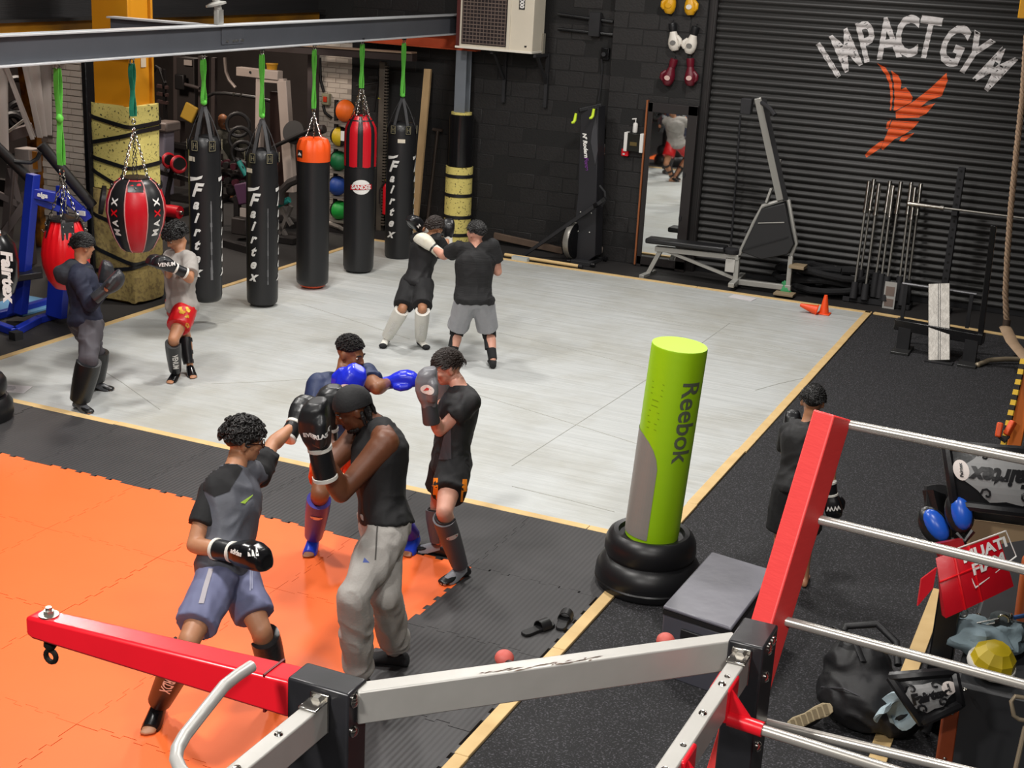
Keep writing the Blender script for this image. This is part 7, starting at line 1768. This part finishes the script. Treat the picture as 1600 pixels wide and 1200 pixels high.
# blue lever machine
def bluemachine():
    r = G(60, 505); r.z = 0; P = lambda x, y, k=0.: PL(x, y, r, k)
    t = thing('lever_machine', r, 'blue framed plate-loaded lever machine behind the red teardrop bag', 'exercise machine')
    B = lambda nm, a, b, w, m, h=None: part(lambda q: q.bar(a, b, w, h or w), nm, m, t, bevel=.008)
    B('upright', P(32, 490), P(52, 272), .11, blue_paint); B('cross_member', P(46, 300), P(86, 308), .11, blue_paint)
    B('brace', P(50, 312), P(96, 328, .1), .07, blue_paint); B('rear_upright', P(96, 290, .25), P(100, 400, .25), .09, blue_paint); B('arm', P(92, 298, .1), P(136, 338, .1), .10, blue_paint)
    B('arm_end', P(126, 338, .1), P(137, 330, .1), .14, blue_paint)
    B('seat_post', P(88, 495), P(92, 440), .22, blue_paint, .10)
    part(lambda q: q._add([P(10, 492, .1), P(40, 484, .1), P(32, 430, .1), P(24, 432, .1), P(10, 492, .2), P(40, 484, .2), P(32, 430, .2), P(24, 432, .2)], [(0, 1, 2, 3), (7, 6, 5, 4), (0, 4, 5, 1), (1, 5, 6, 2), (2, 6, 7, 3), (3, 7, 4, 0)]), 'gusset', blue_paint, t)
    g = [G(-20, 508), G(24, 524), G(60, 505), G(100, 493)]
    for q in g: q.z = .04
    part(lambda q: [q.bar(g[i], g[i+1], .09, .08) for i in range(3)], 'base_frame', blue_paint, t, bevel=.01)
    g2 = [G(-20, 497, .04), G(80, 470, .04)]; part(lambda q: q.bar(g2[0], g2[1], .09, .08), 'base_rail', blue_paint, t, bevel=.01)
    part(lambda q: q.bar(G(20, 523, .04), G(30, 526, .04), .10, .09), 'end_cap', black_matt, t)
    B('seat', P(16, 432, -.05), P(66, 425, -.05), .30, black_vinyl, .07)
    part(lambda q: q.cyl(P(-8, 226, .1), P(47, 280, .1), .055, n=14), 'lever_tube', bay_black, t); part(lambda q: q.cyl(P(64, 226, .2), P(145, 322, .2), .060, n=14), 'lever_tube', bay_black, t)
    part(lambda q: q.tube([P(22, 252, .05), P(48, 254, .05), P(58, 248, .05), P(63, 238, .05)], .022, 8), 'grip', dark_steel, t)
    part(lambda q: mapped(letters('alga', .07, .003, .2), on_plane(P(66, 305, -.07), P(84, 308.5, -.07)-P(48, 301, -.07), P(66, 296, -.07)-P(66, 306, -.07), -.004), '', None, None, q), 'lettering', white_print, t, ang=0)
    part(lambda q: q.box(P(127, 333, .02), (.10, .02, .05)), 'sticker', white_print, t)
    for k in range(2): part(lambda q: q.cyl(P(157, 312, .15-.06*k), P(163, 313, .15-.06*k), .16-.05*k, n=24), 'weight_plate', bay_black, t)
bluemachine()
bm2 = thing('blue_floor_mat', G(30, 478), 'light blue mat lying on the floor under the lever machine', 'mat'); c_ = G(22, 476); c_.z = .012
part(lambda b: b.box(c_, (.9, .7, .02)), 'mat', mat('mat_blue', '5a8fb8', .7), bm2)
# grey frames behind it
def greyframes():
    r = G(20, 420); r.z = 0; P = lambda x, y, k=0.: PL(x, y, r, k)
    t = thing('cable_machine', r, 'grey timber and steel frame of a cable machine at far left', 'exercise machine')
    for a, b, w in (((5, 440), (20, 258), .12), ((-10, 300), (36, 322), .10), ((0, 372), (38, 318), .13), ((50, 440), (42, 300), .12), ((16, 262), (34, 330), .10), ((-5, 218), (52, 200), .16), ((15, 460), (14, 368), .08)):
        part(lambda q: q.bar(P(*a, .3), P(*b, .3), w, w*.8), 'frame_bar', bay_grey, t, bevel=.006)
    part(lambda q: q.box(P(44, 250, .4), (.24, .22, .30)), 'head_box', mat('box_pale', 'a89e98', .5), t, bevel=.01)
    part(lambda q: q.box(P(52, 250, .28), (.12, .02, .22)), 'orange_label', mat('label_amber', 'b0701c', .6), t)
    part(lambda q: q.box(P(-2, 300, .6), (.5, .1, .35)), 'weight_shroud', bay_dark, t)
    part(lambda q: q.cyl(P(13, 206, .2), P(38, 187, .2), .018, n=8), 'white_tube', mat('tube_white', 'd8d4cc', .4), t)
greyframes()
ap = thing('amber_post', onX(48, 200, -12.6), 'amber steel post with black marks behind the plastic sheet', 'column')
q0, q1 = onX(56, 215, -13.4), onX(38, 110, -13.4)
part(lambda b: b.bar(V((q0.x, q0.y, 0)), q0, .16, .16), 'lower_post', mat('amber_marks', 'b8741a', .6, var=1., vscale=9, c2='2a1c10'), ap)
part(lambda b: b.bar(q0, q1+V((0, 0, .6)), .18, .16), 'post', MATS['amber_marks'], ap)
wm_ = thing('dark_wheels', onX(28, 160, -12.9), 'dark tangle of machine wheels behind the plastic sheet', 'machine part')
for px, py, rr in ((26, 150, .22), (30, 180, .16), (18, 196, .14)): part(lambda b: b.torus(onX(px, py, -13.9), rr*1.05, .05, (1, -.5, 0), 20, 8), 'wheel', bay_black, wm_)
# hanging plastic sheets
def sheet_mat():
    m = mat('plastic_sheet', 'c4b8b0', .4); nt = m.node_tree; b = nt.nodes['Principled BSDF']; b.inputs['Transmission Weight'].default_value = .25; b.inputs['Alpha'].default_value = .86; return m
sm_ = sheet_mat()
def sheet(poly_top, poly_bot, x, label, folds=5, amp=.07):
    t = thing('plastic_sheet', onX(*poly_bot[0], x), label, 'plastic sheet')
    def f(u, v):
        tp = onX(poly_top[0][0]*(1-u)+poly_top[1][0]*u, poly_top[0][1]*(1-u)+poly_top[1][1]*u, x); bt = onX(poly_bot[0][0]*(1-u)+poly_bot[1][0]*u, poly_bot[0][1]*(1-u)+poly_bot[1][1]*u, x)
        return tp.lerp(bt, v)+V((amp*math.sin(u*folds*math.pi)*(.4+.6*v), 0, 0))
    part(lambda b: shell(b, f, 24, 8, .006), 'film', sm_, t)
    return t
sheet(((32, 92), (82, 92)), ((58, 215), (76, 210)), -11.95, 'crumpled translucent plastic sheet hanging by the white brick pier')
sheet(((-30, 92), (14, 92)), ((-10, 232), (10, 235)), -11.95, 'translucent plastic sheet hanging at the left picture edge', 3)
sheet(((2, 95), (10, 95)), ((48, 218), (56, 214)), -11.9, 'narrow twisted strip of plastic sheet hanging diagonally', 2, .03)
# ---- through the opening right of the amber column
YB = 17.6
def bay(name, px, py, y, label, cat): return thing(name, onY(px, py, y), label, cat)
def BP(y): return lambda px, py, k=0.: onY(px, py, y+k)
def pedestal():
    P = BP(16.4); t = bay('console_column', 258, 290, 16.4, 'grey plastic cardio machine column beside the padded column', 'exercise machine')
    part(lambda b: b.bar(P(258, 305), P(258, 200), .16, .24), 'column', mat('plastic_grey', '77707a', .45), t, bevel=.03, segs=3)
    part(lambda b: b.bar(P(246, 196), P(272, 198), .34, .14), 'console', mat('plastic_brown', '6a5e58', .5), t, bevel=.03)
    part(lambda b: b.box(P(258, 330), (.5, .8, .14)), 'base', bay_black, t, bevel=.02)
pedestal()
def redplates():
    P = BP(15.9); t = bay('dumbbell_stand', 272, 280, 15.9, 'angled stand with two red-rimmed dumbbells beside the amber column', 'dumbbell stand')
    for px, py, r in ((264, 251, .085), (279, 257, .10)):
        d = thing('dumbbell', P(px, py), 'red-rimmed dumbbell on the angled stand, %s one' % ('smaller' if r < .09 else 'larger'), 'dumbbell', 'red dumbbells')
        part(lambda b: b.torus(P(px, py), r, .028, (.9, -.4, .2), 24, 8), 'red_rim', red_vinyl, d); part(lambda b: b.cyl(P(px, py)-V((.03, -.013, .0)), P(px, py)+V((.03, -.013, 0)), r, n=24), 'disc', bay_black, d)
        part(lambda b: b.cyl(P(px, py), P(px-8, py+22), .02, n=10), 'bar', steel, d)
    part(lambda b: (b.bar(P(248, 268), P(300, 282), .06, .06), b.bar(P(262, 300), P(270, 262), .05, .05)), 'frame', bay_black, t)
    part(lambda b: b.bar(P(262, 300), V((P(262, 300).x, 15.9, 0)), .05, .05), 'leg', bay_black, t)
    p2 = P(265, 331); rs_ = thing('red_bench_pad', p2, 'red padded roller just behind the round bag', 'pad'); part(lambda b: b.cyl(P(252, 327), P(281, 332), .09, n=18), 'roller', red_vinyl, rs_); part(lambda b: b.cyl(P(281, 332), P(285, 333), .03, n=10), 'axle', steel, rs_); part(lambda b: b.bar(P(266, 331), V((P(266, 331).x, 15.9, 0)), .06, .06), 'support', bay_black, rs_)
redplates()
def pulldown():
    P = BP(18.6); t = bay('pulldown_machine', 300, 270, 18.6, 'dark pulldown machine with yellow pad and long curved bar', 'exercise machine')
    for a, b, w in (((280, 290), (280, 84), .13), ((318, 290), (318, 88), .12), ((334, 280), (335, 90), .07)): part(lambda q: q.bar(P(*a), P(*b), w, w), 'upright', mat('bay_steel', '453c3a', .5), t)
    part(lambda q: q.box(P(296, 140), (.34, .2, 1.0)), 'weight_stack', bay_dark, t, bevel=.01)
    part(lambda q: q.box(P(294, 98, -.12), (.15, .02, .08)), 'label_plate', mat('plate_pale', 'a89c94', .5), t)
    yb_ = part(lambda q: q.bar(P(291, 188, -.3), P(301, 164, -.25), .24, .06, up=(0, -1, 0)), 'yellow_pad', mat('pad_yellow', 'b8912c', .6), t, bevel=.02)
    part(lambda q: q.box(P(282, 128, -.2), (.18, .08, .24)), 'head_pad', bay_black, t, bevel=.02); part(lambda q: q.cyl(P(282, 130, -.2), P(312, 138, -.2), .028, n=10), 'arm', mat('bay_steel', ''), t)
    part(lambda q: q.tube([P(323, 151, -.35), P(334, 146, -.35), P(352, 146, -.35), P(378, 149, -.35), P(404, 153, -.35), P(430, 160, -.35)], .026, 8), 'long_bar', bay_black, t)
    part(lambda q: [q.cyl(P(x, y, -.35), P(x+3, y, -.35), .034, n=10) for x, y in ((365, 148), (376, 149), (428, 160))], 'bar_collar', chrome, t)
    part(lambda q: q.tube([P(258, 130, .3), P(250, 108, .3), P(244, 104, .3), P(240, 112, .3)], .03, 8), 'hoop', bay_black, t)
    for y in (134, 146, 158): part(lambda q: q.bar(P(246, y, .3), P(262, y+3, .3), .05, .05), 'rung', mat('rung_brown', '4a3532', .6), t)
    part(lambda q: q.bar(P(259, 190, .3), P(256, 108, .3), .05, .05), 'side_post', bay_black, t)
    part(lambda q: q.tube([P(351, 90), P(353, 112), P(358, 125), P(368, 137)], .025, 8), 'bent_pipe', mat('pipe_pale', '9c8f88', .4, .3), t)
    part(lambda q: q.bar(P(275, 225), P(330, 235), .3, .1), 'bench', bay_black, t, bevel=.02)
    part(lambda q: q.box((P(290, 290).x, 18.6, .05), (1.2, .9, .08)), 'base', bay_black, t)
pulldown()
def whiteframe():
    P = BP(17.9); t = bay('smith_frame', 440, 290, 17.9, 'pale steel frame of a rack machine behind the black bags', 'exercise machine')
    part(lambda q: q.bar(P(373, 111), P(438, 118), .14, .13), 'top_box', pale_frame, t, bevel=.008)
    part(lambda q: q.cyl(P(391, 113, -.08), P(391, 113, -.06), .02, n=10), 'hole', bay_black, t)
    part(lambda q: q.bar(P(404, 300), P(407, 122), .10, .10), 'post', pale_frame, t, bevel=.006); part(lambda q: q.bar(P(455, 300), P(443, 126), .16, .12), 'post', pale_frame, t, bevel=.006)
    part(lambda q: q.bar(P(404, 124), P(446, 127), .10, .07), 'header', pale_frame, t, bevel=.006)
    part(lambda q: q.box((P(425, 220).x, 18.1, 1.1), (.30, .06, 1.7)), 'back_panel', mat('brown_panel', '2e1c18', .5), t)
    part(lambda q: q.box((P(430, 300).x, 17.95, .05), (.9, .5, .1)), 'base', bay_black, t)
    pb = P(425, 106, .1); y_ = thing('yellow_tub', pb, 'small yellow tub standing on the pale rack frame', 'tub'); part(lambda q: q.lathe([(.07, -.07), (.085, .05), (.09, .055), (.08, .06)], pb, n=16), 'tub', mat('tub_yellow', 'c08a1c', .5), y_); part(lambda q: q.lathe([(.092, .05), (.092, .065), (.01, .068)], pb, n=16), 'rim', mat('tub_yellow', ''), y_)
    p1, p2 = P(428, 229, -.25), P(489, 201, -.25)
    bb = thing('landmine_barbell', p1, 'barbell with black plate sloping behind the orange-topped bag', 'barbell'); part(lambda q: q.cyl(p1, p2, .03, n=12), 'shaft', bay_black, bb)
    part(lambda q: q.cyl(P(462, 208, -.1), P(458, 206, -.18), .17, n=28), 'plate', bay_black, bb); part(lambda q: q.lathe([(.06, 0), (.07, .02), (.06, .08), (.02, .09)], P(500, 203, -.25), (1, 0, .3), n=16), 'end_cap', bay_dark, bb); part(lambda q: q.bar(V((p1.x, p1.y, 0)), p1, .06, .06), 'floor_pivot', bay_black, bb)
whiteframe()
def dumbrack():
    P = BP(17.2); t = bay('dumbbell_rack', 365, 290, 17.2, 'low dark dumbbell rack seen between the two black bags', 'rack')
    part(lambda q: q.bar(P(342, 262), P(392, 270), .35, .04), 'shelf', bay_dark, t); part(lambda q: q.bar(P(342, 285), P(392, 293), .35, .04), 'shelf', bay_dark, t)
    for x in (344, 390): part(lambda q: q.bar(V((P(x, 262).x, 17.2, 0)), P(x, 240), .06, .06), 'post', bay_dark, t)
    for i, (px, py) in enumerate(((350, 255), (360, 257), (372, 259), (384, 262), (350, 279), (362, 281), (374, 284), (386, 286))):
        p = P(px, py, -.1); m = [mat('bell_maroon', '3e1420', .5), bay_black][i % 2]; d = thing('dumbbell', p, 'small %s dumbbell %s on the %s shelf of the low rack' % ('maroon' if i % 2 == 0 else 'black', ['leftmost', 'second from left', 'second from right', 'rightmost'][i % 4], 'upper' if i < 4 else 'lower'), 'dumbbell', 'dumbbells on the low rack')
        part(lambda q: q.cyl(p-V((0, .13, 0)), p-V((0, .07, 0)), .05, n=12), 'head', m, d); part(lambda q: q.cyl(p+V((0, .05, 0)), p+V((0, .11, 0)), .05, n=12), 'head', m, d); part(lambda q: q.cyl(p-V((0, .08, 0)), p+V((0, .06, 0)), .016, n=8), 'handle', steel, d)
    tl = thing('teal_handle', P(378, 258), 'teal foam handle sticking up over the dumbbell rack', 'handle'); part(lambda q: q.cyl(P(373, 252, -.2), P(385, 274, -.2), .04, n=12), 'foam_grip', mat('teal_foam', '1f7a72', .6), tl); part(lambda q: q.cyl(P(371, 249, -.2), P(373, 252, -.2), .045, n=12), 'cap', bay_black, tl)
    for i in range(3): part(lambda q: q.torus(P(372+i*4, 195+i*22, .4), .17, .03, (.4, -1, 0), 20, 8), 'hoop', bay_black, t)
    p = P(384, 330, -.6); t2 = thing('leg_press_seat', V((p.x, p.y, 0)), 'dark machine seat with purple pad between the black bags', 'exercise machine')
    part(lambda q: q.bar(P(372, 304, -.6), P(392, 300, -.6), .12, .3), 'pad', mat('pad_purple', '4a2a44', .6), t2, bevel=.02); part(lambda q: q.bar(P(371, 365, -.6), P(371, 306, -.6), .08, .08), 'post', bay_black, t2); part(lambda q: q.box(P(382, 352, -.6), (.26, .3, .24)), 'housing', bay_dark, t2, bevel=.02)
    part(lambda q: q.box(P(381, 332, -.78), (.12, .02, .12)), 'label', mat('plate_pale', ''), t2)
    part(lambda q: q.bar(G(345, 378, .05), G(395, 392, .05), .1, .1), 'base_rail', bay_black, t2)
    t3 = thing('bench_frame', G(450, 385), 'grey A-shaped bench legs with green handle behind the orange bag', 'bench')
    for a, b in (((437, 322), (456, 352)), ((437, 350), (455, 385)), ((455, 322), (437, 368))): part(lambda q: q.bar(onY(*a, 16.9), onY(*b, 16.9), .06, .05), 'strut', mat('strut_grey', '6a6460', .4, .3), t3)
    part(lambda q: q.cyl(onY(434, 320, 16.8), onY(452, 312, 16.8), .045, n=12), 'handle', mat('teal_foam', ''), t3); q_ = onY(446, 390, 16.9); part(lambda q: q.box((q_.x, q_.y, .05), (.5, .4, .08)), 'foot', bay_black, t3)
    part(lambda q: q.tube([onY(437, 318, 16.7), onY(440, 298, 16.7), onY(452, 286, 16.7), onY(466, 280, 16.7)], .06, 8), 'roller_arm', bay_dark, t3)
dumbrack()
# medicine balls on a ladder rack
def balls():
    yb = 18.12; P = BP(yb); t = thing('ball_rack', onY(520, 395, yb), 'steel rack holding medicine balls behind striped bag', 'rack')
    cols = [(539, 173, 17.5, 'f06a1a', 'orange medicine ball on the top of the ball rack'), (531, 213, 15.5, 'c8a81c', 'black and yellow medicine ball second from the top of rack'), (529, 251, 15.5, '116a3a', 'dark green medicine ball in the middle of the ball rack'), (527, 290, 15.5, '1a3f8c', 'blue medicine ball fourth from the top of rack'), (530, 328, 15, '1c9a3a', 'bright green medicine ball at the bottom of rack')]
    for i, (px, py, rp_, c, lab) in enumerate(cols):
        p = P(px, py); r = rp_/ppm(p); b_ = thing('medicine_ball', p-V((0, 0, r)), lab, 'medicine ball', 'medicine balls'); m = mat('ball_'+c, c, .5)
        a0 = TOCAM(p)
        for k in range(6):
            am = a0+.6+k*math.pi/3
            def f(q):
                rows = [[p+V((math.cos(am+(j/4-.5)*math.pi/3)*math.cos(e)*r, math.sin(am+(j/4-.5)*math.pi/3)*math.cos(e)*r, math.sin(e)*r)) for j in range(5)] for e in [-math.pi/2+math.pi*s/10 for s in range(11)]]
                q._add([v for ro in rows for v in ro], [(a*5+j, a*5+j+1, a*5+6+j, a*5+5+j) for a in range(10) for j in range(4)])
            part(f, 'panel', bay_black if (k % 3 == 1 or (i == 1 and k % 2 == 0)) else m, b_)
        if i == 1: part(lambda q: q.bar(p+(CAM-p).normalized()*(r*.93)+V((.05, 0, .08)), p+(CAM-p).normalized()*(r*.93)+V((.05, 0, -.06)), .06, .02), 'label', white_print, b_)
        part(lambda q: q.box((p.x, yb, p.z-r-.012), (.36, .30, .02)), 'shelf', mat('shelf_steel', '8a837c', .4, .5), t)
    px_ = [P(514, 350).x, P(546, 350).x]
    for x in px_: part(lambda q: q.box((x, yb+.17, .95), (.05, .05, 1.9)), 'upright', bay_black, t)
    part(lambda q: q.tube([P(512, 348, -.2), P(530, 355, -.25), P(541, 362, -.2)], .035, 8), 'foot_tube', mat('shelf_steel', ''), t); part(lambda q: q.box((sum(px_)/2, yb, .03), (.5, .5, .05)), 'base', bay_black, t)
balls()
es = thing('isolator_switch', onY(509, 155, YW-.06), 'grey isolator with red switch on the white brickwork', 'switch')
part(lambda b: b.box(onY(510, 155, YW-.07), (.13, .08, .17)), 'box', mat('switch_grey', '8f8a70', .5), es, bevel=.01); part(lambda b: b.box(onY(508, 155, YW-.115), (.06, .02, .08)), 'switch', mat('switch_red', 'c8371c', .4), es)
part(lambda b: b.tube([onY(500, 90, YW-.05), onY(501, 125, YW-.05), onY(506, 143, YW-.05)], .022, 8), 'conduit', bay_black, es); part(lambda b: b.tube([onY(505, 165, YW-.05), onY(508, 176, YW-.05), onY(518, 184, YW-.06)], .022, 8), 'conduit', bay_black, es)
fe = thing('fire_extinguisher', onY(606, 345, 18.45), 'red fire extinguisher behind the farthest bags', 'fire extinguisher'); c_ = onY(605, 335, 18.4); zt_ = onY(606, 288, 18.4).z
part(lambda b: b.lathe([(.06, 0), (.075, .01), (.075, zt_-c_.z-.05), (.05, zt_-c_.z), (.025, zt_-c_.z+.02)], c_, n=18), 'cylinder', red_paint, fe); part(lambda b: (b.bar(V((c_.x-.05, c_.y, zt_+.05)), V((c_.x+.05, c_.y, zt_+.09)), .02, .03), b.cyl(V((c_.x, c_.y, zt_)), V((c_.x, c_.y, zt_+.06)), .018, n=8)), 'valve', mat('brass', 'b09a40', .4, .6), fe)
part(lambda b: b.tube([V((c_.x-.04, c_.y-.02, zt_+.06)), V((c_.x-.12, c_.y-.04, zt_-.1)), V((c_.x-.11, c_.y-.05, zt_-.3))], .012, 6), 'hose', bay_black, fe); part(lambda b: b.box((c_.x, c_.y+.09, c_.z+.15), (.12, .1, .05)), 'wall_bracket', bay_black, fe)
hb = thing('hanging_scraper', onY(585, 130, 18.5), 'black T-handled tool and yellow tag hanging by the steel upright', 'tool'); part(lambda b: (b.cyl(onY(557, 134, 18.5), onY(592, 129, 18.5), .015, n=8), b.bar(onY(584, 175, 18.5), onY(590, 130, 18.5), .03, .02), b.bar(onY(577, 121, 18.5), onY(592, 121, 18.5), .05, .04)), 'handle', bay_black, hb); part(lambda b: b.lathe([(.015, .1), (.02, .03), (.045, 0)], onY(595, 154, 18.45), n=12), 'yellow_tag', mat('tag_yellow', 'c8c21c', .5), hb)
# ---- seated man in the bay
def seated():
    y0 = 19.3; P = BP(y0); S = 1.76; k = S/1.75; J = Person(); J.S = S; J.k = k; J.hs = 1.0
    b0 = P(352, 196); sx = b0.x; sz = max(.42, b0.z-.15)
    J.pel = V((sx, y0, .58)); J.mid = V((sx, y0, 0)); face = hdir(J.mid, 35); J.hf = J.cf = face; J.hr = J.cr = face.cross(V((0, 0, 1)))
    hd = P(348, 159); J.neck = V((hd.x, y0, 0))+V((.06, .06, hd.z-.17)); J.neck = J.pel+(J.neck-J.pel).normalized()*.50
    J.head = J.neck+V((-.05, -.05, .16)); J.F = (face-V((0, 0, .6))).normalized(); J.R = J.F.cross(V((0, 0, 1))).normalized(); J.U = J.R.cross(J.F)
    J.hip = {'L': J.pel-J.hr*.09, 'R': J.pel+J.hr*.09}; J.kne = {s: J.hip[s]+face*.42+J.hr*(.12 if s == 'R' else -.12)-V((0, 0, .06)) for s in 'LR'}
    J.ank = {s: V((J.kne[s].x, J.kne[s].y, .085))+face*.05 for s in 'LR'}; J.toe = {s: J.ank[s]+face*.2 for s in 'LR'}
    J.sho = {s: J.neck+J.hr*(.185 if s == 'R' else -.185)-V((0, 0, .05)) for s in 'LR'}; J.elb = {s: J.sho[s]+face*.12+J.hr*(.06 if s == 'R' else -.06)-V((0, 0, .25)) for s in 'LR'}
    J.wri = {s: J.kne[s]-face*.06+V((0, 0, .09)) for s in 'LR'}
    sp = dict(id=10, S=S, skin='tan', vox=.013, toes=False); t = thing('person', J.mid, 'bald man in dark olive top sitting in the background bay', 'person'); body(t, J, sp); faceparts(t, J, sp)
    shirt(t, J, sp, mat('top_olive', '2c2a20', .8, var=.3, vscale=6), long=True, inf=.03, name='sweatshirt', seed=41); shorts(t, J, sp, bay_black, full=.92, inf=.02, name='trousers', seed=42)
    for s in 'LR':
        sock(t, J, s, bay_black, 'shoe')
        d = (J.wri[s]-J.elb[s]).normalized(); side = J.hr
        def hand(b):
            b.ell(J.wri[s]+d*.05, (.03, .03, .045), n=10, m=6)
            for i in range(4): b.tube([J.wri[s]+d*.07+side*(-.03+.02*i), J.wri[s]+d*.12+side*(-.032+.021*i)-V((0, 0, .02)), J.wri[s]+d*.14+side*(-.03+.02*i)-V((0, 0, .055))], [.0095, .009, .007], 6)
            b.tube([J.wri[s]+d*.02-side*.03, J.wri[s]+d*.06-side*.055, J.wri[s]+d*.09-side*.05-V((0, 0, .02))], [.011, .0105, .008], 6)
        cloth(hand, 'hand', SKIN['tan'], t, .007, 1, 0)
    bn = thing('workout_bench', (sx, y0, 0), 'dark flat bench under the seated man in the bay', 'bench')
    part(lambda b: b.box((sx, y0+.05, .40), (.9, .34, .09)), 'pad', bay_black, bn, bevel=.02); part(lambda b: b.box((sx-.3, y0+.05, .18), (.06, .3, .36)), 'leg', bay_grey, bn); part(lambda b: b.box((sx+.3, y0+.05, .18), (.06, .3, .36)), 'leg', bay_grey, bn)
seated()
bpy.data.scenes.remove(TMP)
